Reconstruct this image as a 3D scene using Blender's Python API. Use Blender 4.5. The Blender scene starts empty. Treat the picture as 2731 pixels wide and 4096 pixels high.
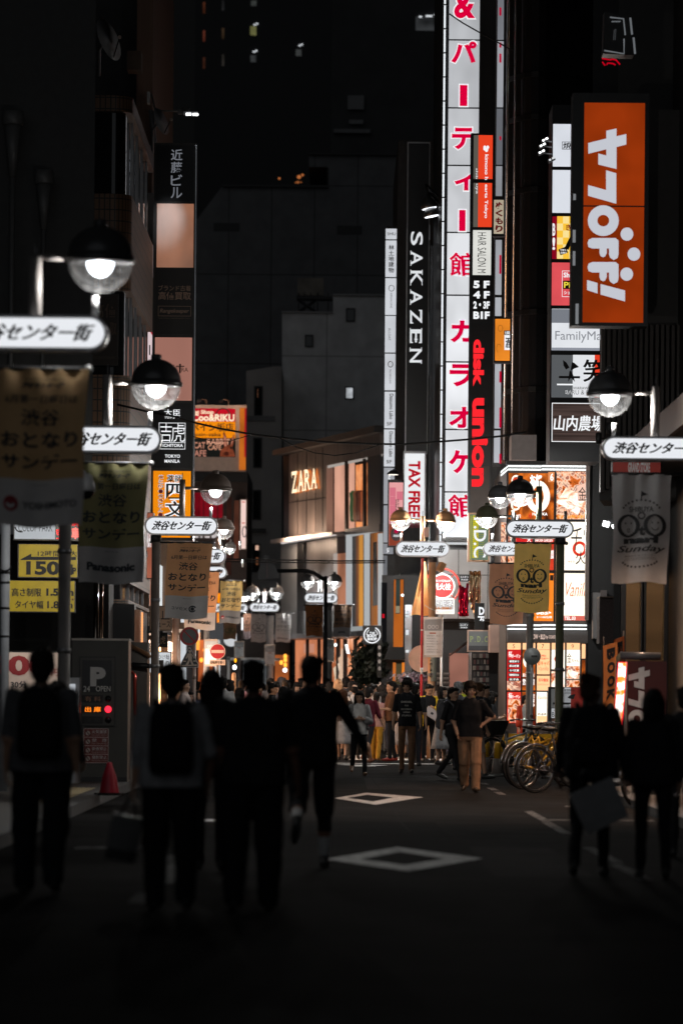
import bpy, math, random
import numpy as np
from mathutils import Matrix, Vector, noise
R = math.radians
sc = bpy.context.scene
COL = sc.collection
random.seed(7)

# ------------------------------------------------------------------ camera, world, light, exposure
F, CX, HZ, CAMH, ROLL = 15360.0, 1365.5, 2787.0, 1.4, R(0.5)     # focal length and horizon in photo pixels (135 mm, street level)
cd = bpy.data.cameras.new('camera')
cam = bpy.data.objects.new('camera', cd); COL.objects.link(cam)
cd.sensor_fit = 'VERTICAL'; cd.sensor_height = 36; cd.sensor_width = 24; cd.lens = 135
cd.shift_y = (HZ - 2048) / 4096; cd.clip_start = 0.5; cd.clip_end = 2000
cd.dof.use_dof = True; cd.dof.focus_distance = 74; cd.dof.aperture_fstop = 2.0
cr, sr = math.cos(ROLL), math.sin(ROLL)
cam.matrix_world = Matrix(((cr, -sr, 0, 0), (0, 0, -1, 0), (sr, cr, 0, CAMH), (0, 0, 0, 1)))
sc.camera = cam
world = bpy.data.worlds.new('World'); sc.world = world; world.use_nodes = True
bg = world.node_tree.nodes['Background']
bg.inputs[0].default_value = (0.93, 0.97, 1.0, 1); bg.inputs[1].default_value = 0.0026
sd = bpy.data.lights.new('city_glow', 'SUN'); sd.energy = 0.1; sd.angle = R(60); sd.color = (0.9, 0.95, 1.0)
so = bpy.data.objects.new('city_glow', sd); COL.objects.link(so); so.rotation_euler = (R(72), 0, R(-12))
sc.view_settings.view_transform = 'Standard'; sc.view_settings.look = 'None'
sc.view_settings.exposure = 0; sc.view_settings.gamma = 1
sc.render.engine = 'CYCLES'
cy = sc.cycles
cy.use_denoising = True; cy.max_bounces = 5; cy.diffuse_bounces = 2; cy.glossy_bounces = 3
cy.transparent_max_bounces = 12; cy.sample_clamp_indirect = 3; cy.caustics_reflective = False; cy.caustics_refractive = False

# ------------------------------------------------------------------ pixel <-> place
def P(px, py, Y):
    dx, dy = px - CX, HZ - py
    return Vector(((dx*cr - dy*sr)*Y/F, Y, CAMH + (dx*sr + dy*cr)*Y/F))
def G(px, py, z=0.0):                    # the place on the ground under a pixel
    dx, dy = px - CX, HZ - py
    v = dx*sr + dy*cr
    Y = F*(z - CAMH)/v
    return Vector(((dx*cr - dy*sr)*Y/F, Y, z))
def RC(a, b, c, d, Y):                   # pixel rectangle at a distance -> x0, x1, z0, z1
    p = P((a+c)/2, (b+d)/2, Y); w, h = abs(c-a)*Y/F/2, abs(d-b)*Y/F/2
    return (p.x-w, p.x+w, p.z-h, p.z+h)
def XP(px, Y, py=2400): return P(px, py, Y).x
def ZP(py, Y, px=CX): return P(px, py, Y).z

# ------------------------------------------------------------------ materials
def lin(c):
    return tuple((v/255/12.92 if v/255 <= .04045 else ((v/255+.055)/1.055)**2.4) for v in c)
_MC = {}
def M(c, rough=.6, metal=0, var=.15, sc_=6, bump=0, spec=.4, trans=0, stretch=None):
    k = ('M', c, rough, metal, var, sc_, bump, spec, trans, stretch)
    if k in _MC: return _MC[k]
    m = bpy.data.materials.new('paint'); m.use_nodes = True; nt = m.node_tree
    b = nt.nodes['Principled BSDF']; b.inputs['Roughness'].default_value = rough; b.inputs['Metallic'].default_value = metal
    b.inputs['Specular IOR Level'].default_value = spec
    tc = nt.nodes.new('ShaderNodeTexCoord'); n = nt.nodes.new('ShaderNodeTexNoise'); n.inputs['Scale'].default_value = sc_; n.inputs['Detail'].default_value = 5
    src = tc.outputs['Object']
    if stretch:
        mp = nt.nodes.new('ShaderNodeMapping'); mp.inputs['Scale'].default_value = stretch
        nt.links.new(src, mp.inputs[0]); src = mp.outputs[0]
    nt.links.new(src, n.inputs['Vector'])
    mr = nt.nodes.new('ShaderNodeMapRange'); mr.inputs[1].default_value = .25; mr.inputs[2].default_value = .75
    mr.inputs[3].default_value = 1-var; mr.inputs[4].default_value = 1+var*.6
    nt.links.new(n.outputs['Fac'], mr.inputs[0])
    vm = nt.nodes.new('ShaderNodeVectorMath'); vm.operation = 'SCALE'; vm.inputs[0].default_value = c if max(c) <= 1 and isinstance(c[0], float) else lin(c)
    nt.links.new(mr.outputs[0], vm.inputs['Scale']); nt.links.new(vm.outputs[0], b.inputs['Base Color'])
    if bump:
        bp = nt.nodes.new('ShaderNodeBump'); bp.inputs['Strength'].default_value = bump; bp.inputs['Distance'].default_value = .02
        nt.links.new(n.outputs['Fac'], bp.inputs['Height']); nt.links.new(bp.outputs[0], b.inputs['Normal'])
    if trans:
        tr = nt.nodes.new('ShaderNodeBsdfTranslucent'); nt.links.new(vm.outputs[0], tr.inputs[0])
        mx = nt.nodes.new('ShaderNodeMixShader'); mx.inputs[0].default_value = trans
        nt.links.new(b.outputs[0], mx.inputs[1]); nt.links.new(tr.outputs[0], mx.inputs[2])
        nt.links.new(mx.outputs[0], nt.nodes['Material Output'].inputs[0])
    _MC[k] = m
    return m
def E(c, s=1.0, var=0, sc_=2.0, stretch=None, light=True):       # a backlit or glowing face
    k = ('E', c, s, var, sc_, stretch, light)
    if k in _MC: return _MC[k]
    m = bpy.data.materials.new('backlit'); m.use_nodes = True; nt = m.node_tree
    nt.nodes.remove(nt.nodes['Principled BSDF'])
    e = nt.nodes.new('ShaderNodeEmission'); l = lin(c); e.inputs[0].default_value = (*l, 1); e.inputs[1].default_value = s
    if var:
        tc = nt.nodes.new('ShaderNodeTexCoord'); n = nt.nodes.new('ShaderNodeTexNoise'); n.inputs['Scale'].default_value = sc_; n.inputs['Detail'].default_value = 2
        mp = nt.nodes.new('ShaderNodeMapping'); mp.inputs['Scale'].default_value = stretch or (1, 1, 1)
        mr = nt.nodes.new('ShaderNodeMapRange'); mr.inputs[1].default_value = .36; mr.inputs[2].default_value = .62
        mr.inputs[3].default_value = s*(1-var); mr.inputs[4].default_value = s*(1+var*.5)
        nt.links.new(tc.outputs['Object'], mp.inputs[0]); nt.links.new(mp.outputs[0], n.inputs['Vector'])
        nt.links.new(n.outputs['Fac'], mr.inputs[0]); nt.links.new(mr.outputs[0], e.inputs[1])
    nt.links.new(e.outputs[0], nt.nodes['Material Output'].inputs[0])
    m.cycles.emission_sampling = 'FRONT' if light else 'NONE'
    _MC[k] = m
    return m
def EF(cols, s=1.0, sc_=5.0):                                     # a backlit printed food picture: coloured cells
    k = ('EF', cols, s, sc_)
    if k in _MC: return _MC[k]
    m = bpy.data.materials.new('backlit_print'); m.use_nodes = True; nt = m.node_tree
    nt.nodes.remove(nt.nodes['Principled BSDF'])
    e = nt.nodes.new('ShaderNodeEmission'); e.inputs[1].default_value = s
    tc = nt.nodes.new('ShaderNodeTexCoord'); v = nt.nodes.new('ShaderNodeTexNoise'); v.inputs['Scale'].default_value = sc_
    v.inputs['Detail'].default_value = 3; v.inputs['Distortion'].default_value = 1.5
    cr_ = nt.nodes.new('ShaderNodeValToRGB'); el = cr_.color_ramp.elements
    for i, c in enumerate(cols):
        p = .3 + .4*i/(len(cols)-1)
        if i < 2: q = el[i]; q.position = p
        else: q = el.new(p)
        q.color = (*lin(c), 1)
    nt.links.new(tc.outputs['Object'], v.inputs['Vector']); nt.links.new(v.outputs['Fac'], cr_.inputs[0]); nt.links.new(cr_.outputs[0], e.inputs[0])
    nt.links.new(e.outputs[0], nt.nodes['Material Output'].inputs[0])
    m.cycles.emission_sampling = 'FRONT'
    _MC[k] = m
    return m
def ME(c, e, s, var=.3, sc_=1):                                    # dimly glowing face that also takes outside light
    m = M(c, .45, 0, var, sc_).copy(); b = m.node_tree.nodes['Principled BSDF']; b.inputs['Emission Color'].default_value = (*lin(e), 1); nt = m.node_tree
    n = nt.nodes.new('ShaderNodeTexNoise'); n.inputs['Scale'].default_value = 2.2; mp = nt.nodes.new('ShaderNodeMapping'); mp.inputs['Scale'].default_value = (1, 1, .35); tc = nt.nodes.new('ShaderNodeTexCoord'); mr = nt.nodes.new('ShaderNodeMapRange')
    mr.inputs[1].default_value = .35; mr.inputs[2].default_value = .65; mr.inputs[3].default_value = s*.6; mr.inputs[4].default_value = s*1.1
    nt.links.new(tc.outputs['Object'], mp.inputs[0]); nt.links.new(mp.outputs[0], n.inputs[0]); nt.links.new(n.outputs['Fac'], mr.inputs[0]); nt.links.new(mr.outputs[0], b.inputs['Emission Strength'])
    return m
def GL(tint=(.9, .93, .95), refl=.1, edge=.6, scat=.004):                    # thin clear glass
    k = ('GL', tint, refl, edge)
    if k in _MC: return _MC[k]
    m = bpy.data.materials.new('glass'); m.use_nodes = True; nt = m.node_tree
    nt.nodes.remove(nt.nodes['Principled BSDF'])
    t = nt.nodes.new('ShaderNodeBsdfTransparent'); t.inputs[0].default_value = (*tint, 1)
    g = nt.nodes.new('ShaderNodeBsdfGlossy'); g.inputs['Roughness'].default_value = .04
    lw = nt.nodes.new('ShaderNodeLayerWeight'); lw.inputs[0].default_value = .35
    mr = nt.nodes.new('ShaderNodeMapRange'); mr.inputs[3].default_value = refl; mr.inputs[4].default_value = edge
    mx = nt.nodes.new('ShaderNodeMixShader')
    nt.links.new(lw.outputs['Facing'], mr.inputs[0]); nt.links.new(mr.outputs[0], mx.inputs[0])
    nt.links.new(t.outputs[0], mx.inputs[1]); nt.links.new(g.outputs[0], mx.inputs[2])
    tl = nt.nodes.new('ShaderNodeBsdfTranslucent'); tl.inputs[0].default_value = (.9, .92, .95, 1); nz = nt.nodes.new('ShaderNodeTexNoise'); nz.inputs['Scale'].default_value = 7
    mr2 = nt.nodes.new('ShaderNodeMapRange'); mr2.inputs[1].default_value = .35; mr2.inputs[2].default_value = .7; mr2.inputs[3].default_value = scat*.3; mr2.inputs[4].default_value = scat*1.6
    m2 = nt.nodes.new('ShaderNodeMixShader'); nt.links.new(nz.outputs['Fac'], mr2.inputs[0]); nt.links.new(mr2.outputs[0], m2.inputs[0]); nt.links.new(mx.outputs[0], m2.inputs[1]); nt.links.new(tl.outputs[0], m2.inputs[2])
    nt.links.new(m2.outputs[0], nt.nodes['Material Output'].inputs[0])
    _MC[k] = m
    return m
def BR(c1, c2, mortar, scale=(1, 1, 1), w=.2, h=.08, ms=.008, rough=.5, bump=.3):   # tiles or panels with joints
    k = ('BR', c1, c2, mortar, scale, w, h, ms)
    if k in _MC: return _MC[k]
    m = bpy.data.materials.new('tiles'); m.use_nodes = True; nt = m.node_tree; b = nt.nodes['Principled BSDF']; b.inputs['Roughness'].default_value = rough
    tc = nt.nodes.new('ShaderNodeTexCoord'); sp = nt.nodes.new('ShaderNodeSeparateXYZ'); ad = nt.nodes.new('ShaderNodeMath'); cb = nt.nodes.new('ShaderNodeCombineXYZ')
    nt.links.new(tc.outputs['Object'], sp.inputs[0]); nt.links.new(sp.outputs[0], ad.inputs[0]); nt.links.new(sp.outputs[1], ad.inputs[1])
    nt.links.new(ad.outputs[0], cb.inputs[0]); nt.links.new(sp.outputs[2], cb.inputs[1])
    t = nt.nodes.new('ShaderNodeTexBrick'); t.offset = 0
    t.inputs['Color1'].default_value = (*c1, 1); t.inputs['Color2'].default_value = (*c2, 1); t.inputs['Mortar'].default_value = (*mortar, 1)
    t.inputs['Scale'].default_value = 1; t.inputs['Mortar Size'].default_value = ms; t.inputs['Brick Width'].default_value = w; t.inputs['Row Height'].default_value = h
    nt.links.new(cb.outputs[0], t.inputs['Vector'])
    n = nt.nodes.new('ShaderNodeTexNoise'); n.inputs['Scale'].default_value = 1.3; n.inputs['Detail'].default_value = 6; nt.links.new(tc.outputs['Object'], n.inputs['Vector'])
    mr = nt.nodes.new('ShaderNodeMapRange'); mr.inputs[3].default_value = .6; mr.inputs[4].default_value = 1.3; nt.links.new(n.outputs['Fac'], mr.inputs[0])
    vm = nt.nodes.new('ShaderNodeVectorMath'); vm.operation = 'SCALE'; nt.links.new(t.outputs['Color'], vm.inputs[0]); nt.links.new(mr.outputs[0], vm.inputs['Scale'])
    nt.links.new(vm.outputs[0], b.inputs['Base Color'])
    bp = nt.nodes.new('ShaderNodeBump'); bp.inputs['Strength'].default_value = bump; bp.inputs['Distance'].default_value = .01; bp.invert = True
    nt.links.new(t.outputs['Fac'], bp.inputs['Height']); nt.links.new(bp.outputs[0], b.inputs['Normal'])
    _MC[k] = m
    return m

# ------------------------------------------------------------------ text outlines
_TX = {}
def glyph(s, off=0, shear=0):
    k = (s, off, shear)
    if k in _TX: return _TX[k]
    c = bpy.data.curves.new('t', 'FONT'); c.body = s; c.offset = off; c.shear = shear; c.resolution_u = 3
    o = bpy.data.objects.new('t', c); COL.objects.link(o)
    dg = bpy.context.evaluated_depsgraph_get()
    me = bpy.data.meshes.new_from_object(o.evaluated_get(dg))
    v = np.array([x.co[:2] for x in me.vertices]); f = [tuple(p.vertices) for p in me.polygons]
    flip = sum(p.normal.z for p in me.polygons) < 0
    if flip: f = [t[::-1] for t in f]
    bpy.data.objects.remove(o); bpy.data.curves.remove(c); bpy.data.meshes.remove(me)
    lo, hi = v.min(0), v.max(0)
    _TX[k] = ((v-lo)/np.maximum(hi-lo, 1e-6), f, (hi-lo)[0]/(hi-lo)[1])
    return _TX[k]

# ------------------------------------------------------------------ mesh builder
class MB:
    def __init__(s): s.v = []; s.f = []; s.m = []; s.mats = []; s.sm = []
    def mi(s, m):
        if m not in s.mats: s.mats.append(m)
        return s.mats.index(m)
    def add(s, vs, fs, m, smooth=False):
        o = len(s.v); i = s.mi(m)
        s.v += [tuple(x) for x in vs]
        for f in fs: s.f.append(tuple(o+j for j in f)); s.m.append(i); s.sm.append(smooth)
        return s
    def box(s, x0, x1, y0, y1, z0, z1, m):
        v = [(x, y, z) for z in (z0, z1) for y in (y0, y1) for x in (x0, x1)]
        return s.add(v, [(0, 2, 3, 1), (4, 5, 7, 6), (0, 1, 5, 4), (2, 6, 7, 3), (0, 4, 6, 2), (1, 3, 7, 5)], m)
    def obox(s, c, size, m, rz=0, rx=0, ry=0):
        mt = Matrix.Translation(c) @ Matrix.Rotation(rz, 4, 'Z') @ Matrix.Rotation(ry, 4, 'Y') @ Matrix.Rotation(rx, 4, 'X')
        a, b, c_ = size[0]/2, size[1]/2, size[2]/2
        v = [mt @ Vector((x, y, z)) for z in (-c_, c_) for y in (-b, b) for x in (-a, a)]
        return s.add(v, [(0, 2, 3, 1), (4, 5, 7, 6), (0, 1, 5, 4), (2, 6, 7, 3), (0, 4, 6, 2), (1, 3, 7, 5)], m)
    def rbox(s, R_, y0, y1, m): return s.box(R_[0], R_[1], y0, y1, R_[2], R_[3], m)
    def quad(s, a, b, c, d, m): return s.add([a, b, c, d], [(0, 1, 2, 3)], m)
    def prism(s, pts, y0, y1, m):        # pts: (x, z) outline, counter-clockwise seen from the street
        n = len(pts)
        v = [(x, y0, z) for x, z in pts] + [(x, y1, z) for x, z in pts]
        return s.add(v, [tuple(range(n)), tuple(range(2*n-1, n-1, -1))] + [(i, i+n, (i+1) % n+n, (i+1) % n) for i in range(n)], m)
    def vprism(s, pts, z0, z1, m, smooth=False):        # pts: (x, y) plan outline, counter-clockwise from above
        n = len(pts)
        v = [(x, y, z0) for x, y in pts] + [(x, y, z1) for x, y in pts]
        s.add(v, [tuple(range(n-1, -1, -1)), tuple(range(n, 2*n))], m)
        return s.add(v, [(i, (i+1) % n, (i+1) % n+n, i+n) for i in range(n)], m, smooth)
    def rings(s, rs, m, smooth=True, cap=True):
        n = len(rs[0]); v = [p for r in rs for p in r]; f = []
        for i in range(len(rs)-1):
            for j in range(n):
                k = (j+1) % n
                f.append((i*n+j, i*n+k, (i+1)*n+k, (i+1)*n+j))
        if cap:
            f.append(tuple(range(n-1, -1, -1))); f.append(tuple((len(rs)-1)*n+j for j in range(n)))
        return s.add(v, f, m, smooth)
    def lathe(s, prof, c, m, n=20, cap=True):           # prof: (radius, z)
        return s.rings([[(c[0]+r*math.cos(2*math.pi*j/n), c[1]+r*math.sin(2*math.pi*j/n), c[2]+z) for j in range(n)] for r, z in prof], m, True, cap)
    def tube(s, pts, r, m, n=8, r2=None):
        pts = [Vector(p) for p in pts]; rs = []
        for i, p in enumerate(pts):
            d = (pts[min(i+1, len(pts)-1)] - pts[max(i-1, 0)]).normalized()
            a = d.orthogonal().normalized() if i == 0 else (a - d*a.dot(d)).normalized()
            b = d.cross(a); rr = r if r2 is None else r+(r2-r)*i/(len(pts)-1)
            rs.append([p + (a*math.cos(2*math.pi*j/n) + b*math.sin(2*math.pi*j/n))*rr for j in range(n)])
        return s.rings(rs, m)
    def ell(s, c, r, m, n=14, k=9, z0=-90, z1=90, rot=None):
        rs = []
        for i in range(k):
            t = R(z0 + (z1-z0)*i/(k-1)); t = max(min(t, R(89)), R(-89))
            ring = [Vector((r[0]*math.cos(t)*math.cos(2*math.pi*j/n), r[1]*math.cos(t)*math.sin(2*math.pi*j/n), r[2]*math.sin(t))) for j in range(n)]
            rs.append([Vector(c) + (rot @ p if rot else p) for p in ring])
        return s.rings(rs, m)
    def cap(s, a, b, ra, rb, m, n=10):
        a, b = Vector(a), Vector(b); d = (b-a).normalized() if (b-a).length > 1e-6 else Vector((0, 0, 1))
        u = d.orthogonal().normalized(); w = d.cross(u); rs = []
        for base, r, ts in ((a, ra, (-85, -55, -25)), (b, rb, (25, 55, 85))):
            for t in ts:
                t = R(t)
                rs.append([base + d*r*math.sin(t) + (u*math.cos(2*math.pi*j/n)+w*math.sin(2*math.pi*j/n))*r*math.cos(t) for j in range(n)])
        return s.rings(rs, m)
    def ring(s, c, rx, rz, t, y, m, n=28, a0=0, a1=360, fn=None):          # flat ring seen from the street
        v, f = [], []; k = n+1
        for i in range(k):
            a = R(a0+(a1-a0)*i/n)
            for q in (1, 0):
                x, z = c[0]+(rx-t*(1-q))*math.cos(a), c[1]+(rz-t*(1-q))*math.sin(a)
                v.append(fn(x, z) if fn else (x, y, z))
        for i in range(n): f.append((2*i, 2*i+2, 2*i+3, 2*i+1))
        return s.add(v, f, m)
    def disc(s, c, rx, rz, y, m, n=28, fn=None):
        v = [(c[0]+rx*math.cos(2*math.pi*i/n), c[1]+rz*math.sin(2*math.pi*i/n)) for i in range(n)]
        return s.add([fn(x, z) if fn else (x, y, z) for x, z in v], [tuple(range(n))], m)
    def poly(s, pts, y, m, fn=None):
        return s.add([fn(x, z) if fn else (x, y, z) for x, z in pts], [tuple(range(len(pts)))], m)
    def text(s, t, R_, y, m, off=0, sh=0, rot=0, fn=None, v=False):
        if v:                                                    # stacked letters
            n = len(t); h = (R_[3]-R_[2])/n
            for i, ch in enumerate(t):
                if ch.strip(): s.text(ch, (R_[0], R_[1], R_[3]-(i+.94)*h, R_[3]-(i+.06)*h), y, m, off, sh, 0, fn)
            return s
        if .012 < off <= .045 and any('\u3400' < ch < '\ua000' for ch in t):     # bold kanji: a second, shifted strike keeps the counters open
            d = (R_[3]-R_[2])*.025 if not rot else 0; e = (R_[1]-R_[0])*.025 if rot else 0
            f2 = (lambda x, z: fn(x+d, z+e)) if fn else None
            s.text(t, R_ if fn else (R_[0]+d, R_[1]+d, R_[2]+e, R_[3]+e), y-.0012, m, .01, sh, rot, (lambda x, z: tuple(a-b for a, b in zip(f2(x, z), (0, .002, 0)))) if fn else None); off = .01
        vv, ff, asp = glyph(t, off, sh)
        w, h = R_[1]-R_[0], R_[3]-R_[2]
        if rot: pts = [(R_[0]+b*w, R_[3]-a*h) for a, b in vv]
        else: pts = [(R_[0]+a*w, R_[2]+b*h) for a, b in vv]
        return s.add([fn(x, z) if fn else (x, y, z) for x, z in pts], ff, m)
    def build(s, name, parent=None, mats=None):
        if name in EACH:                      # every loose piece an object of its own
            par = list(range(len(s.v)))
            def fd(i):
                while par[i] != i: par[i] = par[par[i]]; i = par[i]
                return i
            for f in s.f:
                for j in f[1:]: par[fd(j)] = fd(f[0])
            gr = {}
            for k, f in enumerate(s.f): gr.setdefault(fd(f[0]), []).append(k)
            if len(gr) > 1:
                first = None
                for ks in gr.values():
                    b = MB(); mp = {}
                    for k in ks:
                        for j in s.f[k]:
                            if j not in mp: mp[j] = len(b.v); b.v.append(s.v[j])
                        b.f.append(tuple(mp[j] for j in s.f[k])); b.m.append(b.mi(s.mats[s.m[k]])); b.sm.append(s.sm[k])
                    o = b._build(name, parent); first = first or o
                return first
        return s._build(name, parent)
    def _build(s, name, parent=None):
        me = bpy.data.meshes.new(name)
        org = ORG.get(parent.name, Vector()) if parent else Vector()
        me.from_pydata([(a-org.x, b-org.y, c-org.z) for a, b, c in s.v], [], s.f)
        for m in s.mats: me.materials.append(m)
        me.polygons.foreach_set('material_index', s.m); me.polygons.foreach_set('use_smooth', s.sm); me.update()
        o = bpy.data.objects.new(name, me); COL.objects.link(o)
        if parent: o.parent = parent; ORG[o.name] = org
        return o
ORG = {}
EACH = {'mullion', 'ledge', 'projecting_bay', 'lit_window', 'shop_window', 'mannequin', 'clothes_rail', 'lantern', 'spotlight', 'ceiling_lamp', 'floor_band', 'light_strip', 'wall_duct', 'roof_light', 'lit_pane', 'menu_card', 'lens', 'strap', 'leg', 'bracket', 'chrome_edge', 'side_light_panel', 'striped_window', 'lamp_bracket', 'coping', 'door_frame', 'edge_trim', 'rail', 'light_panel', 'lower_window', 'window_frame', 'shop_front', 'lamp_head', 'mudguard', 'wall_panel', 'canopy'}
def thing(name, label, cat, loc, group=None, rz=0):
    o = bpy.data.objects.new(name, None); COL.objects.link(o); o.location = loc; o.rotation_euler = (0, 0, rz)
    o['label'] = label; o['category'] = cat; o.empty_display_size = .2
    if group: o['group'] = group
    ORG[o.name] = Vector(loc)
    return o
def tag(o, label, cat, group=None):
    o['label'] = label; o['category'] = cat
    if group: o['group'] = group
    return o
def struct(o, kind='structure'): o['kind'] = kind; return o

BLK = M((.012, .012, .013), .45); DARK = M((.03, .03, .032), .5); GREY = M((.18, .18, .185), .45, 0, .2); STEEL = M((.45, .45, .46), .32, .8, .15)
INK = M((.01, .01, .012), .6); WHT = M((.75, .75, .75), .5)
ALU = M((.3, .3, .31), .35, .6); BRN = M((.16, .1, .065), .5)
GLS = M((.008, .009, .01), .06, 0, .05, spec=.7)

def board(name, label, cat, Y, px, dep, frame, panels, group=None):
    """A sign box facing down the street: case > panel (> lettering)."""
    r = RC(*px, Y); root = thing(name, label, cat, ((r[0]+r[1])/2, Y+dep/2, r[2]), group)
    MB().rbox(r, Y, Y+dep, frame).build('case', root)
    for pn in panels:
        pr, mat, texts = pn[:3]
        q = RC(*pr, Y); pb = MB().rbox(q, Y-.012, Y+.002, mat).build(pn[3] if len(pn) > 3 else 'panel', root)
        if texts:
            t = MB()
            for i, e in enumerate(texts):
                ink(t, e, Y-.016-.003*i)
            t.build('lettering', pb)
    return root
def ink(t, e, y):
    """one entry of writing: (string, px rect, material, options) or a shape"""
    Y = y
    k, pr, mat = e[:3]; o = e[3] if len(e) > 3 else {}
    if k == '#rect': t.rbox(RC(*pr, Y), y, y+.002, mat)
    elif k == '#disc': q = RC(*pr, Y); t.disc(((q[0]+q[1])/2, (q[2]+q[3])/2), (q[1]-q[0])/2, (q[3]-q[2])/2, y, mat)
    elif k == '#ring': q = RC(*pr, Y); t.ring(((q[0]+q[1])/2, (q[2]+q[3])/2), (q[1]-q[0])/2, (q[3]-q[2])/2, (q[1]-q[0])*o.get('t', .12), y, mat, a0=o.get('a0', 0), a1=o.get('a1', 360))
    elif k == '#poly':
        p = [P(a, b, Y) for a, b in pr]; t.add([(a.x, y, a.z) for a in p], [tuple(range(len(p)))], mat)
    elif k == '#frame':
        q = RC(*pr, Y); w = o.get('w', 3)*Y/F
        t.box(q[0], q[1], y, y+.002, q[3]-w, q[3], mat); t.box(q[0], q[1], y, y+.002, q[2], q[2]+w, mat)
        t.box(q[0], q[0]+w, y, y+.002, q[2]+w, q[3]-w, mat); t.box(q[1]-w, q[1], y, y+.002, q[2]+w, q[3]-w, mat)
    elif k == '#serif': serif(t, o['s'], RC(*pr, Y), y, mat, o.get('rot', 0), o.get('fn'))
    else: t.text(k, RC(*pr, Y), y, mat, o.get('off', .02), o.get('sh', 0), o.get('rot', 0), None, o.get('v', False))
# bars that turn plain capitals into serif ones, in a unit box
SER = {'S': [(.72, .8, .8, .98), (.2, .28, .02, .2)], 'A': [(-.06, .26, 0, .05), (.66, 1.08, 0, .05)], 'K': [(-.08, .3, 0, .05), (-.08, .3, .95, 1), (.66, 1.06, .95, 1), (.66, 1.08, 0, .05)],
       'Z': [(0, .07, .72, 1), (.93, 1, 0, .28)], 'E': [(-.1, .2, 0, .05), (-.1, .2, .95, 1), (.93, 1, .75, 1), (.93, 1, 0, .25), (.7, .76, .36, .66)], 'N': [(-.12, .2, .95, 1), (-.12, .24, 0, .05), (.78, 1.1, .95, 1)],
       'R': [(-.1, .3, 0, .05), (-.1, .2, .95, 1), (.8, 1.08, 0, .05)], 'P': [(-.1, .36, 0, .05), (-.1, .2, .95, 1)], 'D': [(-.1, .2, 0, .05), (-.1, .2, .95, 1)]}
def serif(t, s, R_, y, m, rot=0, fn=None):
    n = len(s); gap = .3 if rot else .16
    for i, ch in enumerate(s):
        if ch == ' ': continue
        a0, a1 = (i+gap*.5)/n, (i+1-gap*.5)/n
        if rot:
            h = R_[3]-R_[2]; q = (R_[0], R_[1], R_[3]-a1*h, R_[3]-a0*h)
        else:
            w = R_[1]-R_[0]; q = (R_[0]+a0*w, R_[0]+a1*w, R_[2], R_[3])
        if ch == '.': 
            q2 = (q[0]+(q[1]-q[0])*.3, q[0]+(q[1]-q[0])*.7, q[2], q[2]+(q[3]-q[2])*.12); t.text('.', q2, y, m, .02, 0, 0, fn); continue
        t.text(ch, q, y, m, .012, 0, rot, fn)
        for b0, b1, c0, c1 in SER.get(ch, []):
            if rot: p = [(q[0]+c*(q[1]-q[0]), q[3]-b*(q[3]-q[2])) for b, c in ((b0, c0), (b1, c0), (b1, c1), (b0, c1))]
            else: p = [(q[0]+b*(q[1]-q[0]), q[2]+c*(q[3]-q[2])) for b, c in ((b0, c0), (b1, c0), (b1, c1), (b0, c1))]
            t.poly(p, y-.001, m, fn)
# ------------------------------------------------------------------ ground, road, pavements, markings
def asphalt():
    m = M((.021, .0207, .0205), .9, 0, .35, 1.1, 0, .003); nt = m.node_tree; b = nt.nodes['Principled BSDF']
    tc = [n for n in nt.nodes if n.type == 'TEX_COORD'][0]
    n = nt.nodes.new('ShaderNodeTexNoise'); n.inputs['Scale'].default_value = 45; n.inputs['Detail'].default_value = 6
    nt.links.new(tc.outputs['Object'], n.inputs['Vector'])
    bp = nt.nodes.new('ShaderNodeBump'); bp.inputs['Strength'].default_value = .5; bp.inputs['Distance'].default_value = .01
    nt.links.new(n.outputs['Fac'], bp.inputs['Height']); nt.links.new(bp.outputs[0], b.inputs['Normal'])
    return m
ASP = asphalt(); PAVE = BR((.075, .066, .057), (.062, .056, .05), (.025, .025, .025), w=.3, h=.3, ms=.01, rough=.7)
def paint(wear=.55):
    m = bpy.data.materials.new('road_paint'); m.use_nodes = True; nt = m.node_tree; b = nt.nodes['Principled BSDF']; b.inputs['Roughness'].default_value = .85; b.inputs['Specular IOR Level'].default_value = .003
    tc = nt.nodes.new('ShaderNodeTexCoord'); n = nt.nodes.new('ShaderNodeTexNoise'); n.inputs['Scale'].default_value = 9; n.inputs['Detail'].default_value = 10
    r = nt.nodes.new('ShaderNodeValToRGB'); r.color_ramp.elements[0].position = wear-.2; r.color_ramp.elements[0].color = (.85, .85, .84, 1); r.color_ramp.elements[1].position = wear+.13; r.color_ramp.elements[1].color = (.3, .3, .3, 1)
    nt.links.new(tc.outputs['Object'], n.inputs['Vector']); nt.links.new(n.outputs['Fac'], r.inputs[0]); nt.links.new(r.outputs[0], b.inputs['Base Color'])
    return m
PNT = paint(); PNT2 = paint(.42)
for e_ in PNT2.node_tree.nodes:
    if e_.type == 'VALTORGB': e_.color_ramp.elements[0].color = (.4, .4, .4, 1); e_.color_ramp.elements[1].color = (.06, .06, .06, 1)
def flat(mb, pts, z, m): return mb.add([(p[0], p[1], z) for p in pts], [tuple(range(len(pts)))], m)
mb = MB(); flat(mb, [(-400, -60), (400, -60), (400, 900), (-400, 900)], 0, ASP); struct(mb.build('ground'))
mb = MB(); flat(mb, [(-3.05, -30), (3.72, -30), (3.72, 81), (-3.05, 81)], .004, ASP); struct(mb.build('road'))
KRB = M((.09, .09, .09), .7, 0, .25, 3)
mb = MB(); mb.box(-30, -3.22, -30, 80, -.1, .13, PAVE); mb.box(-3.218, -3.05, -30, 80, -.1, .135, KRB); struct(mb.build('pavement'))
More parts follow.
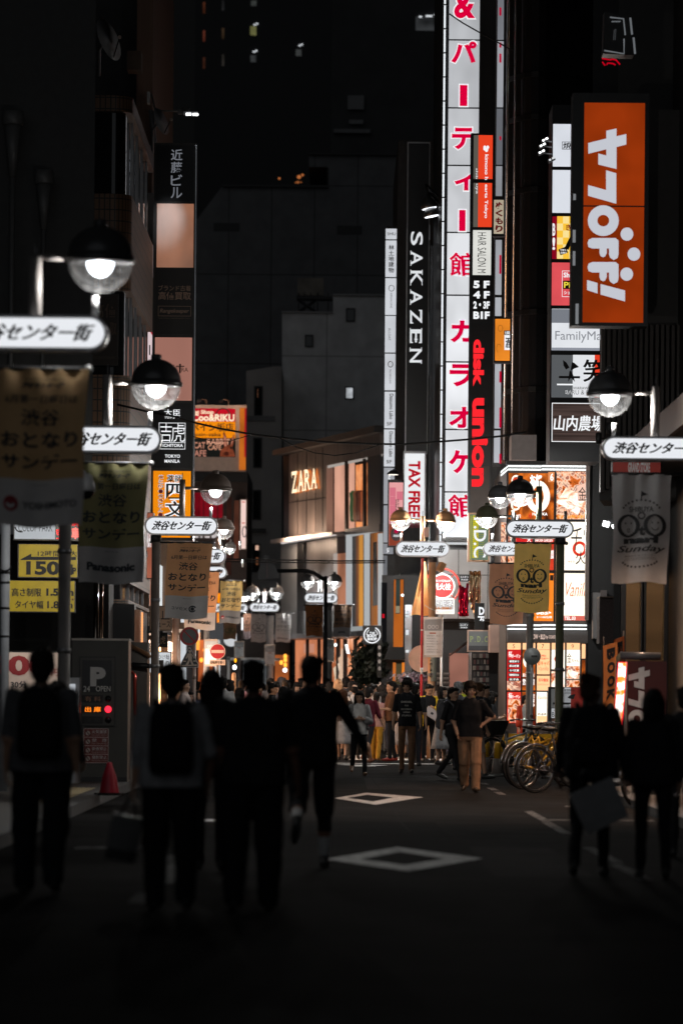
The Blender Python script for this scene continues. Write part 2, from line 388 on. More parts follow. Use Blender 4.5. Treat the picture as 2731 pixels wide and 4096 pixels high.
mb = MB(); mb.box(3.89, 40, -30, 84, -.1, .11, PAVE); mb.box(3.72, 3.888, -30, 84, -.1, .115, KRB); struct(mb.build('pavement'))
mb = MB(); mb.box(-60, -4.2, 96, 300, -.1, .12, PAVE); mb.box(-2.2, 60, 101.5, 300, -.1, .12, PAVE); struct(mb.build('pavement'))
# raised guide strips in the left pavement
mb = MB()
for i in range(14): mb.box(-3.75, -3.32, 45.2+i*.5, 45.5+i*.5, .13, .137, M((.5, .4, .22), .6))
for i in range(7): mb.box(-3.74+i*.065, -3.71+i*.065, 45, 52, .137, .142, M((.55, .45, .26), .5))
struct(mb.build('guide_paving'))
def mark(name, polys, z=.008):
    mb = MB()
    for p in polys: flat(mb, p, z, PNT2 if name == 'edge_line' else PNT)
    o = mb.build(name); return struct(o)
def outline(o, i):
    o = [G(*p) for p in o]; i = [G(*p) for p in i]; n = len(o)
    return [[(o[k].x, o[k].y), (o[(k+1) % n].x, o[(k+1) % n].y), (i[(k+1) % n].x, i[(k+1) % n].y), (i[k].x, i[k].y)] for k in range(n)]
mark('diamond_marking', outline([(1300, 3440), (1630, 3489), (1930, 3437), (1588, 3391)], [(1440, 3440), (1622, 3463), (1778, 3438), (1600, 3411)]))
mark('diamond_marking', outline([(1336, 3195), (1502, 3221), (1692, 3191), (1464, 3173)], [(1390, 3194), (1492, 3208), (1572, 3192), (1468, 3181)]))
mark('stop_line', [[(-2.9, 80.2), (2.35, 80.2), (2.35, 80.75), (-2.9, 80.75)]])
mark('lane_arrow', [[(.28, 77.0), (.7, 77.2), (.7, 78.0), (.28, 78.4)], [(.7, 77.7), (1.0, 78.6), (-.1, 79), (.1, 78.4)]])
mark('crosswalk', [[(x, 85), (x+.45, 85), (x+.45, 92), (x, 92)] for x in (-3.4, -2.5, -1.6, -.7, .18, 1.08, 1.98, 2.88, 3.78)])
mark('edge_line', [[(2.28+k*.03, y0), (2.39+k*.03, y0), (2.37, y1), (2.26, y1)] for k, y0, y1 in ((1, 29.6, 32.4), (1, 32.7, 36), (0, 39.6, 43.2), (0, 43.4, 47.4), (0, 55.4, 57), (0, 58, 59.6), (0, 62, 63))])
mark('edge_line', [[(-1.42, 25.6), (-1.24, 25.6), (-1.24, 27), (-1.42, 27)], [(-1.42, 28.6), (-1.24, 28.4), (-1.2, 33.6), (-1.5, 33.4)]])
mark('edge_line', [[(-2.4, 34.6), (-1.7, 34.9), (-1.7, 35.3), (-2.4, 35.1)], [(2.36, 43.9), (3.6, 43.9), (3.6, 44.3), (2.36, 44.3)], [(2.9, 49.5), (3.3, 49.5), (3.3, 49.9), (2.9, 49.9)]])
mb = MB(); pts = [(1484, 3113), (1500, 3135), (1512, 3150), (1528, 3172), (1545, 3195), (1556, 3215), (1580, 3250), (1600, 3290), (1640, 3330)]
for a, b in zip(pts, pts[1:]):
    a, b = G(*a), G(*b); flat(mb, [(a.x-.012, a.y), (a.x+.012, a.y), (b.x+.012, b.y), (b.x-.012, b.y)], .006, M((.008, .008, .008), .95, 0, .2, 6, 0, .03))
struct(mb.build('road_crack'))
mb = MB()
for i, q in enumerate(([(-.9, 38), (1.1, 38.2), (1.05, 43), (-.85, 42.8)], [(.4, 58), (1.9, 58), (1.9, 66), (.4, 66)], [(-2.6, 50), (-1.2, 50), (-1.25, 62), (-2.6, 62)], [(1.2, 30), (2.0, 30.2), (1.95, 36), (1.2, 36)])): flat(mb, q, .0058, M(((.013, .013, .013), (.032, .031, .03), (.014, .014, .0145), (.028, .027, .027))[i], .9, 0, .3, 2, 0, .003))
struct(mb.build('road_patch'))
mb = MB(); c = G(1600, 3330); mb.lathe([(.33, 0), (.33, .006), (.3, .009)], (c.x-2.1, c.y+3, .004), M((.05, .05, .05), .4, .6, .3, 20), 28); struct(mb.build('manhole_cover'))

# ------------------------------------------------------------------ buildings
class Plane:
    def __init__(s, pa, YA, pb, YB, py=2300):
        a, b = P(pa, py, YA), P(pb, py, YB); s.x, s.y, s.dx, s.dy = a.x, a.y, b.x-a.x, b.y-a.y
        n = Vector((s.dy, -s.dx, 0)).normalized(); s.n = n if n.y < 0 else -n
    def at(s, px, py, off=0):
        ux = ((px-CX)*cr - (HZ-py)*sr)/F
        t = (ux*s.y - s.x)/(s.dx - ux*s.dy); p = P(px, py, s.y+t*s.dy)
        return p + s.n*off
    def slab(s, mb, tl, tr, br, bl, m, off=0, th=.25):
        f = [s.at(*bl, off), s.at(*br, off), s.at(*tr, off), s.at(*tl, off)]; b = [p - s.n*th for p in f]
        mb.add(f+b, [(0, 1, 2, 3), (7, 6, 5, 4), (0, 4, 5, 1), (1, 5, 6, 2), (2, 6, 7, 3), (3, 7, 4, 0)], m)
        return mb
def bldg(name, label, px0, px1, py_top, Y, depth, m, py=None, zb=0, group=None):
    r = RC(px0, py_top, px1, 2900, Y) if py is None else RC(px0, py, px1, py+10, Y)
    zt = ZP(py_top, Y)
    root = thing(name, label, 'building', ((r[0]+r[1])/2, Y+depth/2, zb), group)
    w = MB(); w.box(r[0], r[1], Y, Y+depth, zb, zt, m); w.build('wall', root)
    return root
def win(root, px, Y, m, frame=None, dep=.08):
    q = RC(*px, Y); fo = root
    if frame: 
        b = .06; w = MB(); w.box(q[0]-b, q[0], Y-dep, Y, q[2]-b, q[3]+b, frame); w.box(q[1], q[1]+b, Y-dep, Y, q[2]-b, q[3]+b, frame)
        w.box(q[0], q[1], Y-dep, Y, q[3], q[3]+b, frame); w.box(q[0], q[1], Y-dep, Y, q[2]-b, q[2], frame); fo = w.build('window', root)
        MB().rbox(q, Y-.03, Y-.004, m).build('pane', fo)
    else: MB().rbox(q, Y-.03, Y-.002, m).build('window', root)
CONC = M((.34, .34, .345), .8, 0, .2, .5, .15); CONC2 = M((.2, .2, .205), .8, 0, .2, .5, .15); DKW = M((.05, .05, .052), .7, 0, .3, .6)
PANEL = BR((.15, .15, .155), (.135, .135, .14), (.05, .05, .05), w=2.4, h=5, ms=.03, rough=.7)
# far tower with lit windows
t = bldg('tower_block', 'tall dark tower far behind with small lit windows in columns', 780, 1345, -500, 320, 30, M((.02, .02, .022), .6), py=300)
for (a, b, w, h, c, s) in [(812, 8, 9, 46, (110, 60, 40), .5), (812, 122, 9, 44, (120, 60, 45), .6), (812, 230, 9, 44, (95, 55, 40), .5), (888, 0, 9, 42, (60, 60, 62), .5), (888, 112, 9, 44, (80, 62, 45), .6), (888, 218, 9, 46, (70, 66, 62), .5),
                       (1004, 2, 22, 22, (80, 84, 82), .6), (1001, 105, 24, 36, (150, 150, 95), .8), (1002, 222, 22, 26, (95, 98, 100), .6), (1183, 198, 22, 26, (95, 98, 98), .6)]:
    win(t, (a, b, a+w, b+h), 320, E(c, s*.6, .5, .8))
for a, b in ((1015, 97), (1012, 205), (1194, 180)):
    w = MB(); w.rbox(RC(a, b, a+8, b+5, 320), 319.9, 319.99, E((225, 230, 235), 1)); w.rbox(RC(a+9, b-4, a+17, b+1, 320), 319.9, 319.99, E((225, 230, 235), 1)); w.build('ceiling_lamp', t)
t = bldg('office_block', 'dark office block behind the karaoke sign with one lit upper window', 1328, 1760, -300, 235, 25, DKW, py=250)
win(t, (1662, 66, 1758, 122), 235, E((60, 62, 64), .7, .7, .6))
w = MB()
for (a, b, l) in ((1675, 65, 12), (1702, 62, 26), (1735, 57, 24), (1739, 69, 22), (1741, 79, 20), (1741, 90, 20), (1741, 101, 20)): w.rbox(RC(a, b, a+l, b+6, 235), 234.9, 234.96, E((225, 230, 235), 1))
w.build('ceiling_lamp', t)
w = MB(); w.rbox(RC(1335, 520, 1480, 535, 235), 234.6, 235, CONC2); w.rbox(RC(1390, 385, 1455, 440, 235), 234.7, 235, GREY); w.rbox(RC(1395, 482, 1452, 498, 235), 234.7, 235, GREY); w.build('ledge', t)
# broad dark wall with a stepped skyline
Yb = 215
t = thing('apartment_block', 'broad dark blank wall with stepped roofline behind the fashion store', 'building', (P(1200, 1000, Yb).x, Yb+8, 0))
o = [(786, 2700), (1660, 2700), (1660, 600), (1590, 610), (1590, 622), (1236, 622), (1236, 668), (1310, 668), (1310, 752), (890, 744), (786, 880)]
q = [P(a, b, Yb) for a, b in o]; mb = MB(); mb.prism([(p.x, p.z) for p in q], Yb, Yb+16, PANEL); mb.build('wall', t)
for a in ((855, 892, 958, 925), (1348, 903, 1447, 938), (1310, 672, 1314, 752)): win(t, a, Yb, BLK)
mb = MB(); q = P(1090, 750, Yb)
for a, b, c, d in ((888, 742, 1312, 750), (1236, 616, 1590, 622)): mb.rbox(RC(a, b, c, d, Yb), Yb-.3, Yb+.2, DARK)
mb.build('coping', t)
w = MB()
for a, b, r in ((1117, 714, 5), (1192, 729, 5), (1183, 730, 3), (1204, 729, 3), (1196, 708, 8), (1210, 700, 5)): w.ell(P(a, b, Yb+1), (r*Yb/F,)*3, E((190, 110, 60), .7, .5))
o = w.build('roof_light', t)
# pale stepped building above the store
Yw = 176
t = thing('stair_block', 'pale stepped concrete block with tiny windows above the fashion store', 'building', (P(1340, 1600, Yw).x, Yw+6, 0))
q = [P(a, b, Yw) for a, b in ((1128, 2650), (1560, 2650), (1560, 1183), (1332, 1179), (1332, 1254), (1128, 1248))]
mb = MB(); mb.prism([(p.x, p.z) for p in q], Yw, Yw+12, BR((.7, .7, .71), (.68, .68, .69), (.4, .4, .4), w=3.2, h=3.4, ms=.03, rough=.8)); mb.build('wall', t)
mb = MB(); mb.rbox(RC(1127, 1246, 1332, 1253, Yw), Yw-.15, Yw+.2, CONC); mb.rbox(RC(1331, 1177, 1560, 1184, Yw), Yw-.15, Yw+.2, CONC); mb.build('coping', t)
win(t, (1224, 1345, 1248, 1384), Yw, GLS, DARK); win(t, (1388, 1238, 1415, 1282), Yw, GLS, DARK); win(t, (1384, 1552, 1410, 1593), Yw, E((180, 185, 190), .9, .5, 1.5), DARK)
mb = MB(); q = P(1240, 1250, Yw); s_ = Yw/F
for a, b, c, d in ((1190, 1112, 1294, 1182), ): mb.rbox(RC(a, b, c, d, Yw+2), Yw+2, Yw+3.4, M((.22, .2, .17), .6, 0, .5, 1))
for a in (1192, 1215, 1240, 1268, 1310): mb.rbox(RC(a, 1170, a+5, 1256, Yw+2), Yw+2, Yw+2.2, DARK)
mb.rbox(RC(1186, 1185, 1330, 1196, Yw+2), Yw+1.9, Yw+3, DARK); mb.tube([P(1192, 1250, Yw+2), P(1265, 1200, Yw+2)], .06, DARK); mb.tube([P(1265, 1250, Yw+2), P(1192, 1200, Yw+2)], .06, DARK)
mb.build('roof_plant', t)
# narrow grey block left of the store
Yg = 170
t = thing('stair_tower', 'narrow grey block with a column of slit windows, left of fashion store', 'building', (P(1060, 1900, Yg).x, Yg+4, 0))
q = [P(a, b, Yg) for a, b in ((985, 2700), (1126, 2700), (1126, 1466), (1092, 1466), (985, 1484))]
mb = MB(); mb.prism([(p.x, p.z) for p in q], Yg, Yg+8, M((.36, .34, .33), .75, 0, .2, .7)); mb.build('wall', t)
for a in ((1021, 1550, 1046, 1660), (1018, 1756, 1043, 1867), (1015, 1965, 1040, 2075), (1013, 2180, 1036, 2284)): win(t, a, Yg, GLS, DARK)
mb = MB(); mb.rbox(RC(1022, 2182, 1035, 2200, Yg), Yg-.034, Yg-.031, E((235, 190, 165), .8, .4)); mb.rbox(RC(1024, 2230, 1033, 2260, Yg), Yg-.034, Yg-.031, E((120, 75, 50), .7, .4)); mb.rbox(RC(1029, 1556, 1033, 1590, Yg), Yg-.034, Yg-.031, E((90, 60, 45), .7, .4)); mb.build('lit_pane', t)
mb = MB(); mb.rbox(RC(986, 1664, 1100, 1684, Yg), Yg-.12, Yg, CONC2); mb.rbox(RC(968, 2115, 1064, 2130, Yg), Yg-.3, Yg, DARK); mb.build('ledge', t)

# fashion store on the corner, its front slanting toward the street
Z = Plane(1128, 146, 1521, 131)
ztc = Z.at(1330, 2300); t = thing('fashion_store', 'two storey fashion store with glowing serif name and lit windows', 'building', (ztc.x, ztc.y+4, 0))
MET = M((.5, .4, .36), .5, .15, .25, 3, 0, .5, 0, (1, 1, .02)); RIB = M((.22, .2, .2), .45, .2, .3, 9, 0, .5, 0, (1, 1, .02))
a, b = Z.at(1128, 2300), Z.at(1535, 2300)
mb = MB(); a2, b2 = a-Z.n*1.1, b-Z.n*1.1; mb.vprism([(a2.x, a2.y), (b2.x, b2.y), (b.x+8, b.y+2), (a.x+8, a.y+2)], 0, ZP(1800, 143), DARK); mb.build('core', t)
mb = MB(); Z.slab(mb, (1157, 1818), (1305, 1783), (1305, 2128), (1155, 2150), MET); Z.slab(mb, (1305, 1783), (1519, 1735), (1519, 1818), (1305, 1862), MET); Z.slab(mb, (1469, 1828), (1519, 1818), (1519, 2095), (1469, 2105), RIB)
Z.slab(mb, (1128, 1822), (1157, 1818), (1155, 2150), (1132, 2156), DARK, -.05); mb.build('wall', t)
mb = MB()
for x_ in (1190, 1226, 1262, 1290): Z.slab(mb, (x_, 1822-(x_-1157)*.23), (x_+1.2, 1822-(x_-1157)*.23), (x_+1.2, 2140-(x_-1157)*.1), (x_, 2140-(x_-1157)*.1), BLK, .012, .02)
Z.slab(mb, (1157, 2010), (1304, 1990), (1304, 1992), (1157, 2012), BLK, .014, .02); mb.build('cladding_joint', t)
mb = MB(); Z.slab(mb, (1126, 1802), (1535, 1702), (1535, 1730), (1126, 1822), M((.2, .18, .17), .5, .3), .35, .6); mb.build('parapet', t)
mb = MB(); Z.slab(mb, (1305, 1862), (1380, 1846), (1380, 2117), (1305, 2128), E((222, 164, 140), .95, .2, .5), -.3, .05); Z.slab(mb, (1384, 1860), (1452, 1846), (1452, 2106), (1384, 2116), EF(((120, 70, 45), (225, 130, 75), (240, 158, 102), (215, 130, 86)), 1.05, .9), -.35, .05)
o = mb.build('shop_window', t)
mb = MB(); Z.slab(mb, (1305, 1862), (1519, 1816), (1519, 1826), (1305, 1872), E((225, 215, 205), .5), -.05, .05); mb.build('ceiling_light', o)
mb = MB()
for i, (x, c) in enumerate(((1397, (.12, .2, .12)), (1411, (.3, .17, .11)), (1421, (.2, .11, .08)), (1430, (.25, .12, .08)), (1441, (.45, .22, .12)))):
    p = Z.at(x, 2098, -.12); mb.lathe([(.05, 0), (.1, .05), (.12, .5), (.1, .8), (.13, 1.0), (.04, 1.1)], (p.x, p.y, p.z+.1), ME(tuple(float(v) for v in c), tuple(int(v*330) for v in c), .8), 10)  # clothes given a dim glow of their own
mb.build('clothes_rail', o)
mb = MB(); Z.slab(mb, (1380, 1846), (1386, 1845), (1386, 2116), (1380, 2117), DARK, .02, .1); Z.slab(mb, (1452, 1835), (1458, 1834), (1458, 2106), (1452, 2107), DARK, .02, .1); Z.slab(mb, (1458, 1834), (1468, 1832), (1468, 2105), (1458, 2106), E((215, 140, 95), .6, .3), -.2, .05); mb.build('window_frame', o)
def zt(x, z, off=.1): # unit letter box -> slanted front
    return Z.at(1179+x*104, 1888-16*x+(1-z)*(86-6*x), off)
mb = MB(); serif(mb, 'ZARA', (0, 1, 0, 1), 0, E((255, 225, 185), 1.6), 0, lambda x, z: zt(x, z, .14)); 
mb2 = MB(); serif(mb2, 'ZARA', (0, 1, 0, 1), 0, E((240, 130, 60), .8), 0, lambda x, z: zt(x*1.01+.012, z*1.02-.025, .05))
o = mb2.build('lettering', t); mb.build('lit_edge', o)
mb = MB(); Z.slab(mb, (1133, 2160), (1383, 2128), (1383, 2140), (1133, 2176), M((.35, .3, .28), .4, .4), .5, .7); Z.slab(mb, (1383, 2117), (1521, 2096), (1521, 2126), (1383, 2140), RIB, .05, .2); mb.build('canopy', t)
mb = MB(); Z.slab(mb, (1170, 2171), (1383, 2139), (1383, 2143), (1170, 2176), E((235, 225, 220), .8), .45, .1); mb.build('light_strip', t)
for x_, y_, e_ in ((1190, 2160, 60), (1250, 2152, 60), (1320, 2146, 40)):
    l = bpy.data.lights.new('canopy_strip', 'POINT'); l.energy = e_; l.shadow_soft_size = .2; l.color = (1, .72, .52); lo = bpy.data.objects.new('canopy_strip', l); COL.objects.link(lo); lo.parent = t; lo.location = Z.at(x_, y_, .85)-ORG[t.name]
mb = MB(); Z.slab(mb, (1124, 2176), (1188, 2172), (1188, 2560), (1124, 2560), CONC, 0, .3); Z.slab(mb, (1188, 2172), (1336, 2143), (1336, 2545), (1188, 2548), RIB, -.1, .3); Z.slab(mb, (1188, 2172), (1214, 2168), (1214, 2548), (1188, 2548), BLK, 0, .12)
Z.slab(mb, (1184, 2445), (1390, 2440), (1390, 2520), (1184, 2535), CONC2, 0, .12); mb.build('lower_wall', t)
mb = MB(); Z.slab(mb, (1336, 2216), (1382, 2210), (1382, 2440), (1336, 2444), E((195, 130, 100), .7, .4, .6), -.05, .05)
[Z.slab(mb, (x0, 2135), (x1, 2130), (x1, 2506), (x0, 2509), E(c, s_, .35, 1.2, (1, 1, .3)), -.1, .05) for x0, x1, c, s_ in ((1385, 1404, (60, 60, 62), .6), (1404.1, 1413, (96, 88, 84), .7), (1413.1, 1424, (150, 98, 68), .75), (1424.1, 1441, (214, 146, 66), .85), (1441.1, 1448, (70, 82, 78), .7), (1448.1, 1462, (75, 72, 74), .7), (1472, 1483, (150, 98, 62), .75), (1483.1, 1498, (186, 116, 62), .8), (1498.1, 1514, (165, 110, 76), .8))]
Z.slab(mb, (1484, 2170), (1497, 2166), (1500, 2420), (1482, 2424), M((.05, .03, .02), .6), -.07, .02); o = mb.build('lower_window', t)
mb = MB()
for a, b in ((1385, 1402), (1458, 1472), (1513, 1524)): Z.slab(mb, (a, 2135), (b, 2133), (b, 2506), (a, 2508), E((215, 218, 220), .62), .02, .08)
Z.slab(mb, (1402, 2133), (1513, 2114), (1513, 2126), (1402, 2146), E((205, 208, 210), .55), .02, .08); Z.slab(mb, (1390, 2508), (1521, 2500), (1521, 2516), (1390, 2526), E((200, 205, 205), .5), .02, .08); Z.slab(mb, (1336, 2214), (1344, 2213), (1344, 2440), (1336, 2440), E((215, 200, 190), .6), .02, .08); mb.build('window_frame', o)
mb = MB(); Z.slab(mb, (1150, 2540), (1530, 2528), (1530, 2546), (1150, 2560), ALU, .9, 1.0); mb.build('awning', t)
mb = MB(); Z.slab(mb, (1150, 2560), (1320, 2556), (1320, 2800), (1150, 2800), E((205, 126, 88), 1.0, .18, .8), -.3, .05)
Z.slab(mb, (1320, 2556), (1530, 2548), (1530, 2800), (1320, 2800), EF(((110, 60, 40), (200, 120, 80), (235, 165, 125), (250, 225, 205)), 1.15, .8), -.3, .05); o = mb.build('shop_front', t)
mb = MB()
for a, b in ((1228, 1231), (1274, 1277), (1318, 1324), (1349, 1356), (1377, 1384), (1418, 1424)): Z.slab(mb, (a, 2556), (b, 2556), (b, 2800), (a, 2800), DARK, .05, .1)
Z.slab(mb, (1189, 2575), (1228, 2575), (1228, 2610), (1189, 2612), E((215, 150, 125), .8), -.25, .02); mb.build('mullion', o)
mb = MB()
for x, y, r in ((1171, 2681, 9), (1374, 2580, 6)): mb.ell(Z.at(x, y, .3), (r*.009,)*3, E((245, 250, 250), 3))
Z.slab(mb, (1390, 2578), (1396, 2578), (1404, 2615), (1398, 2615), E((240, 240, 240), 2), .1, .05); mb.build('spotlight', o)
mb = MB()
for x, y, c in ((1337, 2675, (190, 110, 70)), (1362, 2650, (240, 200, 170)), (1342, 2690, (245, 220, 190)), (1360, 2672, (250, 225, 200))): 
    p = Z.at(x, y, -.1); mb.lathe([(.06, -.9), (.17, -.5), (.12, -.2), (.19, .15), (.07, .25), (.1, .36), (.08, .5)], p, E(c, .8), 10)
mb.build('mannequin', o)

# left row: tiled corner building and the row behind it
Yt = 72; xr = XP(520, Yt, 1500); xr2 = xr
t = thing('tiled_building', 'brown tiled corner building with bands of dark curved windows', 'building', (xr-3, Yt+4, 0))
TILE = BR((.18, .095, .05), (.15, .08, .045), (.02, .018, .016), w=.1, h=.21, ms=.012, rough=.45)
def plan(r, ins=0):
    p = [(-14, Yt+8.3), (-14, Yt+ins)]
    for k in range(7):
        a = R(-90+15*k); p.append((xr-.38+(.38-ins)*math.cos(a)+.0, Yt+.38+(.38-ins)*math.sin(a)))
    p.append((xr-ins, Yt+8.3)); return p
def zy(y): return ZP(y, Yt, 520)
mb = MB()
for a, b in ((775, 1160), (1500, 1930), (1930, 2330)): mb.vprism(plan(0), zy(b), zy(a), TILE)
mb.vprism(plan(0), zy(445), zy(382), TILE); mb.vprism(plan(0), zy(2412), zy(2398), TILE); mb.build('wall', t)
mb = MB(); mb.vprism(plan(0, .12), zy(775), zy(445), GLS); mb.vprism(plan(0, .12), zy(1500), zy(1160), GLS); mb.vprism(plan(0, .15), zy(2398), zy(2330), GLS); o = mb.build('window', t)
mb = MB()
for py0, py1 in ((445, 775), (1160, 1500), (2330, 2400)):
    for x in (-9, -7.6, -6.2, xr-1.3): mb.box(x, x+.06, Yt+.05, Yt+.11, zy(py1), zy(py0), ALU)
    for y in (1.5, 3.2, 5, 6.8): mb.box(xr-.11, xr-.06, Yt+y, Yt+y+.06, zy(py1), zy(py0), ALU)
mb.build('window_frame', o)
mb = MB(); mb.vprism(plan(0, .05), .13, zy(2412), BLK); mb.build('shop_base', t)
t = board('window_poster', 'dim poster with faint large characters in tiled building window', 'poster', Yt-.02, (366, 1175, 474, 1462), .03, BLK, [((368, 1178, 472, 1460), M((.03, .022, .018), .5), [('高', (376, 1215, 414, 1270), M((.12, .08, .06))), ('価', (420, 1215, 464, 1270), M((.12, .08, .06))), ('取', (440, 1290, 466, 1340), M((.12, .08, .06))), ('Rangekeeper', (350+20, 1420, 466, 1440), M((.1, .08, .06)), {'sh': .2, 'off': 0})])])
t = bldg('brown_building', 'tall narrow brown clad building rising behind the tiled corner', 538, 603, -300, 84, 10, M((.24, .14, .1), .6, 0, .15, 9, 0, .3, 0, (1, 1, .03)), py=1300)
q = RC(-400, 100, 538, 200, 84); mb = MB(); mb.box(q[0], q[1], 86, 95, 0, 40, DKW); mb.build('rear_wing', t)
mb = MB(); p = P(540, 250, 82); mb.obox(p, (.3, .6, .4), BRN); mb.obox(P(525, 245, 82), (.14, .5, .28), E((200, 110, 60), .35)); mb.build('wall_vent', t)
mb = MB()
for (a, b, c, d) in ((592, 375, 602, 420), (590, 590, 612, 690), (590, 778, 616, 1030)): mb.rbox(RC(a, b, c, d, 83.5), 83.2, 83.5, M((.5, .5, .5), .4))
mb.tube([P(605, 440, 83.3), P(617, 560, 83.3), P(612, 585, 83.3)], .06, ALU); mb.build('wall_duct', t)
mb = MB(); mb.rbox(RC(-400, 100, 290, 200, 66), 66, 71.9, DKW)
t = thing('parking_building', 'near black building standing over the coin parking, left edge', 'building', (-9, 68, 0)); mb = MB(); xq = XP(372, 65, 1500); mb.vprism([(-16, 65), (xq, 65), (xq-.55, 71.5), (-16, 71.5)], ZP(2090, 65), 24, M((.02, .02, .02), .6, 0, .3)); mb.build('wall', t)
mb = MB(); mb.box(-16, XP(372, 65, 1500), 70, 71.5, 0, ZP(2090, 65), M((.03, .028, .027), .7)); mb.build('rear_wall', t)
mb = MB(); mb.box(-16, XP(372, 65, 1500)+.05, 64.95, 65, ZP(2090, 65)-.25, ZP(2090, 65), ALU); mb.build('fascia', t)
for (a, top, tip, w0, w1) in ((54, 458, 722, 38, 13), (178, 693, 930, 34, 11)):
    d = thing('downpipe', 'dark %s downpipe with funnel head on the left building' % ('broad left hand' if a < 100 else 'slimmer right hand'), 'downpipe', (P(a, tip, 64.7).x, 64.7, ZP(2090, 65)))
    s_ = 64.7/F; pz = [ZP(v, 64.7) for v in (top, top+55, tip)]; x = P(a, top, 64.7).x
    mb = MB(); mb.lathe([(w0*s_, pz[1]-pz[2]), (w0*1.12*s_, pz[1]-pz[2]+.02), (w0*1.12*s_, pz[0]-pz[2])], (x, 64.7, pz[2]), M((.08, .08, .08), .4)); mb.lathe([(w1*s_, 0), (w0*.9*s_, pz[1]-pz[2])], (x, 64.7, pz[2]), M((.08, .08, .08), .4)); mb.build('funnel', d)
    mb = MB(); mb.tube([(x, 64.7, pz[2]), (x, 64.7, ZP(2080, 65))], w1*.85*s_, M((.08, .08, .08), .4)); mb.build('pipe', d)

# left row beyond: long facade along the street
t = thing('shop_row', 'row of narrow lit shops along the left pavement past the tiled corner', 'building', (-6, 88, 0))
mb = MB(); mb.box(-14, -4.22, 80.4, 97, 0, ZP(1590, 80.4), M((.12, .08, .06), .6)); mb.build('wall', t)
for y0, y1, z0, z1, c, s in ((80.8, 84, .3, 2.6, (255, 215, 185), 8), (85, 89, .3, 2.9, (255, 180, 115), 8), (90, 96, .3, 2.7, (255, 225, 200), 9), (81, 84, 3.3, 5, (215, 150, 125), .8), (86, 92, 3.4, 4.4, (235, 240, 240), .9)):
    mb = MB(); mb.box(-4.24, -4.19, y0, y1, z0, z1, E(c, s)); mb.build('shop_window', t)
mb = MB()
for y in (80.6, 84.5, 89.5, 96.3): mb.box(-4.24, -4.05, y, y+.2, 0, 5.6, BRN)
mb.box(-4.24, -3.75, 80.5, 84.4, 2.7, 2.85, BLK); mb.box(-4.24, -3.6, 89.6, 96.2, 2.95, 3.1, BLK); mb.build('canopy', t)

# far left: pet shop building across the side street
Yr = 150
t = thing('pet_shop_building', 'low building across the side street carrying the red pet shop hoarding', 'building', (P(860, 2000, Yr).x, Yr+4, 0))
r = RC(700, 1870, 984, 2900, Yr); mb = MB(); mb.box(r[0]-6, r[1], Yr+.4, Yr+9, ZP(2372, Yr), ZP(1885, Yr), M((.07, .045, .038), .6)); mb.box(r[0]-6, r[1]+.02, Yr+.1, Yr+9, ZP(1930, Yr), ZP(1888, Yr), BLK); mb.build('wall', t)
mb = MB()
for i, (a, b) in enumerate(((770, 795), (797, 812), (815, 840), (843, 868), (872, 890))): mb.rbox(RC(a, 1968, b, 2070, Yr), Yr+.34, Yr+.38, E((150, 20, 35), .5, .4, 2)); mb.rbox(RC(a+3, 2075, b-2, 2150, Yr), Yr+.34, Yr+.38, E((225, 215, 215), .7, .3, 3))
mb.build('striped_window', t)
mb = MB()
for a, b, c, d, col, s in ((905, 1985, 925, 2300, (75, 45, 38), .4), (935, 2000, 955, 2240, (110, 65, 50), .5), (890, 2330, 985, 2360, (60, 40, 30), .5)): mb.rbox(RC(a, b, c, d, Yr), Yr+.36, Yr+.39, E(col, s, .4, 1))
mb.build('lit_window', t)

# right side: sakazen building, karaoke building, glass tower, near right buildings
t = bldg('menswear_building', 'dark slim building carrying the black vertical menswear sign', 1585, 1795, 560, 106, 10, M((.05, .05, .052), .5, 0, .2), py=1300)
mb = MB(); mb.rbox(RC(1712, 1000, 1752, 2290, 104), 103, 106, M((.3, .31, .32), .2, .8, .3, 1.5, 0, .5, 0, (1, 1, .2))); mb.rbox(RC(1600, 2290, 1760, 2480, 104), 104.5, 105.9, BLK); mb.build('metal_cladding', t)
mb = MB()
for a, b, c, d, col, s in ((1732, 1150, 1752, 1560, (200, 205, 210), .55), (1735, 1600, 1750, 1780, (190, 195, 200), .5), (1700, 900, 1718, 960, (120, 122, 125), .5), (1728, 1815, 1756, 2300, (225, 228, 230), .7), (1705, 1250, 1716, 1500, (70, 72, 75), .5)): mb.rbox(RC(a, b, c, d, 102.9), 102.86, 102.9, E(col, s, .6, .7, (1, 1, .4)))
mb.build('lit_window', t)
t = thing('karaoke_building', 'tall grey panelled building behind the red and white karaoke sign', 'building', (P(1850, 2400, 94).x, 98, 0))
r = RC(1765, 1000, 2015, 1010, 94); mb = MB(); mb.box(r[0], r[1]+.4, 94, 104, ZP(2480, 94), 40, M((.035, .035, .037), .4)); mb.build('wall', t)
mb = MB(); mb.rbox(RC(1752, 2200, 1960, 2475, 93.9), 93.8, 93.99, BR((.32, .33, .34), (.3, .31, .32), (.08, .08, .08), w=.72, h=2.2, ms=.015, rough=.35)); mb.rbox(RC(1748, 2168, 1868, 2178, 93.7), 93.5, 93.8, E((225, 228, 230), .8)); mb.build('wall_panel', t)
mb = MB(); r = RC(1740, 2475, 2010, 2900, 93.9); mb.box(r[0], r[1], 94.6, 103, 0, ZP(2480, 94), BLK); mb.rbox(RC(1798, 2612, 1882, 2800, 94), 94.3, 94.55, E((190, 130, 112), .6, .35, .8)); mb.rbox(RC(1872, 2610, 1893, 2800, 94), 94.2, 94.5, M((.5, .5, .52), .2, .8)); mb.build('shop_front', t)
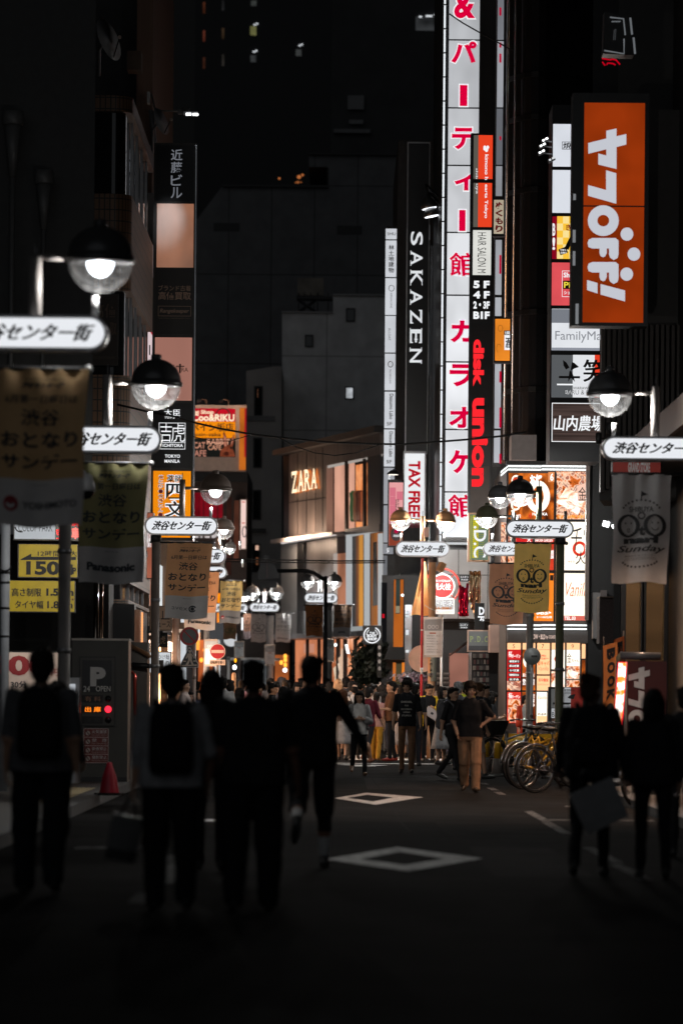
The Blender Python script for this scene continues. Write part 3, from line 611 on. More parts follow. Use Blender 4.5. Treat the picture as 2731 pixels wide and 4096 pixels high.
mb = MB(); mb.add([P(1790, 2625, 93), P(1870, 2560, 92), P(1890, 2560, 94), P(1800, 2625, 94.5)], [(0, 1, 2, 3)], BLK); mb.build('awning', t)
GT = M((.02, .02, .022), .12, 0, .1, 2, 0, .8)
t = thing('glass_tower', 'dark curved glass tower with chrome edge above the lit restaurant panels', 'building', (P(2100, 1000, 89).x, 92, 0))
x0, x1 = XP(2035, 88.5, 1000), XP(2208, 88.5, 1000); xm = XP(2008, 92, 1000)
mb = MB(); pl = [(xm, 99), (xm, 92)] + [(x0+(x1-x0)*k/6, 90.6-1.6*math.sin(math.pi*(.15+.55*k/6))) for k in range(7)] + [(x1+1.5, 91), (x1+1.5, 99)]
mb.vprism(pl, ZP(1850, 89), 40, GT); mb.build('wall', t)
mb = MB()
for y in (470, 760, 1250, 1560, 300): 
    z = ZP(y, 89); mb.vprism([(a, b-.06) if b < 91.5 else (a, b) for a, b in pl], z, z+.12, BLK)
mb.build('floor_band', t)
mb = MB(); mb.tube([(x0-.02, 89.4, ZP(1830, 89)), (x0-.02, 89.4, 40)], .04, M((.7, .7, .72), .12, 1)); mb.tube([(x0+.14, 89.2, ZP(1830, 89)), (x0+.14, 89.2, 40)], .025, M((.6, .6, .62), .12, 1)); mb.build('chrome_edge', t)
# karaoke sign's reflection in the glass wall, painted as glowing panels and strokes
t2 = board('sign_reflection', 'pale strip sign with slivers of red letters beside the glass tower', 'sign', 90.5, (1978, -60, 2008, 1865), .15, DARK,
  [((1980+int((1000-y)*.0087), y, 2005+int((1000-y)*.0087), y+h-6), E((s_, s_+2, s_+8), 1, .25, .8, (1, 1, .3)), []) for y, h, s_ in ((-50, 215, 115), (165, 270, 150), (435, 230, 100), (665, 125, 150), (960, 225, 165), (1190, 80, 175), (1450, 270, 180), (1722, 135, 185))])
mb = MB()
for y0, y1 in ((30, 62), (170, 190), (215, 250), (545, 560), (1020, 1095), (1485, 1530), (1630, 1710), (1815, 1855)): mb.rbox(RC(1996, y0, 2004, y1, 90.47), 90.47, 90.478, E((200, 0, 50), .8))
mb.build('lettering', t2)  # reflected red letters, painted as glowing strokes

t = thing('corner_building', 'restaurant building whose whole front is glowing food panels', 'building', (P(2180, 2500, 89).x, 92, 0))
Yc = 88
q0, q1 = RC(2028, 2000, 2352, 2010, Yc)[:2]; qa = XP(2000, 90.2, 2300)
mb = MB(); mb.vprism([(qa, 98), (qa, 90.2), (q0, Yc+.12), (q1, Yc+.12), (q1, 98)], 0, ZP(1855, Yc), M((.06, .05, .045), .5)); mb.build('wall', t)
mb = MB(); mb.rbox(RC(2026, 2524, 2350, 2570, Yc), Yc-.05, Yc+.15, M((.13, .125, .125), .45)); tx = MB(); FT = E((235, 205, 190), .9, light=False); ink(tx, ('OW・BLD', (2130, 2537, 2179, 2557), FT, {'off': .03}), Yc-.06); ink(tx, ('by COAST', (2182, 2541, 2222, 2558), FT), Yc-.06)
o = mb.build('fascia', t); tx.build('lettering', o)
mb = MB()
for y0, y1 in ((1863, 1869), (1876, 1882), (2498, 2504), (2513, 2519)):
    for a, b in ((2030, 2162), (2164, 2344)): mb.rbox(RC(a, y0, b, y1, Yc), Yc-.12, Yc-.02, E((240, 245, 245), 1.8))
    a, b, c, d = P(2001, y0+22 if y0 < 2000 else y0+4, 90.1), P(2029, y0, Yc-.02), P(2029, y1, Yc-.02), P(2001, y1+24 if y0 < 2000 else y1+5, 90.1); mb.quad(d, c, b, a, E((240, 245, 245), 1.8))
mb.build('light_strip', t)
mb = MB(); mb.rbox(RC(2022, 1846, 2352, 1861, Yc), Yc-.2, Yc+.2, DARK); mb.rbox(RC(2024, 2078, 2346, 2085, Yc), Yc-.06, Yc, DARK); mb.rbox(RC(2024, 2284, 2346, 2291, Yc), Yc-.06, Yc, DARK)
for a, b in ((2022, 2030), (2214, 2222), (2343, 2352)): mb.rbox(RC(a, 1890, b, 2490, Yc), Yc-.07, Yc, DARK)
for a in (2021, 2082, 2140, 2198, 2258, 2318, 2338): mb.rbox(RC(a, 2572, a+5, 2895, Yc), Yc-.07, Yc, DARK)
mb.rbox(RC(2021, 2763, 2340, 2768, Yc), Yc-.07, Yc, DARK); mb.build('frame', t)
W = E((252, 240, 222), 1.5); CR = E((255, 192, 140), 1.35); RD = E((214, 40, 40), 1.0); OR_ = E((240, 130, 40), 1.2); IB = M((.015, .01, .01), .5); RDT = E((225, 60, 40), 1.1, light=False); WT = E((250, 245, 240), 1.5, light=False)
FOOD = EF(((70, 25, 12), (225, 110, 40), (250, 215, 185), (150, 50, 25), (255, 238, 220)), 1.15, 4.5); FOOD2 = EF(((60, 25, 12), (150, 70, 25), (235, 120, 40), (90, 40, 20)), 1.0, 1.4)
FOOD3 = EF(((190, 90, 40), (250, 210, 180), (255, 245, 235), (225, 130, 80)), 1.4, 4)
def lp(px, mat, texts=()):
    q = RC(*px, Yc); pb = MB().rbox(q, Yc-.03, Yc-.002, mat).build('light_panel', t)
    if texts:
        x = MB()
        for i, e in enumerate(texts): ink(x, e, Yc-.036-.003*i)
        x.build('lettering', pb)
lp((2032, 1893, 2213, 2077), FOOD2, [('#ring', (2102, 1922, 2198, 2050), W, {'t': .26}), ('#ring', (2044, 1900, 2082, 1945), W, {'t': .2}), ('#ring', (2042, 2000, 2080, 2042), W, {'t': .2}), ('お好', (2118, 1898, 2166, 1945), WT, {'off': .06}), ('焼', (2048, 1908, 2078, 1938), RDT), ('HARUKA', (2128, 2050, 2188, 2062), WT), ('大阪', (2110, 2052, 2125, 2072), RDT), ('0円', (2061, 2058, 2080, 2072), WT), ('#rect', (2191, 1888, 2216, 1928), E((235, 150, 95), 1)), ('6', (2199, 1893, 2212, 1923), WT)])
lp((2222, 1886, 2343, 2077), FOOD, [('#poly', [(2224, 2010), (2262, 1950), (2340, 1990), (2310, 2060)], FOOD3), ('#poly', [(2306, 1945), (2343, 1930), (2343, 2004), (2310, 2004)], E((235, 190, 170), 1.2)), ('金', (2311, 1948, 2344, 2002), IB, {'off': 0}), ('0120', (2228, 2060, 2250, 2073), E((245, 160, 20), 1.2)), ('453-3838', (2256, 2060, 2300, 2073), E((245, 160, 20), 1.2)), ('営業中', (2306, 2060, 2342, 2073), E((245, 160, 20), 1.2))])
lp((2002, 2090, 2118, 2262), FOOD, [('#rect', (2062, 2146, 2134, 2170), RD), ('大', (2106, 2150, 2122, 2168), WT)]); lp((2118, 2090, 2213, 2280), E((225, 70, 45), 1.0, .3, 2), [('SAKURA GARDEN', (2138, 2155, 2208, 2167), WT, {'off': .01}), ('営業', (2200, 2200, 2212, 2235), WT)])
lp((2250, 2088, 2343, 2281), W, [('#ring', (2288, 2165, 2345, 2225), RDT, {'t': .2}), ('千', (2282, 2110, 2326, 2200), IB, {'off': 0, 'sh': .2}), ('炭', (2332, 2118, 2343, 2145), IB), ('火', (2300, 2205, 2343, 2258), IB, {'off': 0}), ('焼肉', (2252, 2100, 2259, 2160), RDT, {'v': True}), ('453', (2268, 2243, 2296, 2250), RDT, {'off': 0})])
lp((2222, 2088, 2228, 2490), CR); lp((2120, 2293, 2212, 2484), OR_, [('90分', (2142, 2446, 2207, 2460), WT, {'off': .05}), ('2〜100名様', (2144, 2464, 2206, 2473), WT), ('#rect', (2198, 2300, 2212, 2322), IB)])
lp((2252, 2293, 2343, 2482), W, [('Vanilla', (2262, 2330, 2356, 2386), E((225, 120, 60), 1), {'off': -.004, 'sh': .35}), ('#rect', (2253, 2463, 2342, 2482), E((225, 110, 95), 1)), ('TEL.03', (2256, 2466, 2300, 2480), WT)])
for a, b, n in ((2027, 2081, '5'), (2086, 2139, '6'), (2143, 2197, '7'), (2203, 2257, '8'), (2262, 2317, '9')): lp((a, 2572, b, 2598), CR, [(n, (a+22, 2577, a+31, 2593), M((.12, .06, .04)), {'off': 0})])
lp((2027, 2599, 2081, 2761), RD, [('桜', (2032, 2605, 2046, 2628), WT, {'off': .01}), ('ガーデン', (2044, 2617, 2080, 2632), WT)] + [e for i, s in enumerate(('個室あり', '飲み放題', '食べ放題', '団体貸切OK', '女子会')) for e in (('#rect', (2031, 2639+i*18, 2079, 2652+i*18), IB), (s, (2036, 2641+i*18, 2074, 2650+i*18), WT))] + [('#rect', (2027, 2724, 2081, 2761), FOOD)])
lp((2086, 2599, 2139, 2761), FOOD2, [('#disc', (2091, 2615, 2131, 2672), W), ('大阪', (2095, 2672, 2110, 2688), RDT), ('お好み焼', (2089, 2692, 2135, 2708), WT), ('営業時間', (2089, 2715, 2135, 2740), WT)])
lp((2143, 2599, 2197, 2697), CR, [('OPEN', (2158, 2619, 2182, 2627), RDT), ('10:00〜', (2162, 2630, 2192, 2638), RDT), ('昼キャバ', (2148, 2644, 2196, 2662), E((225, 110, 50), 1)), ('Vanilla', (2152, 2666, 2192, 2682), E((230, 140, 100), 1), {'sh': .3, 'off': 0})]); lp((2143, 2703, 2197, 2762), CR, [('年中無休', (2152, 2713, 2192, 2728), RDT), ('営業時間案内所', (2148, 2734, 2194, 2742), E((235, 160, 120), 1), {'off': 0})])
lp((2203, 2599, 2257, 2677), W, [('#disc', (2215, 2620, 2250, 2652), E((200, 45, 25), 1)), ('祭', (2218, 2618, 2246, 2650), IB)]); lp((2203, 2686, 2257, 2762), FOOD3, [('宴会', (2208, 2692, 2250, 2714), E((190, 80, 30), 1))])
lp((2262, 2599, 2317, 2716), W, [('金', (2266, 2612, 2284, 2650), IB, {'off': 0}), ('ちゃん', (2285, 2636, 2314, 2650), IB, {'off': .01}), ('#rect', (2262, 2664, 2317, 2716), FOOD), ('#poly', [(2262, 2705), (2272, 2678), (2314, 2690), (2300, 2714)], FOOD3)]); lp((2262, 2720, 2317, 2762), FOOD)
lp((2325, 2576, 2340, 2634), CR); lp((2325, 2640, 2340, 2760), FOOD2)
lp((2027, 2768, 2081, 2892), E((228, 60, 45), 1.0), [('桜', (2032, 2771, 2046, 2794), WT, {'off': .01}), ('ガーデン', (2044, 2780, 2078, 2794), WT), ('#rect', (2031, 2797, 2079, 2890), FOOD)])
lp((2086, 2768, 2139, 2892), FOOD2, [('営業中', (2128, 2775, 2136, 2830), WT, {'v': True})]); lp((2143, 2768, 2186, 2892), W, [('Vanilla', (2150, 2782, 2184, 2797), E((235, 140, 100), 1), {'sh': .3, 'off': 0}), ('料金表', (2150, 2852, 2184, 2862), IB), ('#rect', (2146, 2864, 2186, 2892), CR)]); lp((2203, 2768, 2338, 2892), E((235, 150, 110), .9, .4, 2))
mb = MB()
for i, c in enumerate(((255, 240, 200), (245, 150, 60), (255, 245, 220), (240, 130, 60))):
    k = i/4; a, b = P(2002+6.5*i, 2570, 90.15-.5*i), P(2007+6.5*i, 2570, 89.75-.5*i); z0 = ZP(2890, 89.5)
    mb.quad((a.x, a.y-.03, z0), (b.x, b.y-.03, z0), (b.x, b.y-.03, a.z), (a.x, a.y-.03, a.z), E(c, 3.5)); z1, z2 = ZP(2480, 89.5), ZP(1905, 89.5)
    mb.quad((a.x, a.y-.03, z1), (b.x, b.y-.03, z1), (b.x, b.y-.03, z2), (a.x, a.y-.03, z2), E((c[0], c[1]-60, c[2]-60), .9, .6, 3))
mb.build('side_light_panel', t)
mb = MB(); mb.rbox(RC(2024, 2896, 2345, 3060, Yc), Yc-.1, Yc+.1, M((.09, .075, .07), .5)); mb.build('plinth', t)
mb = MB(); mb.rbox(RC(2040, 1745, 2140, 1845, Yc), Yc-.5, Yc+.6, M((.3, .28, .28), .6)); mb.rbox(RC(1985, 1600, 2040, 1845, 91), 90.7, 91.8, M((.2, .11, .07), .5)); mb.build('projecting_bay', t)

t = thing('black_building', 'black building edge right of the glowing food panels', 'building', (P(2420, 2500, 75).x+2, 80, 0))
x0 = XP(2352, 75, 2200); mb = MB(); mb.vprism([(x0, 75), (14, 75), (14, 99), (x0+1.75, 99)], 0, 40, M((.015, .015, .016), .45)); mb.build('wall', t)
mb = MB(); mb.rbox(RC(2340, 1860, 2354, 2480, 74.9), 74.8, 75, M((.25, .2, .18), .3, .6)); mb.rbox(RC(2302, 2398, 2330, 2570, 80), 74.6, 75, M((.22, .21, .21), .5)); mb.rbox(RC(2328, 2390, 2352, 2572, 80), 74.5, 75, M((.12, .1, .095), .5)); mb.build('edge_trim', t)
t = thing('bookstore_building', 'near right building with ribbed dark cladding and golden metal shutters', 'building', (5.6, 62, 0))
xb = XP(2452, 63, 2400); RBW = M((.06, .048, .042), .55, 0, .2, 4); mb = MB(); mb.vprism([(xb, 63), (16, 63), (16, 74.5), (xb+.9, 74.5)], 0, 30, M((.03, .028, .026), .5)); mb.build('wall', t)
mb = MB()
for i in range(34): x = XP(2402, 61, 1500)+i*.085; mb.box(x, x+.05, 60.9-.02*(i % 3), 61.2, ZP(1960-i*13, 61), ZP(1290, 61), RBW)
xq = XP(2400, 61.2, 1500); mb.vprism([(xq, 61.2), (XP(2860, 61), 61.2), (XP(2860, 61), 63), (xq+.2, 63)], ZP(1990, 61), ZP(420, 61), M((.04, .034, .03), .5)); mb.build('ribbed_cladding', t)
GOLD = M((.5, .27, .12), .26, .9, .25, 1.2, .08, .5, 0, (.4, 1, 3))
for a, b in ((2497, 2554), (2579, 2647), (2676, 2716)):
    w = MB().rbox(RC(a, 2290, b, 2900, 62.9), 62.86, 62.98, GOLD).build('shutter', t)
mb = MB()
for a, b in ((2478, 2496), (2555, 2562), (2568, 2577), (2648, 2674), (2717, 2790)): mb.rbox(RC(a, 2250, b, 3020, 62.9), 62.7, 62.99, M((.1, .09, .085), .25, .7))
mb.rbox(RC(2470, 2200, 2800, 2292, 62.9), 62.6, 62.99, BLK); mb.build('door_frame', t)
mb = MB(); mb.rbox(RC(2391, 2392, 2469, 2574, 66), 65.7, 66.4, M((.13, .1, .095), .85, 0, .4, 40, .4)); mb.rbox(RC(2391, 2388, 2470, 2394, 66), 65.6, 66.4, BRN); mb.build('granite_panel', t)
mb = MB(); mb.rbox(RC(2467, 2300, 2473, 2560, 65.6), 65.5, 65.6, M((.6, .6, .6), .15, 1)); mb.build('chrome_strip', t)
mb = MB(); mb.box(4.32, 9, 42, 62.4, 4.95, 5.25, M((.05, .042, .038), .5)); mb.box(4.3, 4.36, 42, 62.4, 4.9, 5.3, M((.1, .08, .07), .35, .5)); mb.build('canopy', t)
mb = MB(); mb.box(5.3, 16, 42, 62.5, 0, 24, M((.04, .034, .03), .5)); mb.build('street_wing', t)
for y in (46, 50, 54, 58):
    mb = MB(); mb.lathe([(.09, 0), (.1, -.06), (.02, -.05)], (4.72, y, 4.95), STEEL, 14); o = mb.build('downlight', t); MB().lathe([(.075, -.052), (.01, -.056)], (4.72, y, 4.95), E((255, 220, 180), 5, light=False), 14).build('lens', o)
    l = bpy.data.lights.new('downlight', 'SPOT'); l.energy = 620; l.spot_size = R(100); l.spot_blend = .7; l.shadow_soft_size = .08; l.color = (1, .62, .42); lo = bpy.data.objects.new('downlight', l); COL.objects.link(lo); lo.parent = t; lo.location = Vector((4.7, y, 4.86))-ORG[t.name]; lo.rotation_euler = (0, R(14), 0)
# ------------------------------------------------------------------ shop signs
RED = E((222, 0, 58), .95, light=False); WHL = E((245, 247, 250), 1.0, light=False)
def lean(y, x): return x - .0087*y
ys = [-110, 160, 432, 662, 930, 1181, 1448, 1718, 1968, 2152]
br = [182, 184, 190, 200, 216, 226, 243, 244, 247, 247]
let = [('&', 1815, -32, 1900, 74), ('パ', 1803, 165, 1905, 252), ('ー', 1838, 340, 1868, 424), ('テ', 1806, 510, 1898, 598), ('ィ', 1816, 690, 1898, 762), ('ー', 1835, 840, 1861, 924), ('館', 1797, 1010, 1893, 1104), ('カ', 1800, 1282, 1896, 1370), ('ラ', 1797, 1456, 1892, 1546), ('オ', 1794, 1627, 1888, 1712), ('ケ', 1793, 1800, 1886, 1894), ('館', 1791, 1978, 1886, 2070)]
pans = []
for k in range(9):
    a, b = ys[k], ys[k+1]; yc = (a+b)/2; x = lean(yc, 1796); s = br[k]
    tx = []
    for ch, p, q, r, u in let:
        if a <= (q+u)/2 < b:
            bar = ch == 'ー'
            tx += [('#rect', (p-5, q-5, r+5, u+5), WHL), ('#rect', (p, q, r, u), RED)] if bar else [(ch, (p-5, q-5, r+5, u+5), WHL, {'off': .05 if ch == '館' else .075}), (ch, (p, q, r, u), RED, {'off': .014 if ch == '館' else .04})]
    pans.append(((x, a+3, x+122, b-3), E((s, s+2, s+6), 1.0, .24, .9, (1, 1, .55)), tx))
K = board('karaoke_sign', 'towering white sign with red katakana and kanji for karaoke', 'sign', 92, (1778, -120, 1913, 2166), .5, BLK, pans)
q = RC(1766, -120, 1773, 2190, 92); MB().box(q[0], q[1], 91.9, 92.0, q[2], q[3], E((235, 240, 245), 1.1)).build('neon_tube', K)
mb = MB()
for i in range(24): z = q[2]+(q[3]-q[2])*(i+.5)/24; mb.box(q[0]-.02, q[1]+.06, 91.88, 92.1, z, z+.03, DARK)
mb.build('bracket', K)

DK = (95, 92, 84); ORG_ = (232, 66, 34)
board('tenant_sign', 'vertical tenant sign with orange, white and black panels and red lettering', 'sign', 84, (1876, 533, 1966, 2050), .35, BLK, [
  ((1893, 541, 1912, 716), E(DK, .9), [('shib', (1902, 673, 1910, 716), WHL, {'rot': 1, 'off': 0})]), ((1912, 541, 1969, 716), E(ORG_, 1.0), [('#disc', (1932, 582, 1943, 596), WHL), ('#disc', (1944, 582, 1955, 596), WHL), ('#disc', (1938, 592, 1951, 608), WHL), ('#disc', (1932, 590, 1940, 602), WHL), ('kimono h', (1938, 618, 1952, 719), WHL, {'rot': 1})]),
  ((1892, 732, 1911, 908), E(DK, .9), [('uya', (1900, 735, 1909, 775), WHL, {'rot': 1, 'off': 0})]), ((1911, 732, 1966, 908), E(ORG_, 1.0), [('earts Tokyo', (1934, 737, 1950, 873), WHL, {'rot': 1})]),
  ((1890, 921, 1963, 1100), E((226, 226, 220), .95, .1, 1), [('HAIR SALON M', (1909, 930, 1943, 1092), INK, {'rot': 1, 'off': -.004})]),
  ((1888, 1112, 1962, 1288), IB, [(s, (1892, 1123+i*41, 1957, 1153+i*41), WHL, {'off': .05}) for i, s in enumerate(('5 F', '4 F', '2・3F', 'B1F'))]),
  ((1885, 1298, 1960, 1478), IB, [('disk', (1891, 1357, 1935, 1546), E((255, 40, 48), 1.05, light=False), {'rot': 1, 'off': .05})]), ((1884, 1484, 1958, 1668), IB, []),
  ((1882, 1676, 1957, 1856), IB, [('union', (1886, 1592, 1950, 1947), E((255, 40, 48), 1.05, light=False), {'rot': 1, 'off': .05})]), ((1880, 1865, 1955, 2048), M((.05, .028, .018), .5), [])])
mb_ = M((.36, .2, .11), .45, .3)
board('cosmetics_sign', 'yellow and green dotted vertical sign below the record shop letters', 'sign', 84, (1870, 2051, 1957, 2246), .35, mb_, [((1877, 2058, 1952, 2240), E((120, 138, 118), .75), [('#rect', (1888, 2062, 1912, 2232), E((215, 205, 40), .8)), ('#rect', (1880, 2062, 1883, 2236), E((215, 205, 40), .8))] + [('#disc', (1889+i*6, 2064+j*8, 1893+i*6, 2068+j*8), E((160, 170, 70), .8)) for i in range(8) for j in range(20)] + [('P.D.C', (1893, 2070, 1944, 2230), WHL, {'rot': 1, 'off': .02})])])
SW = E((205, 208, 214), 1.0, .12, 1)
GREYT = M((.35, .36, .37))
board('stacked_sign', 'narrow stack of pale tenant panels left of black menswear sign', 'sign', 104, (1538, 905, 1584, 2420), .3, BLK, [
  ((1542, 915, 1586, 957), SW, [('SHU', (1548, 929, 1582, 941), M((.25, .25, .26)), {'off': .01})]), ((1541, 962, 1585, 1108), SW, [('林土地建物', (1553, 978, 1575, 1092), M((.05, .05, .05)), {'v': True})]), ((1540, 1113, 1584, 1260), SW, [('#ring', (1553, 1140, 1577, 1166), GREYT, {'t': .1}), ('KIREIALONE', (1560, 1172, 1568, 1232), GREYT, {'rot': 1, 'off': 0})]), ((1539, 1264, 1582, 1410), SW, [('ALLOAT', (1552, 1312, 1562, 1362), M((.2, .2, .2)), {'rot': 1, 'off': 0})]),
  ((1538, 1415, 1581, 1561), SW, [('#ring', (1550, 1444, 1572, 1470), GREYT, {'t': .14}), ('MUMPHLAW', (1556, 1478, 1564, 1535), GREYT, {'rot': 1, 'off': 0})]), ((1537, 1567, 1580, 1713), SW, [('Datsumo Labo', (1557, 1575, 1572, 1677), M((.1, .1, .1)), {'rot': 1}), ('5F', (1546, 1688, 1568, 1702), GREYT)]), ((1535, 1718, 1578, 1866), SW, [('Datsumo Labo', (1556, 1726, 1570, 1828), M((.1, .1, .1)), {'rot': 1}), ('5F', (1545, 1840, 1566, 1854), GREYT)]),
  ((1534, 1871, 1577, 2016), E((170, 172, 178), .85), [('MARAMARU', (1552, 1882, 1560, 2000), WHL, {'rot': 1, 'off': .03})]), ((1533, 2022, 1575, 2170), E((165, 168, 175), .85), []), ((1532, 2175, 1572, 2216), E((150, 152, 158), .8), [('IA', (1546, 2194, 1556, 2212), WHL, {'rot': 1})]), ((1532, 2222, 1548, 2318), E((120, 122, 126), .8), [])])
FR = M((.32, .32, .33), .35, .6)
K2 = board('menswear_sign', 'tall black sign with white serif capitals running down it', 'sign', 100, (1624, 568, 1714, 1812), .4, FR, [((1628, 574, 1711, 1810), M((.008, .008, .009), .35), [('#serif', (1640, 915, 1688, 1462), E((222, 225, 228), 1.0), {'s': 'SAKAZEN', 'rot': 1})])])
board('tax_free_sign', 'white lightbox with red capitals reading TAX FREE', 'sign', 99.9, (1612, 1804, 1702, 2096), .4, FR, [((1617, 1814, 1696, 2090), E((236, 238, 240), 1.0, .05), [('TAX FREE', (1633, 1844, 1680, 2070), E((200, 10, 35), .8, light=False), {'rot': 1, 'off': .04}), ('免税', (1632, 2090-2, 1680, 2112), M((.3, .05, .08)))])])
board('checkered_sign', 'pink checkered sign with a dark round emblem at the foot', 'sign', 98.5, (1550, 1918, 1614, 2188), .3, BLK, [((1555, 1930, 1611, 2182), E((235, 165, 165), .95), [('#rect', (1558+(i % 2)*24+(0 if j % 2 else 12)*0, 1950+j*36, 1582+(i % 2)*0, 1985+j*36), E((222, 120, 138), .9)) for j in range(0, 4) for i in range(1)] + [('#rect', (1586, 1966+j*72, 1610, 2000+j*72), E((222, 120, 138), .9)) for j in range(2)] + [('#rect', (1555, 2095, 1611, 2182), E((150, 70, 50), .8)), ('#disc', (1562, 2108, 1606, 2164), M((.08, .06, .07))), ('#disc', (1576, 2116, 1592, 2134), E((190, 20, 70), .8)), ('渋谷店', (1572, 2138, 1596, 2148), WHL), ('会員様募集', (1581, 1996, 1587, 2042), INK, {'v': True}), ('受付中', (1589, 1996, 1595, 2036), INK, {'v': True})])])
mb = MB(); p = P(1572, 1898, 98); mb.lathe([(.16, 0), (.16, .02), (.1, .09), (.02, .12)], p, BLK, 16); mb.disc((p.x, p.z-.005), .01, .01, 98, WHL); mb.lathe([(.12, -.01), (.12, .0)], p, E((240, 230, 215), 2), 14); mb.tube([p+Vector((0, 0, .12)), p+Vector((.05, 0, .16)), P(1607, 1890, 98.3), P(1607, 1925, 98.4)], .02, BLK); tag(mb.build('gooseneck_lamp'), 'small black gooseneck lamp over the pink checkered sign', 'lamp')
for i, (x, y) in enumerate(((1716, 832), (1726, 864))):
    p = P(x, y, 97.5); q = thing('spotlight', ('upper' if i == 0 else 'lower') + ' cone shaped spotlight beside the white neon strip', 'lamp', p, 'cone spotlights by the menswear sign')
    rt = Matrix.Rotation(R(-12), 3, 'Y')
    mb = MB(); prof = [(.21, 0), (.19, .1), (.11, .22), (.05, .3)]; mb.rings([[p+rt @ Vector((r*math.cos(2*math.pi*j/18), r*math.sin(2*math.pi*j/18), z)) for j in range(18)] for r, z in prof], M((.12, .12, .12), .3, .5)); mb.tube([p+Vector((-.03, 0, .28)), p+Vector((-.08, .1, .6)), p+Vector((.3, .5, .3))], .025, BLK); mb.build('shade', q)
    mb = MB(); mb.rings([[p+rt @ Vector((r*math.cos(2*math.pi*j/18), r*math.sin(2*math.pi*j/18), -.012)) for j in range(18)] for r in (.19, .02)], E((240, 244, 250), 3)); mb.build('lens', q)
CRM = E((205, 190, 165), .75, .1)
board('izakaya_sign', 'cream hanging sign with red brush characters beside the glass tower', 'sign', 87, (1968, 790, 2017, 945), .25, DARK, [((1974, 800, 2013, 935), CRM, [('ぬくもり', (1980, 806, 2010, 930), E((110, 20, 28), .6, light=False), {'v': True, 'off': .05})])])
board('orange_sign', 'orange lightbox with outline drawings and a white paper label', 'sign', 86.5, (1974, 1270, 2042, 1450), .4, BLK, [((1979, 1276, 2038, 1443), E((232, 136, 40), 1.0, .12), [('#ring', (1990, 1300, 2010, 1326), M((.5, .2, .03)), {'t': .06}), ('#ring', (1984, 1376, 2004, 1410), M((.5, .2, .03)), {'t': .06, 'a0': 20, 'a1': 250}), ('#rect', (2015, 1322, 2038, 1340), IB), ('大酒場', (2017, 1324, 2037, 1338), WHL), ('#rect', (2016, 1340, 2038, 1400), WHL), ('酒', (2020, 1350, 2038, 1392), IB, {'off': .02})])])

# stack of restaurant panels on the right
Ys = 72
WP = E((214, 218, 226), 1.0, .1, 1)
board('restaurant_stack', 'stack of wide restaurant and convenience store lightboxes on right building', 'sign', Ys, (2202, 420, 2402, 1846), 1.2, BLK, [
  ((2210, 497, 2402, 667), WP, [('#frame', (2246, 567, 2330, 598), INK, {'w': 2}), ('焼肉', (2250, 570, 2318, 595), INK, {'off': .02})]), ((2208, 681, 2401, 852), WP, []),
  ((2226, 866, 2400, 1036), E((250, 195, 60), 1.0), [('#rect', (2226+i*24, 866+j*28, 2250+i*24, 894+j*28), E((250, 225, 150), 1.0)) for i in range(7) for j in range(6) if (i+j) % 2] + [('き', (2262, 898, 2284, 922), E((150, 20, 30), .7), {'off': .03}), ('ん', (2256, 930, 2330, 1000), INK, {'off': .08}), ('#poly', [(2232, 998), (2262, 986), (2270, 1010), (2240, 1021)], M((.12, .05, .02))), ('今宵も', (2238, 996, 2262, 1004), WHL), ('豆乗り', (2240, 1007, 2264, 1015), WHL)]), ((2207, 866, 2226, 1036), E((140, 8, 32), .9), [('B!', (2208, 890, 2219, 1003), WHL, {'off': .03, 'v': True})]),
  ((2205, 1051, 2398, 1222), E((222, 82, 88), 1.0, .08), [('#frame', (2246, 1083, 2350, 1188), WHL, {'w': 2}), ('Shakey’s', (2252, 1090, 2340, 1116), WHL, {'off': .03}), ('#rect', (2250, 1123, 2340, 1156), IB), ('Pizza', (2254, 1128, 2330, 1152), E((245, 225, 70), 1)), ('シェーキーズ', (2254, 1162, 2340, 1178), WHL)]),
  ((2205, 1236, 2397, 1402), E((228, 231, 236), 1.0, .04), [('#rect', (2205, 1237, 2397, 1292), E((120, 124, 132), 1)), ('FamilyMart', (2219, 1325, 2462-20, 1371), E((140, 143, 150), .9, light=False), {'off': 0}), ('#rect', (2205, 1391, 2397, 1402), E((150, 154, 165), .9))]),
  ((2204, 1420, 2289, 1590), E((92, 95, 98), .9), [('#rect', (2226, 1535, 2290, 1541), WHL), ('#poly', [(2250, 1440), (2264, 1450), (2276, 1470), (2262, 1478), (2252, 1462)], IB), ('#poly', [(2286, 1448), (2296, 1452), (2314, 1468), (2296, 1474), (2280, 1484)], IB), ('#rect', (2234, 1504, 2318, 1513), IB), ('#poly', [(2276, 1484), (2284, 1484), (2292, 1504), (2298, 1528), (2282, 1510), (2270, 1527)], IB), ('BARU & D', (2258, 1560, 2358, 1578), WHL, {'off': .03}), ('BARU & D', (2258, 1560, 2358, 1578), M((.12, .12, .12)), {'off': -.005})]),
  ((2289, 1420, 2376, 1590), E((226, 228, 232), 1.0), [('笑', (2330, 1438, 2412, 1528), IB, {'off': .04}), ('WARAWARA', (2290, 1547, 2380, 1558), M((.25, .25, .25)), {'off': 0})]), ((2376, 1420, 2396, 1590), E((225, 60, 35), 1.0), []),
  ((2205, 1612, 2430, 1768), E((74, 60, 56), .9, .4, 2.5, (.3, 1, 10)), [('#frame', (2205, 1612, 2432, 1768), WHL, {'w': 3}), ('山内農場', (2212, 1662, 2412, 1724), WHL, {'off': .02, 'sh': .12}), ('#ring', (2402, 1712, 2414, 1724), WHL, {'t': .1}), ('R', (2405, 1714, 2411, 1722), WHL, {'off': 0})])])
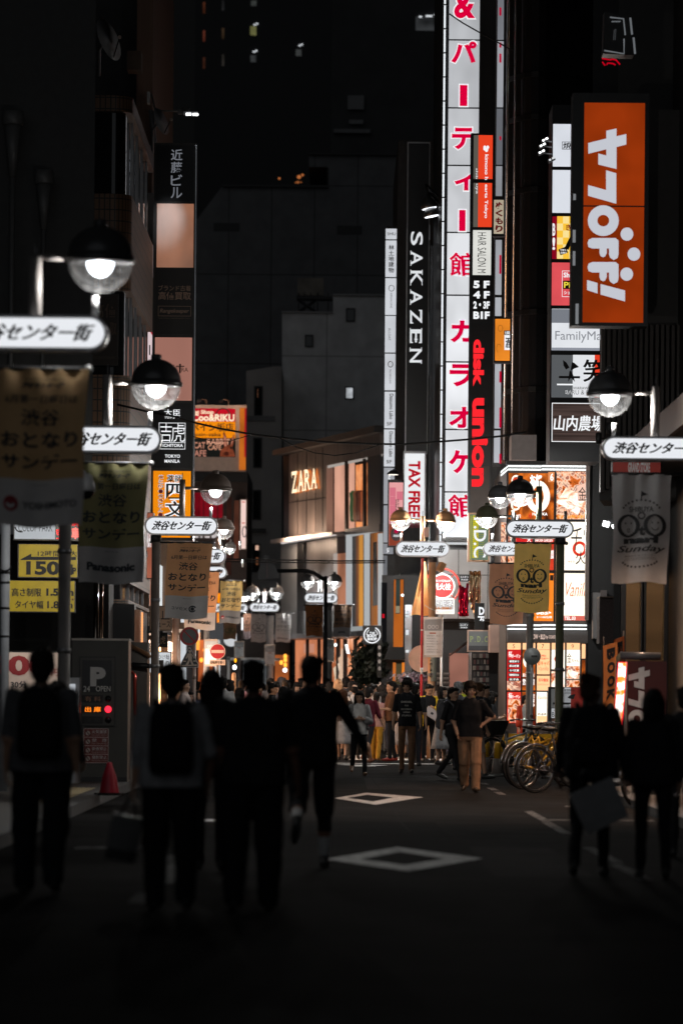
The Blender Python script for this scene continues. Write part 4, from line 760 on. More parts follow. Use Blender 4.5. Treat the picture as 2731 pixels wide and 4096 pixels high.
for i, (x, y) in enumerate(((2178, 563), (2168, 585), (2164, 612), (2204, 641))):
    p = P(x, y, 71); q = thing('floodlight', ('highest', 'second highest', 'third highest', 'lowest and dimmest')[i]+' small LED floodlight left of white lightbox', 'lamp', p, 'LED floodlights left of the lightbox stack')
    mb = MB(); mb.obox(p, (.14, .1, .05), DARK, 0, 0, R(-28)); mb.tube([p, P(2204, y+4, 71.6)], .012, BLK); mb.build('housing', q)
    mb = MB(); mb.obox(p+Vector((-.03, -.055, 0)), (.04, .01, .035), E((245, 248, 250), 3 if i < 3 else .8), 0, 0, R(-28)); mb.obox(p+Vector((.03, -.055, .033)), (.05, .01, .035), E((245, 248, 250), 3 if i < 3 else .8), 0, 0, R(-28)); mb.build('lens', q)

# bookstore sign: orange with white letters lying on their side
OB = E((172, 60, 14), .66, .26, 1.1); LW = E((200, 203, 212), .95, light=False)
def yaf(S, x0, y0, m):
    """the sideways letters, measured on the big sign and scaled by S from its corner"""
    def T(p): return [(x0+(a-2337)*S, y0+(b-412)*S) for a, b in p]
    L = [[(2423, 523), (2464, 514), (2464, 545), (2503, 536), (2503, 578), (2464, 588), (2464, 676), (2391, 658), (2391, 614), (2423, 622), (2423, 597), (2351, 615), (2351, 572), (2423, 554)],
         [(2422, 681), (2463, 693), (2463, 815), (2350, 783), (2350, 740), (2422, 760)],
         [(2400, 1136), (2498, 1162), (2498, 1206), (2400, 1178)], [(2346, 1120), (2388, 1132), (2388, 1174), (2346, 1160)]]
    out = [('#poly', T(p), m) for p in L]
    out += [('#ring', (x0+12*S, y0+409*S, x0+136*S, y0+532*S), m, {'t': .31})]
    for dy in (0, 96):
        b = 952+dy
        out += [('#poly', T([(2367, b), (2460, b), (2472, b+10), (2472, b+65), (2468, b+80), (2452, b+88), (2438, b+78), (2434, b+66), (2434, b+42), (2425, b+42), (2425, b+60), (2418, b+74), (2410, b+77), (2400, b+72), (2396, b+60), (2396, b+42), (2367, b+42), (2352, b+36), (2348, b+21), (2352, b+7)]), m)]
    out += [('#disc', (x0+(a-2337)*S, y0+(b-412)*S, x0+(a+51-2337)*S, y0+(b+53-412)*S), m) for a, b in ((2480, 910), (2508, 990), (2479, 1070))]
    return out
B = board('bookstore_sign', 'big orange sign with white letters lying on their side', 'sign', 58, (2286, 372, 2592, 1304), .45, M((.018, .018, .018), .4), [((2334, 412, 2576, 822), OB, []), ((2330, 828, 2572, 1290), OB, yaf(1, 2337, 412, LW))])
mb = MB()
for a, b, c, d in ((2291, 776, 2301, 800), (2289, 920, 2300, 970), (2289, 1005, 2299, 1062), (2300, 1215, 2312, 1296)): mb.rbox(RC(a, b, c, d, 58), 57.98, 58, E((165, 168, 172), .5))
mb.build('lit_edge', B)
a = thing('digital_sign', 'dark outlined sign with white edges and red neon far up the right side', 'sign', P(2470, 150, 60), None)
mb = MB(); q = [P(x, y, 60) for x, y in ((2410, 215), (2535, 220), (2518, 70), (2416, 46))]; mb.prism([(p.x, p.z) for p in q], 60, 60.4, M((.02, .02, .02), .4)); mb.build('case', a)
mb = MB()
def ln(pts, m, r=.012, Y=59.98): mb.tube([P(x, y, Y) for x, y in pts], r, m, 6)
EW = E((150, 155, 160), .4); ln([(2438, 69), (2492, 75), (2499, 140)], EW); ln([(2494, 155), (2494, 215), (2415, 202)], EW); ln([(2519, 71), (2526, 138)], EW, .016); ln([(2532, 150), (2538, 215)], EW, .016); ln([(2452, 160), (2455, 120), (2461, 116), (2458, 160)], E((80, 82, 85), .4), .008)
for i in range(6): ln([(2445+i*6, 88), (2449+i*6, 84)], EW, .01)
mb.build('lit_edge', a); mb = MB(); EN = E((200, 0, 30), .8); ln([(2406, 234), (2443, 240), (2443, 236), (2462, 240), (2478, 258)], EN); ln([(2407, 247), (2418, 262)], EN); ln([(2425, 260), (2428, 252), (2450, 254), (2460, 260)], EN); mb.build('neon_tube', a)

# left column sign
NP = M((.02, .018, .017), .4)
LS = board('building_sign', 'tall column of tenant panels on left with brushed building name on top', 'sign', 82, (610, 572, 781, 2164), .35, M((.03, .028, .026), .35), [
  ((626, 582, 776, 805), M((.006, .006, .007), .3), [('近藤ビル', (684, 594, 730, 796), E((112, 115, 122), .9, light=False), {'v': True, 'off': .012})]), ((628, 815, 775, 1070), ME((.5, .47, .45), (172, 112, 82), .62), []),
  ((624, 1080, 772, 1338), NP, [('ブランド古着', (634, 1141, 764, 1164), M((.4, .26, .19)), {'off': .01}), ('高価買取', (634, 1167, 764, 1199), M((.42, .27, .2)), {'off': .03}), ('#frame', (633, 1224, 765, 1265), M((.3, .2, .15)), {'w': 2}), ('Rangekeeper', (640, 1235, 757, 1256), M((.4, .27, .2)), {'sh': .25, 'off': .01}), ('http://www.rangekeeper.com', (634, 1270, 760, 1276), M((.2, .14, .1)), {'off': 0})]),
  ((620, 1350, 768, 1602), E((170, 118, 104), .85, .25, .6, (1, 1, .4)), [('ESTRA', (692, 1470, 753, 1487), M((.05, .03, .025)), {'off': .0}), ('#rect', (718, 1460, 724, 1493), M((.03, .02, .02))), ('#rect', (704, 1463, 738, 1467), M((.03, .02, .02))), ('#disc', (717, 1455, 725, 1463), M((.03, .02, .02))), ('THE', (680, 1459, 700, 1465), M((.15, .1, .09)), {'off': 0})]),
  ((616, 1613, 765, 1872), M((.008, .008, .009), .3), [('大臣', (657, 1637, 722, 1663), WHL, {'off': .01}), ('プロデュース', (659, 1665, 722, 1675), WHL), ('#frame', (636, 1691, 742, 1797), WHL, {'w': 2}), ('#rect', (637, 1769, 741, 1771), WHL), ('吉', (642, 1694, 688, 1768), WHL, {'off': -.005}), ('虎', (686, 1694, 740, 1768), WHL, {'off': -.005}), ('ICHITORA', (652, 1775, 733, 1788), WHL), ('TOKYO', (660, 1818, 721, 1831), WHL), ('MANILA', (659, 1838, 720, 1851), WHL)]),
  ((613, 1884, 763, 2150), E((240, 140, 14), 1.0, .12, .8), [('焼とり・焼きとん・', (633, 1898, 654, 2070), WHL, {'v': True, 'off': .06}), ('焼とり・焼きとん・', (634, 1899, 653, 2069), M((.4, .04, .06)), {'v': True, 'off': .01}), ('薬師', (666, 1898, 730, 1930), WHL, {'off': .09}), ('薬師', (668, 1900, 728, 1928), INK, {'off': .02}), ('四', (660, 1930, 740, 2000), WHL, {'off': .09}), ('文', (656, 2000, 742, 2072), WHL, {'off': .09}), ('屋', (656, 2078, 742, 2146), WHL, {'off': .09}), ('四', (665, 1935, 735, 1995), INK, {'off': .03}), ('文', (661, 2005, 737, 2067), INK, {'off': .03}), ('屋', (661, 2083, 737, 2141), INK, {'off': .03})])])
q = RC(777, 580, 781, 2164, 81.99); MB().box(q[0], q[1], 81.94, 81.99, q[2], q[3], M((.6, .62, .64), .15, 1)).build('chrome_edge', LS)
# LED twin flood over that sign, and the dish beside it
p = P(752, 455, 80); fl = thing('floodlight', 'twin LED floodlight on a long arm above the left building sign', 'lamp', p)
mb = MB(); mb.tube([P(606, 376, 81), P(622, 442, 80.6), P(712, 445, 80)], .018, M((.5, .5, .5), .3, .6)); mb.obox(P(722, 448, 80), (.1, .12, .09), GREY); mb.obox(P(742, 440, 80), (.16, .2, .08), DARK); mb.build('arm', fl)
mb = MB(); mb.obox(P(750, 453, 80), (.16, .14, .07), GREY); mb.obox(P(778, 455, 80), (.14, .14, .07), GREY); mb.build('housing', fl)
mb = MB(); mb.obox(P(755, 457, 79.92), (.11, .02, .05), E((250, 252, 255), 4)); mb.obox(P(783, 458, 79.92), (.11, .02, .05), E((250, 252, 255), 4)); mb.build('lens', fl)
sl = bpy.data.lights.new('flood', 'SPOT'); sl.energy = 260; sl.spot_size = R(20); sl.spot_blend = 1; sl.shadow_soft_size = .04; sl.color = (.9, .95, 1)
s_ = bpy.data.objects.new('flood', sl); COL.objects.link(s_); s_.parent = fl; tgt = P(668, 885, 82)-P(735, 475, 79.9); s_.location = P(735, 475, 79.9)-p; s_.rotation_euler = tgt.to_track_quat('-Z', 'Y').to_euler()
for x, y, rr, lab in ((632, 492, .27, 'lit satellite dish beside the left building sign'), (420, 165, .38, 'dark satellite dish on roof ledge, upper left')):
    Yd = 80 if x > 500 else 71; p = P(x, y, Yd); d = thing('satellite_dish', lab, 'satellite dish', p); rt = Matrix.Rotation(R(62), 3, 'Z') @ Matrix.Rotation(R(72), 3, 'X')
    mb = MB(); mb.rings([[p+rt @ Vector((r*math.cos(2*math.pi*j/20), r*math.sin(2*math.pi*j/20)*1.1, z)) for j in range(20)] for r, z in ((rr, .09), (rr*.7, .045), (rr*.35, .012), (.01, 0))], M((.3, .3, .31), .5), True, True); mb.build('dish', d)
    e = p+rt @ Vector((0, -.05, .32)); mb = MB(); mb.tube([p+rt @ Vector((0, -rr, .07)), e], .012, DARK); mb.ell(e, (.035, .035, .035), M((.5, .4, .35))); mb.tube([p, p+Vector((-.12, .3, -.1)), p+Vector((-.12, .3, -.6))], .03, ALU); mb.build('feed_arm', d)

# facade slivers on the left seen edge on
def sliver(px, Y, m, lab, texts=()): return board('side_sign', lab, 'sign', Y, (px[0]-2, px[1]-2, px[2]+2, px[3]+2), .5, BLK, [(px, m, texts)])
PKW = E((226, 205, 208), .9)
sliver((596, 985, 613, 1112), 83, PKW, 'thin red and white sign behind the tall left column, upper one', [('#poly', [(597, 1050), (612, 1080), (612, 1092), (597, 1064)], E((190, 20, 45), .8)), ('#rect', (597, 1096, 612, 1110), E((200, 40, 60), .8))])
sliver((592, 1198, 610, 1442), 83, PKW, 'thin red and white sign behind the tall left column, lower one', [('#rect', (606, 1200, 610, 1280), E((190, 20, 45), .8)), ('#poly', [(593, 1300), (610, 1330), (610, 1342), (593, 1312)], E((190, 20, 45), .8)), ('#rect', (597, 1380, 602, 1420), M((.2, .2, .25)))])
sliver((586, 1640, 600, 1960), 82.8, E((200, 205, 210), .8, .4, 3), 'thin white lit strip just left of the black tiger panel')
sliver((582, 2052, 612, 2312), 79, E((186, 108, 84), .7, .15), 'salmon wall sign seen edge on beside the nearest pole banner', [('BARGAIN', (586, 2118, 606, 2190), WHL, {'off': .03})])
sliver((571, 2205, 585, 2224), 78.5, E((240, 240, 240), 1), 'tiny white light panel left of the salmon sign')
def small(name, lab, Y, px, face, texts, rim=BRN): return board(name, lab, 'sign', Y, (px[0]-5, px[1]-5, px[2]+5, px[3]+5), .14, rim, [(px, face, texts)])
CB = M((.42, .26, .17), .5)
small('shop_sign', 'brown hanging sign with brush characters left of the first no parking disc', 76, (603, 2428, 684, 2518), CB, [('卍止', (608, 2432, 680, 2478), INK, {'off': .01}), ('チュース', (612, 2484, 682, 2510), INK, {'off': .01})])
small('shop_sign', 'small black hanging sign with a tan tiger character', 77, (630, 2535, 666, 2584), M((.008, .008, .008), .3), [('虎', (642, 2545, 662, 2575), M((.5, .3, .18)), {'off': -.005})], BLK)
small('shop_sign', 'white rounded noodle shop sign with black characters', 76.5, (598, 2610, 682, 2690), E((220, 224, 228), .85), [('つけ麺', (632, 2618, 678, 2638), INK, {'off': 0}), ('り', (664, 2642, 676, 2670), INK, {'off': 0}), ('#rect', (632, 2640, 655, 2690), M((.12, .1, .09))), ('円', (660, 2674, 676, 2690), INK, {'off': 0})], M((.6, .35, .2), .4))
q = thing('shop_box_sign', 'large unlit black box sign above the left shop entrance', 'sign', P(460, 2490, 71.5)); mb = MB(); mb.rbox(RC(394, 2418, 540, 2562, 71.5), 71.3, 71.9, BLK); mb.build('case', q); mb = MB(); mb.rbox(RC(540, 2440, 562, 2600, 71.5), 71.4, 71.9, M((.3, .17, .11), .4)); mb.build('side_panel', q)
mb = MB()
for i in range(12): z = ZP(2455+i*11, 71.3, 570); x = XP(569, 71.3, 2500); mb.ell((x, 71.3, z), (.022, .02, .035), E((255, 170, 110), 1.2))
tag(mb.build('light_string'), 'vertical string of warm bulbs beside the black box sign', 'light string')

# pet shop hoarding
Yr = 149.6
H = board('pet_shop_hoarding', 'billboard in red, orange and dark bands with a rabbit, above the side street', 'billboard', Yr, (770, 1620, 984, 1884), .5, M((.62, .5, .45), .6), [
  ((776, 1634, 942, 1686), E((205, 22, 40), .85, .1), [('#ring', (862, 1632, 922, 1692), IB, {'t': .07, 'a0': 0, 'a1': 180}), ('Pet Shop', (764, 1640, 855, 1660), E((255, 225, 190), 1), {'off': .04}), ('Coo&RIKU', (770, 1656, 938, 1685), E((255, 232, 200), 1.1), {'off': .03})]),
  ((776, 1686, 942, 1752), E((245, 140, 15), .95, .08), [('ペイン坂店', (764, 1692, 934, 1726), IB, {'off': .03}), ('Spain-zaka', (766, 1731, 884, 1749), M((.1, .05, .02)), {'off': .02})]),
  ((776, 1752, 942, 1828), M((.012, .022, .022), .5), [('CAT', (776, 1768, 822, 1794), E((215, 150, 125), .8)), ('CAFE', (758, 1800, 826, 1826), E((205, 140, 120), .75)), ('RABBIT', (828, 1756, 920, 1778), E((235, 170, 140), .85), {'off': .03}), ('CAFE', (832, 1780, 886, 1800), E((225, 160, 130), .8)), ('#poly', [(880, 1827), (882, 1802), (896, 1790), (894, 1760), (893, 1730), (897, 1726), (905, 1745), (910, 1780), (922, 1780), (926, 1755), (936, 1737), (938, 1742), (934, 1775), (928, 1792), (936, 1805), (941, 1827)], E((150, 75, 50), .6, .4, 12)), ('#poly', [(898, 1785), (896, 1740), (904, 1752), (906, 1785)], E((215, 140, 115), .7)), ('#poly', [(924, 1782), (929, 1757), (936, 1742), (930, 1772)], E((215, 140, 115), .7)), ('#disc', (920, 1786, 928, 1797), IB), ('#disc', (896, 1806, 916, 1824), E((90, 40, 30), .5))])])
MB().rbox(RC(958, 1632, 984, 1880, Yr), Yr-.06, Yr-.013, E((232, 125, 40), .6, .3, 1)).build('side_panel', H); MB().rbox(RC(978, 1634, 985, 1828, Yr), Yr-.075, Yr-.065, E((190, 25, 40), .7)).build('side_stripe', H)
mb = MB()
for x in (826, 914): p = P(x, 1612, Yr-.1); mb.tube([p+Vector((0, 0, -.05)), p+Vector((0, -.05, .1)), p+Vector((-.15, -.35, .12)), p+Vector((-.25, -.5, .05))], .02, M((.3, .2, .15), .4)); mb.obox(p+Vector((-.27, -.52, .03)), (.16, .14, .1), BLK)
mb.build('lamp_bracket', H)
for dx in (-.7, .5):
    l = bpy.data.lights.new('hoarding_lamp', 'POINT'); l.energy = 22; l.shadow_soft_size = .1; l.color = (1, .7, .5); o = bpy.data.objects.new('hoarding_lamp', l); COL.objects.link(o); o.parent = H; o.location = P(870, 1630, Yr-1.1)+Vector((dx*1.5, 0, 0))-ORG[H.name]
small('side_sign', 'tall pale vertical sign on the wall below the pet shop billboard', Yr-.1, (963, 2000, 984, 2195), E((248, 215, 205), .95), [('#rect', (968, 2006, 980, 2010), E((225, 80, 60), .8)), ('#rect', (968, 2090, 980, 2094), E((225, 80, 60), .8)), ('#ring', (968, 2104, 988, 2150), M((.15, .18, .25)), {'t': .2})])

# signs round the centre pole and the far shops
BS = board('round_logo_sign', 'black square sign with a round white cosmetics logo', 'sign', 98.6, (1450, 2502, 1528, 2577), .2, BLK, [((1451, 2503, 1526, 2576), M((.006, .006, .007), .3), [('#ring', (1453, 2506, 1522, 2574), WHL, {'t': .075, 'a0': 115, 'a1': 425}), ('#ring', (1464, 2515, 1511, 2566), WHL, {'t': .06, 'a0': 120, 'a1': 175}), ('#ring', (1464, 2515, 1511, 2566), WHL, {'t': .06, 'a0': 5, 'a1': 60}), ('THE', (1477, 2528, 1499, 2536), WHL, {'off': .05}), ('BODY', (1467, 2537, 1508, 2549), WHL, {'off': .06}), ('SHOP', (1468, 2550, 1507, 2562), WHL, {'off': .06})])])
hy = thing('fire_hydrant_sign', 'red round fire hydrant sign in a red ring, half behind the pole', 'sign', P(1776, 2760, 90)*1)
hy.location.z = 0; ORG[hy.name].z = 0
c = P(1768, 2345, 90); mb = MB(); mb.tube([(c.x, 90.05, 0), (c.x, 90.05, c.z+.36)], .03, M((.5, .5, .5), .4)); mb.build('post', hy)
mb = MB(); mb.disc((c.x, c.z), .27, .27, 90, M((.55, .03, .03), .4)); mb.ring((c.x, c.z), .295, .295, .03, 89.995, WHT); mb.add([(c.x+.27*math.cos(-a), 90.02, c.z+.27*math.sin(a)) for a in np.linspace(0, 2*math.pi, 24, endpoint=False)], [tuple(range(24))], GREY); f_ = mb.build('disc', hy)
mb = MB(); mb.text('FIRE HYDRANT', (c.x-.2, c.x+.2, c.z+.1, c.z+.15), 89.99, WHT); mb.text('消火栓', (c.x-.22, c.x+.2, c.z-.09, c.z+.07), 89.99, WHT, .03); mb.build('lettering', f_)
mb = MB(); mb.tube([(c.x+.41*math.cos(a), 90, c.z+.41*math.sin(a)) for a in np.linspace(0, 2*math.pi, 33)], .022, M((.55, .04, .03), .35)); 
for a in (45, 135, 225, 315): a = R(a); mb.tube([(c.x+.28*math.cos(a), 90, c.z+.28*math.sin(a)), (c.x+.41*math.cos(a), 90, c.z+.41*math.sin(a))], .012, M((.55, .04, .03), .35))
mb.build('ring', hy)
pl = board('phone_plate', 'grey advertising plate with an orange phone number under hydrant sign', 'sign', 89.95, (1702, 2393, 1816, 2456), .03, WHT, [((1704, 2397, 1812, 2438), M((.28, .29, .3), .4), [('トキネ', (1740, 2402, 1810, 2424), WHL, {'off': .02}), ('3464-2061', (1716, 2427, 1803, 2437), E((225, 125, 30), .7, light=False), {'off': .03})]), ((1704, 2440, 1812, 2454), M((.7, .62, .58)), [('渋谷溝出入口ならび', (1722, 2442, 1808, 2451), M((.25, .25, .28)), {'off': 0})])])
small('boutique_sign', 'square grey sign with thin green initials in a pale copper frame', 83, (1873, 2525, 1950, 2602), M((.17, .18, .18), .4), [('#serif', (1878, 2545, 1950, 2568), M((.42, .5, .2)), {'s': 'P.D.C'}), ('#rect', (1873, 2583, 1950, 2602), M((.06, .06, .065)))], M((.55, .36, .28), .35, .4))
mb = MB(); mb.rbox(RC(1955, 2500, 1992, 2610, 84), 83.6, 84.4, M((.5, .34, .28), .4, .3)); tag(mb.build('copper_box'), 'copper coloured wall box right of the grey initials sign', 'wall box')
d = board('record_banner', 'black hanging banner with a white D and mark, behind the brown banner', 'banner', 84.3, (1897, 2412, 1936, 2520), .05, BLK, [((1899, 2414, 1934, 2518), M((.006, .006, .006)), [('D', (1914, 2428, 1936, 2460), WHL, {'off': .05}), ('ド', (1910, 2464, 1936, 2486), WHL, {'rot': 1, 'off': .06})])])
def tinsel(name, lab, pxs, Y, m):
    mb = MB()
    for a, b, c in pxs: mb.tube([P(a, b+(c-b)*k/6, Y)+Vector((.012*math.sin(k*2.3+a), .012*math.cos(k*1.7+a), 0)) for k in range(7)], .032, m, 8)
    return tag(mb.build(name), lab, 'decoration')
tinsel('foil_streamer', 'cluster of shiny red foil streamers beside the record banner', [(1840+i*9, 2340+(i % 3)*8-i*2, 2466) for i in range(4)], 84.2, M((.6, .01, .05), .12, .9))
tinsel('foil_streamer', 'gold and silver foil strips next to the red streamers', [(1880+i*9, 2284+(i % 2)*4, 2410+(i % 3)*30) for i in range(5)], 84.5, M((.7, .55, .35), .1, 1))
for i, (x, y) in enumerate(((1856, 2312), (1854, 2503))): board('strip_sign', ('upper' if i == 0 else 'lower')+' slanted black strip sign with white scribble by the red foil', 'sign', 84.1, (x-20, y-14, x+20, y+14), .03, BLK, [((x-19, y-13, x+19, y+13), M((.01, .01, .01)), [('ユニオン', (x-16, y-9, x+16, y+1), WHL, {'sh': -.2}), ('渋谷店', (x-14, y+4, x+14, y+10), WHL)])])
mb = MB()
for i in range(7):
    for j in range(5): mb.rbox(RC(1890+j*13+(i % 2)*4, 2615+i*24, 1901+j*13, 2632+i*24, 85), 84.9-.01*j, 85, [M((.12, .11, .1)), M((.05, .04, .04)), M((.2, .18, .16)), M((.08, .03, .03))][(i*3+j*5) % 4])
mb.rbox(RC(1884, 2606, 1992, 2900, 85), 85.05, 85.3, BLK); tag(mb.build('goods_rack'), 'dark rack crowded with small goods beside the glowing corner', 'rack')
mb = MB()
for i in range(5): mb.rbox(RC(1746, 2690+i*18, 1796, 2702+i*18, 93), 92.6, 93, M((.08, .08, .08))); [mb.rbox(RC(1748+k*6, 2691+i*18, 1752+k*6, 2697+i*18, 92.55), 92.5, 92.58, M((.25, .25, .25))) for k in range(8)]
tag(mb.build('display_shelf'), 'dark shelving with rows of small pale tags behind the centre pole', 'shelf')
rs = thing('road_sign', 'round road sign glowing peach behind the red striped pole', 'road sign', (P(1690, 2650, 88).x, 88, 0)); c = P(1686, 2635, 88)
mb = MB(); mb.tube([(c.x, 88.05, 0), (c.x, 88.05, c.z)], .03, GREY); mb.build('post', rs); mb = MB(); mb.vprism([(c.x-.02, 88.0), (c.x+.02, 88.0), (c.x+.02, 88.03), (c.x-.02, 88.03)], c.z-.2, c.z+.2, GREY); mb.disc((c.x, c.z), .31, .31, 87.99, M((.75, .5, .38), .4)); mb.build('disc', rs)  # disc is plain peach
pp = thing('striped_pole', 'red and white striped pole standing left of the centre lamp post', 'pole', (P(1686, 2700, 86.6).x, 86.6, 0)); x = P(1686, 2600, 86.6).x
mb = MB(); rp = M((.45, .02, .02), .35); z = [0, ZP(2694, 86.6), ZP(2668, 86.6), ZP(2520, 86.6), ZP(2515, 86.6), ZP(2458, 86.6), ZP(2230, 86.6)]
for i in range(6): mb.lathe([(.028, z[i]), (.028, z[i+1])], (x, 86.6, 0), (rp, WHT, rp, WHT, rp, rp)[i], 10)
mb.build('shaft', pp)
# shop openings across the junction
t = thing('cosmetics_building', 'dark fronted shop building with narrow orange windows beside the karaoke block', 'building', (P(1600, 2600, 107).x, 108, 0))
r = RC(1524, 2330, 1772, 2900, 103.6); mb = MB(); mb.box(r[0], r[1], 103.7, 104.4, 0, ZP(2300, 104), M((.02, .02, .022), .35)); mb.build('wall', t)
mb = MB()
for a, b, c, d, col, s in ((1574, 2318, 1612, 2590, (205, 110, 40), .7), (1570, 2650, 1582, 2800, (200, 110, 45), .8), (1582, 2655, 1606, 2800, (90, 80, 55), .6), (1606, 2650, 1618, 2800, (230, 130, 40), .9), (1524, 2330, 1546, 2600, (30, 30, 32), .5)): mb.rbox(RC(a, b, c, d, 103.6), 103.6, 103.65, E(col, s, .35, .8))
o = mb.build('shop_window', t); mb = MB(); mb.rbox(RC(1582, 2318, 1600, 2455, 103.6), 103.57, 103.59, E((70, 85, 80), .5, .3)); mb.rbox(RC(1582, 2424, 1598, 2452, 103.6), 103.54, 103.56, E((180, 170, 140), .6)); mb.ell(P(1609, 2381  , 103.2), (.035,)*3, E((250, 250, 250), 3)); mb.rbox(RC(1528, 2456, 1537, 2472, 103.6), 103.5, 103.56, E((210, 20, 40), .9)); mb.build('window_detail', o)
mb = MB(); mb.rbox(RC(1524, 2590, 1616, 2640, 103.6), 102.4, 103.6, BLK); mb.build('canopy', t)
mb = MB(); mb.rbox(RC(1618, 2420, 1645, 2800, 103.5), 103.4, 103.6, M((.35, .36, .37), .15, .9, .3, 2, 0, .5, 0, (1, 1, .3)))
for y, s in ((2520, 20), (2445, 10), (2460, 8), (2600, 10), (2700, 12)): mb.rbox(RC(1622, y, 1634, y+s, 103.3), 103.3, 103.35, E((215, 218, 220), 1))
mb.build('steel_column', t)
# ------------------------------------------------------------------ street lamps with name boards
GLB = GL((.93, .95, .97), .12, .75)
def lamp(lab, Y, sign, pole, post, lamps, cap=M((.09, .09, .09), .4, 0, .15), pw=100, pole_m=M((.25, .23, .22), .5, 0, .2, 4), board_px=None, slot=None, text=True, bulb=9, pr=.075, tw=.84):
    """sign: px box of the name board; pole: px x of lower pole; post: (px x, px top); lamps: (px x, px y of the rim, px diameter)"""
    s = Y/F; r = RC(*sign, Y); px = P(pole, (sign[1]+sign[3])/2, Y).x; h = r[3]-r[2]
    root = thing('street_lamp', lab, 'street lamp', (px, Y, 0), 'street lamps carrying the white street name boards')
    mb = MB(); mb.lathe([(pr*1.15, 0), (pr*1.15, .5), (pr, .55), (pr, r[2]-.05)], (px, Y, 0), pole_m, 16)
    for z in (1.9, 3.1): mb.lathe([(pr+.012, z), (pr+.012, z+.06)], (px, Y, 0), ALU, 16)
    mb.lathe([(pr*1.3, r[2]-.12), (pr*1.3, r[2])], (px, Y, 0), DARK, 16); mb.build('pole', root)
    def stad(x0, x1, z0, z1):
        rr = (z1-z0)/2; zc = (z0+z1)/2; p = [(x1-rr+rr*math.cos(R(a)), zc+rr*math.sin(R(a))) for a in range(-90, 91, 15)]
        return p + [(x0+rr+rr*math.cos(R(a)), zc+rr*math.sin(R(a))) for a in range(90, 271, 15)]
    mb = MB(); mb.prism(stad(r[0], r[1], r[2], r[3]), Y-.1, Y+.14, M((.28, .28, .29), .35, .3)); nb = mb.build('name_board', root)
    b = h*.09; mb = MB(); mb.prism(stad(r[0]+b, r[1]-b, r[2]+b, r[3]-b), Y-.112, Y-.098, E((233, 236, 241), 1.0)); fc = mb.build('face', nb)
    mb = MB(); w = r[1]-r[0]; mb.text('渋谷センター街', (r[0]+w*.5-w*tw*.5+.02, r[0]+w*.5+w*tw*.5-.01, r[2]+h*.27, r[3]-h*.25), Y-.117, INK, .01, .45); mb.text('渋谷センター街', (r[0]+w*.5-w*tw*.5+.02+w*.009, r[0]+w*.5+w*tw*.5-.01+w*.009, r[2]+h*.27, r[3]-h*.25), Y-.118, INK, .01, .45); mb.text('渋谷センター街', (r[0]+w*.5-w*tw*.5+.02+w*.004, r[0]+w*.5+w*tw*.5-.01+w*.004, r[2]+h*.26, r[3]-h*.26), Y-.119, INK, .01, .45); mb.build('lettering', fc)
    x = P(post[0], sign[1], Y).x; zt_ = ZP(post[1], Y, post[0]); mb = MB(); mb.tube([(x, Y, r[3]-.02), (x, Y, zt_)], .055, pole_m if cap else pole_m, 12)
    for dx in (-.39, .39):
        if abs(x+dx*w-px) > .05: mb.tube([(x+dx*w, Y, r[3]-.02), (x+dx*w, Y, r[3]+.17)], .028, STEEL, 8)
    mb.tube([(x, Y, zt_), (x, Y, zt_+.12)], .008, ALU, 6); mb.build('post', root)
    for lx, ly, dd in lamps:
        c = P(lx, ly, Y); rr = dd*s/2
        mb = MB(); mb.tube([(x, Y, c.z+.04), (c.x+(rr*.96 if x > c.x else -rr*.96), Y, c.z+.04)], .028, pole_m, 8); mb.build('arm', root)
        mb = MB(); prof = [(rr*math.cos(R(a)), rr*.93*math.sin(R(a))+.05) for a in range(0, 86, 8)]
        mb.lathe([(rr*1.05, -.0), (rr*1.05, .05)] + prof + [(rr*.22, rr*.93+.05), (rr*.2, rr*.93+.1), (.01, rr*.93+.11)], c, cap, 40); mb.lathe([(rr*.95, 0), (rr*.5, .03)], c, M((.32, .32, .33), .4, .3), 28, False); mb.build('lamp_cap', root)
        mb = MB(); mb.lathe([(rr*.97*math.cos(R(a)), -rr*.93*math.sin(R(a))-.004) for a in range(0, 90, 8)]+[(.004, -rr*.932)], c, GLB, 56, False); g = mb.build('glass_globe', root)
        mb = MB(); q = [(rr*.42*math.cos(R(a)), -rr*.46*math.sin(R(a))) for a in range(0, 90, 12)]; mb.lathe([(rr*.42, .01)]+q+[(.003, -rr*.46)], c, E((245, 249, 255), bulb, light=False), 18); mb.build('bulb', root)
        l = bpy.data.lights.new('bulb_light', 'POINT'); l.energy = pw; l.shadow_soft_size = .05; l.color = (1, .96, .9); o = bpy.data.objects.new('bulb_light', l); COL.objects.link(o); o.parent = root; o.location = (c.x-px, 0, c.z-rr*.54)
    if board_px:
        q = RC(*board_px, Y); mb = MB(); mb.box(q[0]-.02, q[1]+.02, Y-.14, Y-.09, q[2]-.02, q[3]+.02, M((.5, .4, .33), .3, .6)); nb = mb.build('notice_board', root)
        mb = MB(); mb.box(q[0], q[1], Y-.146, Y-.141, q[2]+.03, q[3]-.03, M((.9, .9, .9), .5)); hh = q[3]-q[2]; ww = q[1]-q[0]
        mb.box(q[0], q[1], Y-.15, Y-.146, q[3]-.03-hh*.3, q[3]-.03, M((.42, .43, .44), .5))
        for k in range(3): mb.ring((q[0]+ww*(.28+.22*k), q[3]-.03-hh*.2), ww*.11, ww*.12, ww*.05, Y-.153, WHT, 16)
        for k in range(7): mb.text('営業時間のご案内'[:8-(k % 3)], (q[0]+ww*.12, q[1]-ww*(.12+.1*(k % 3)), q[2]+hh*(.1+.07*k), q[2]+hh*(.1+.07*k)+hh*.028), Y-.152, M((.3, .3, .3)), 0)
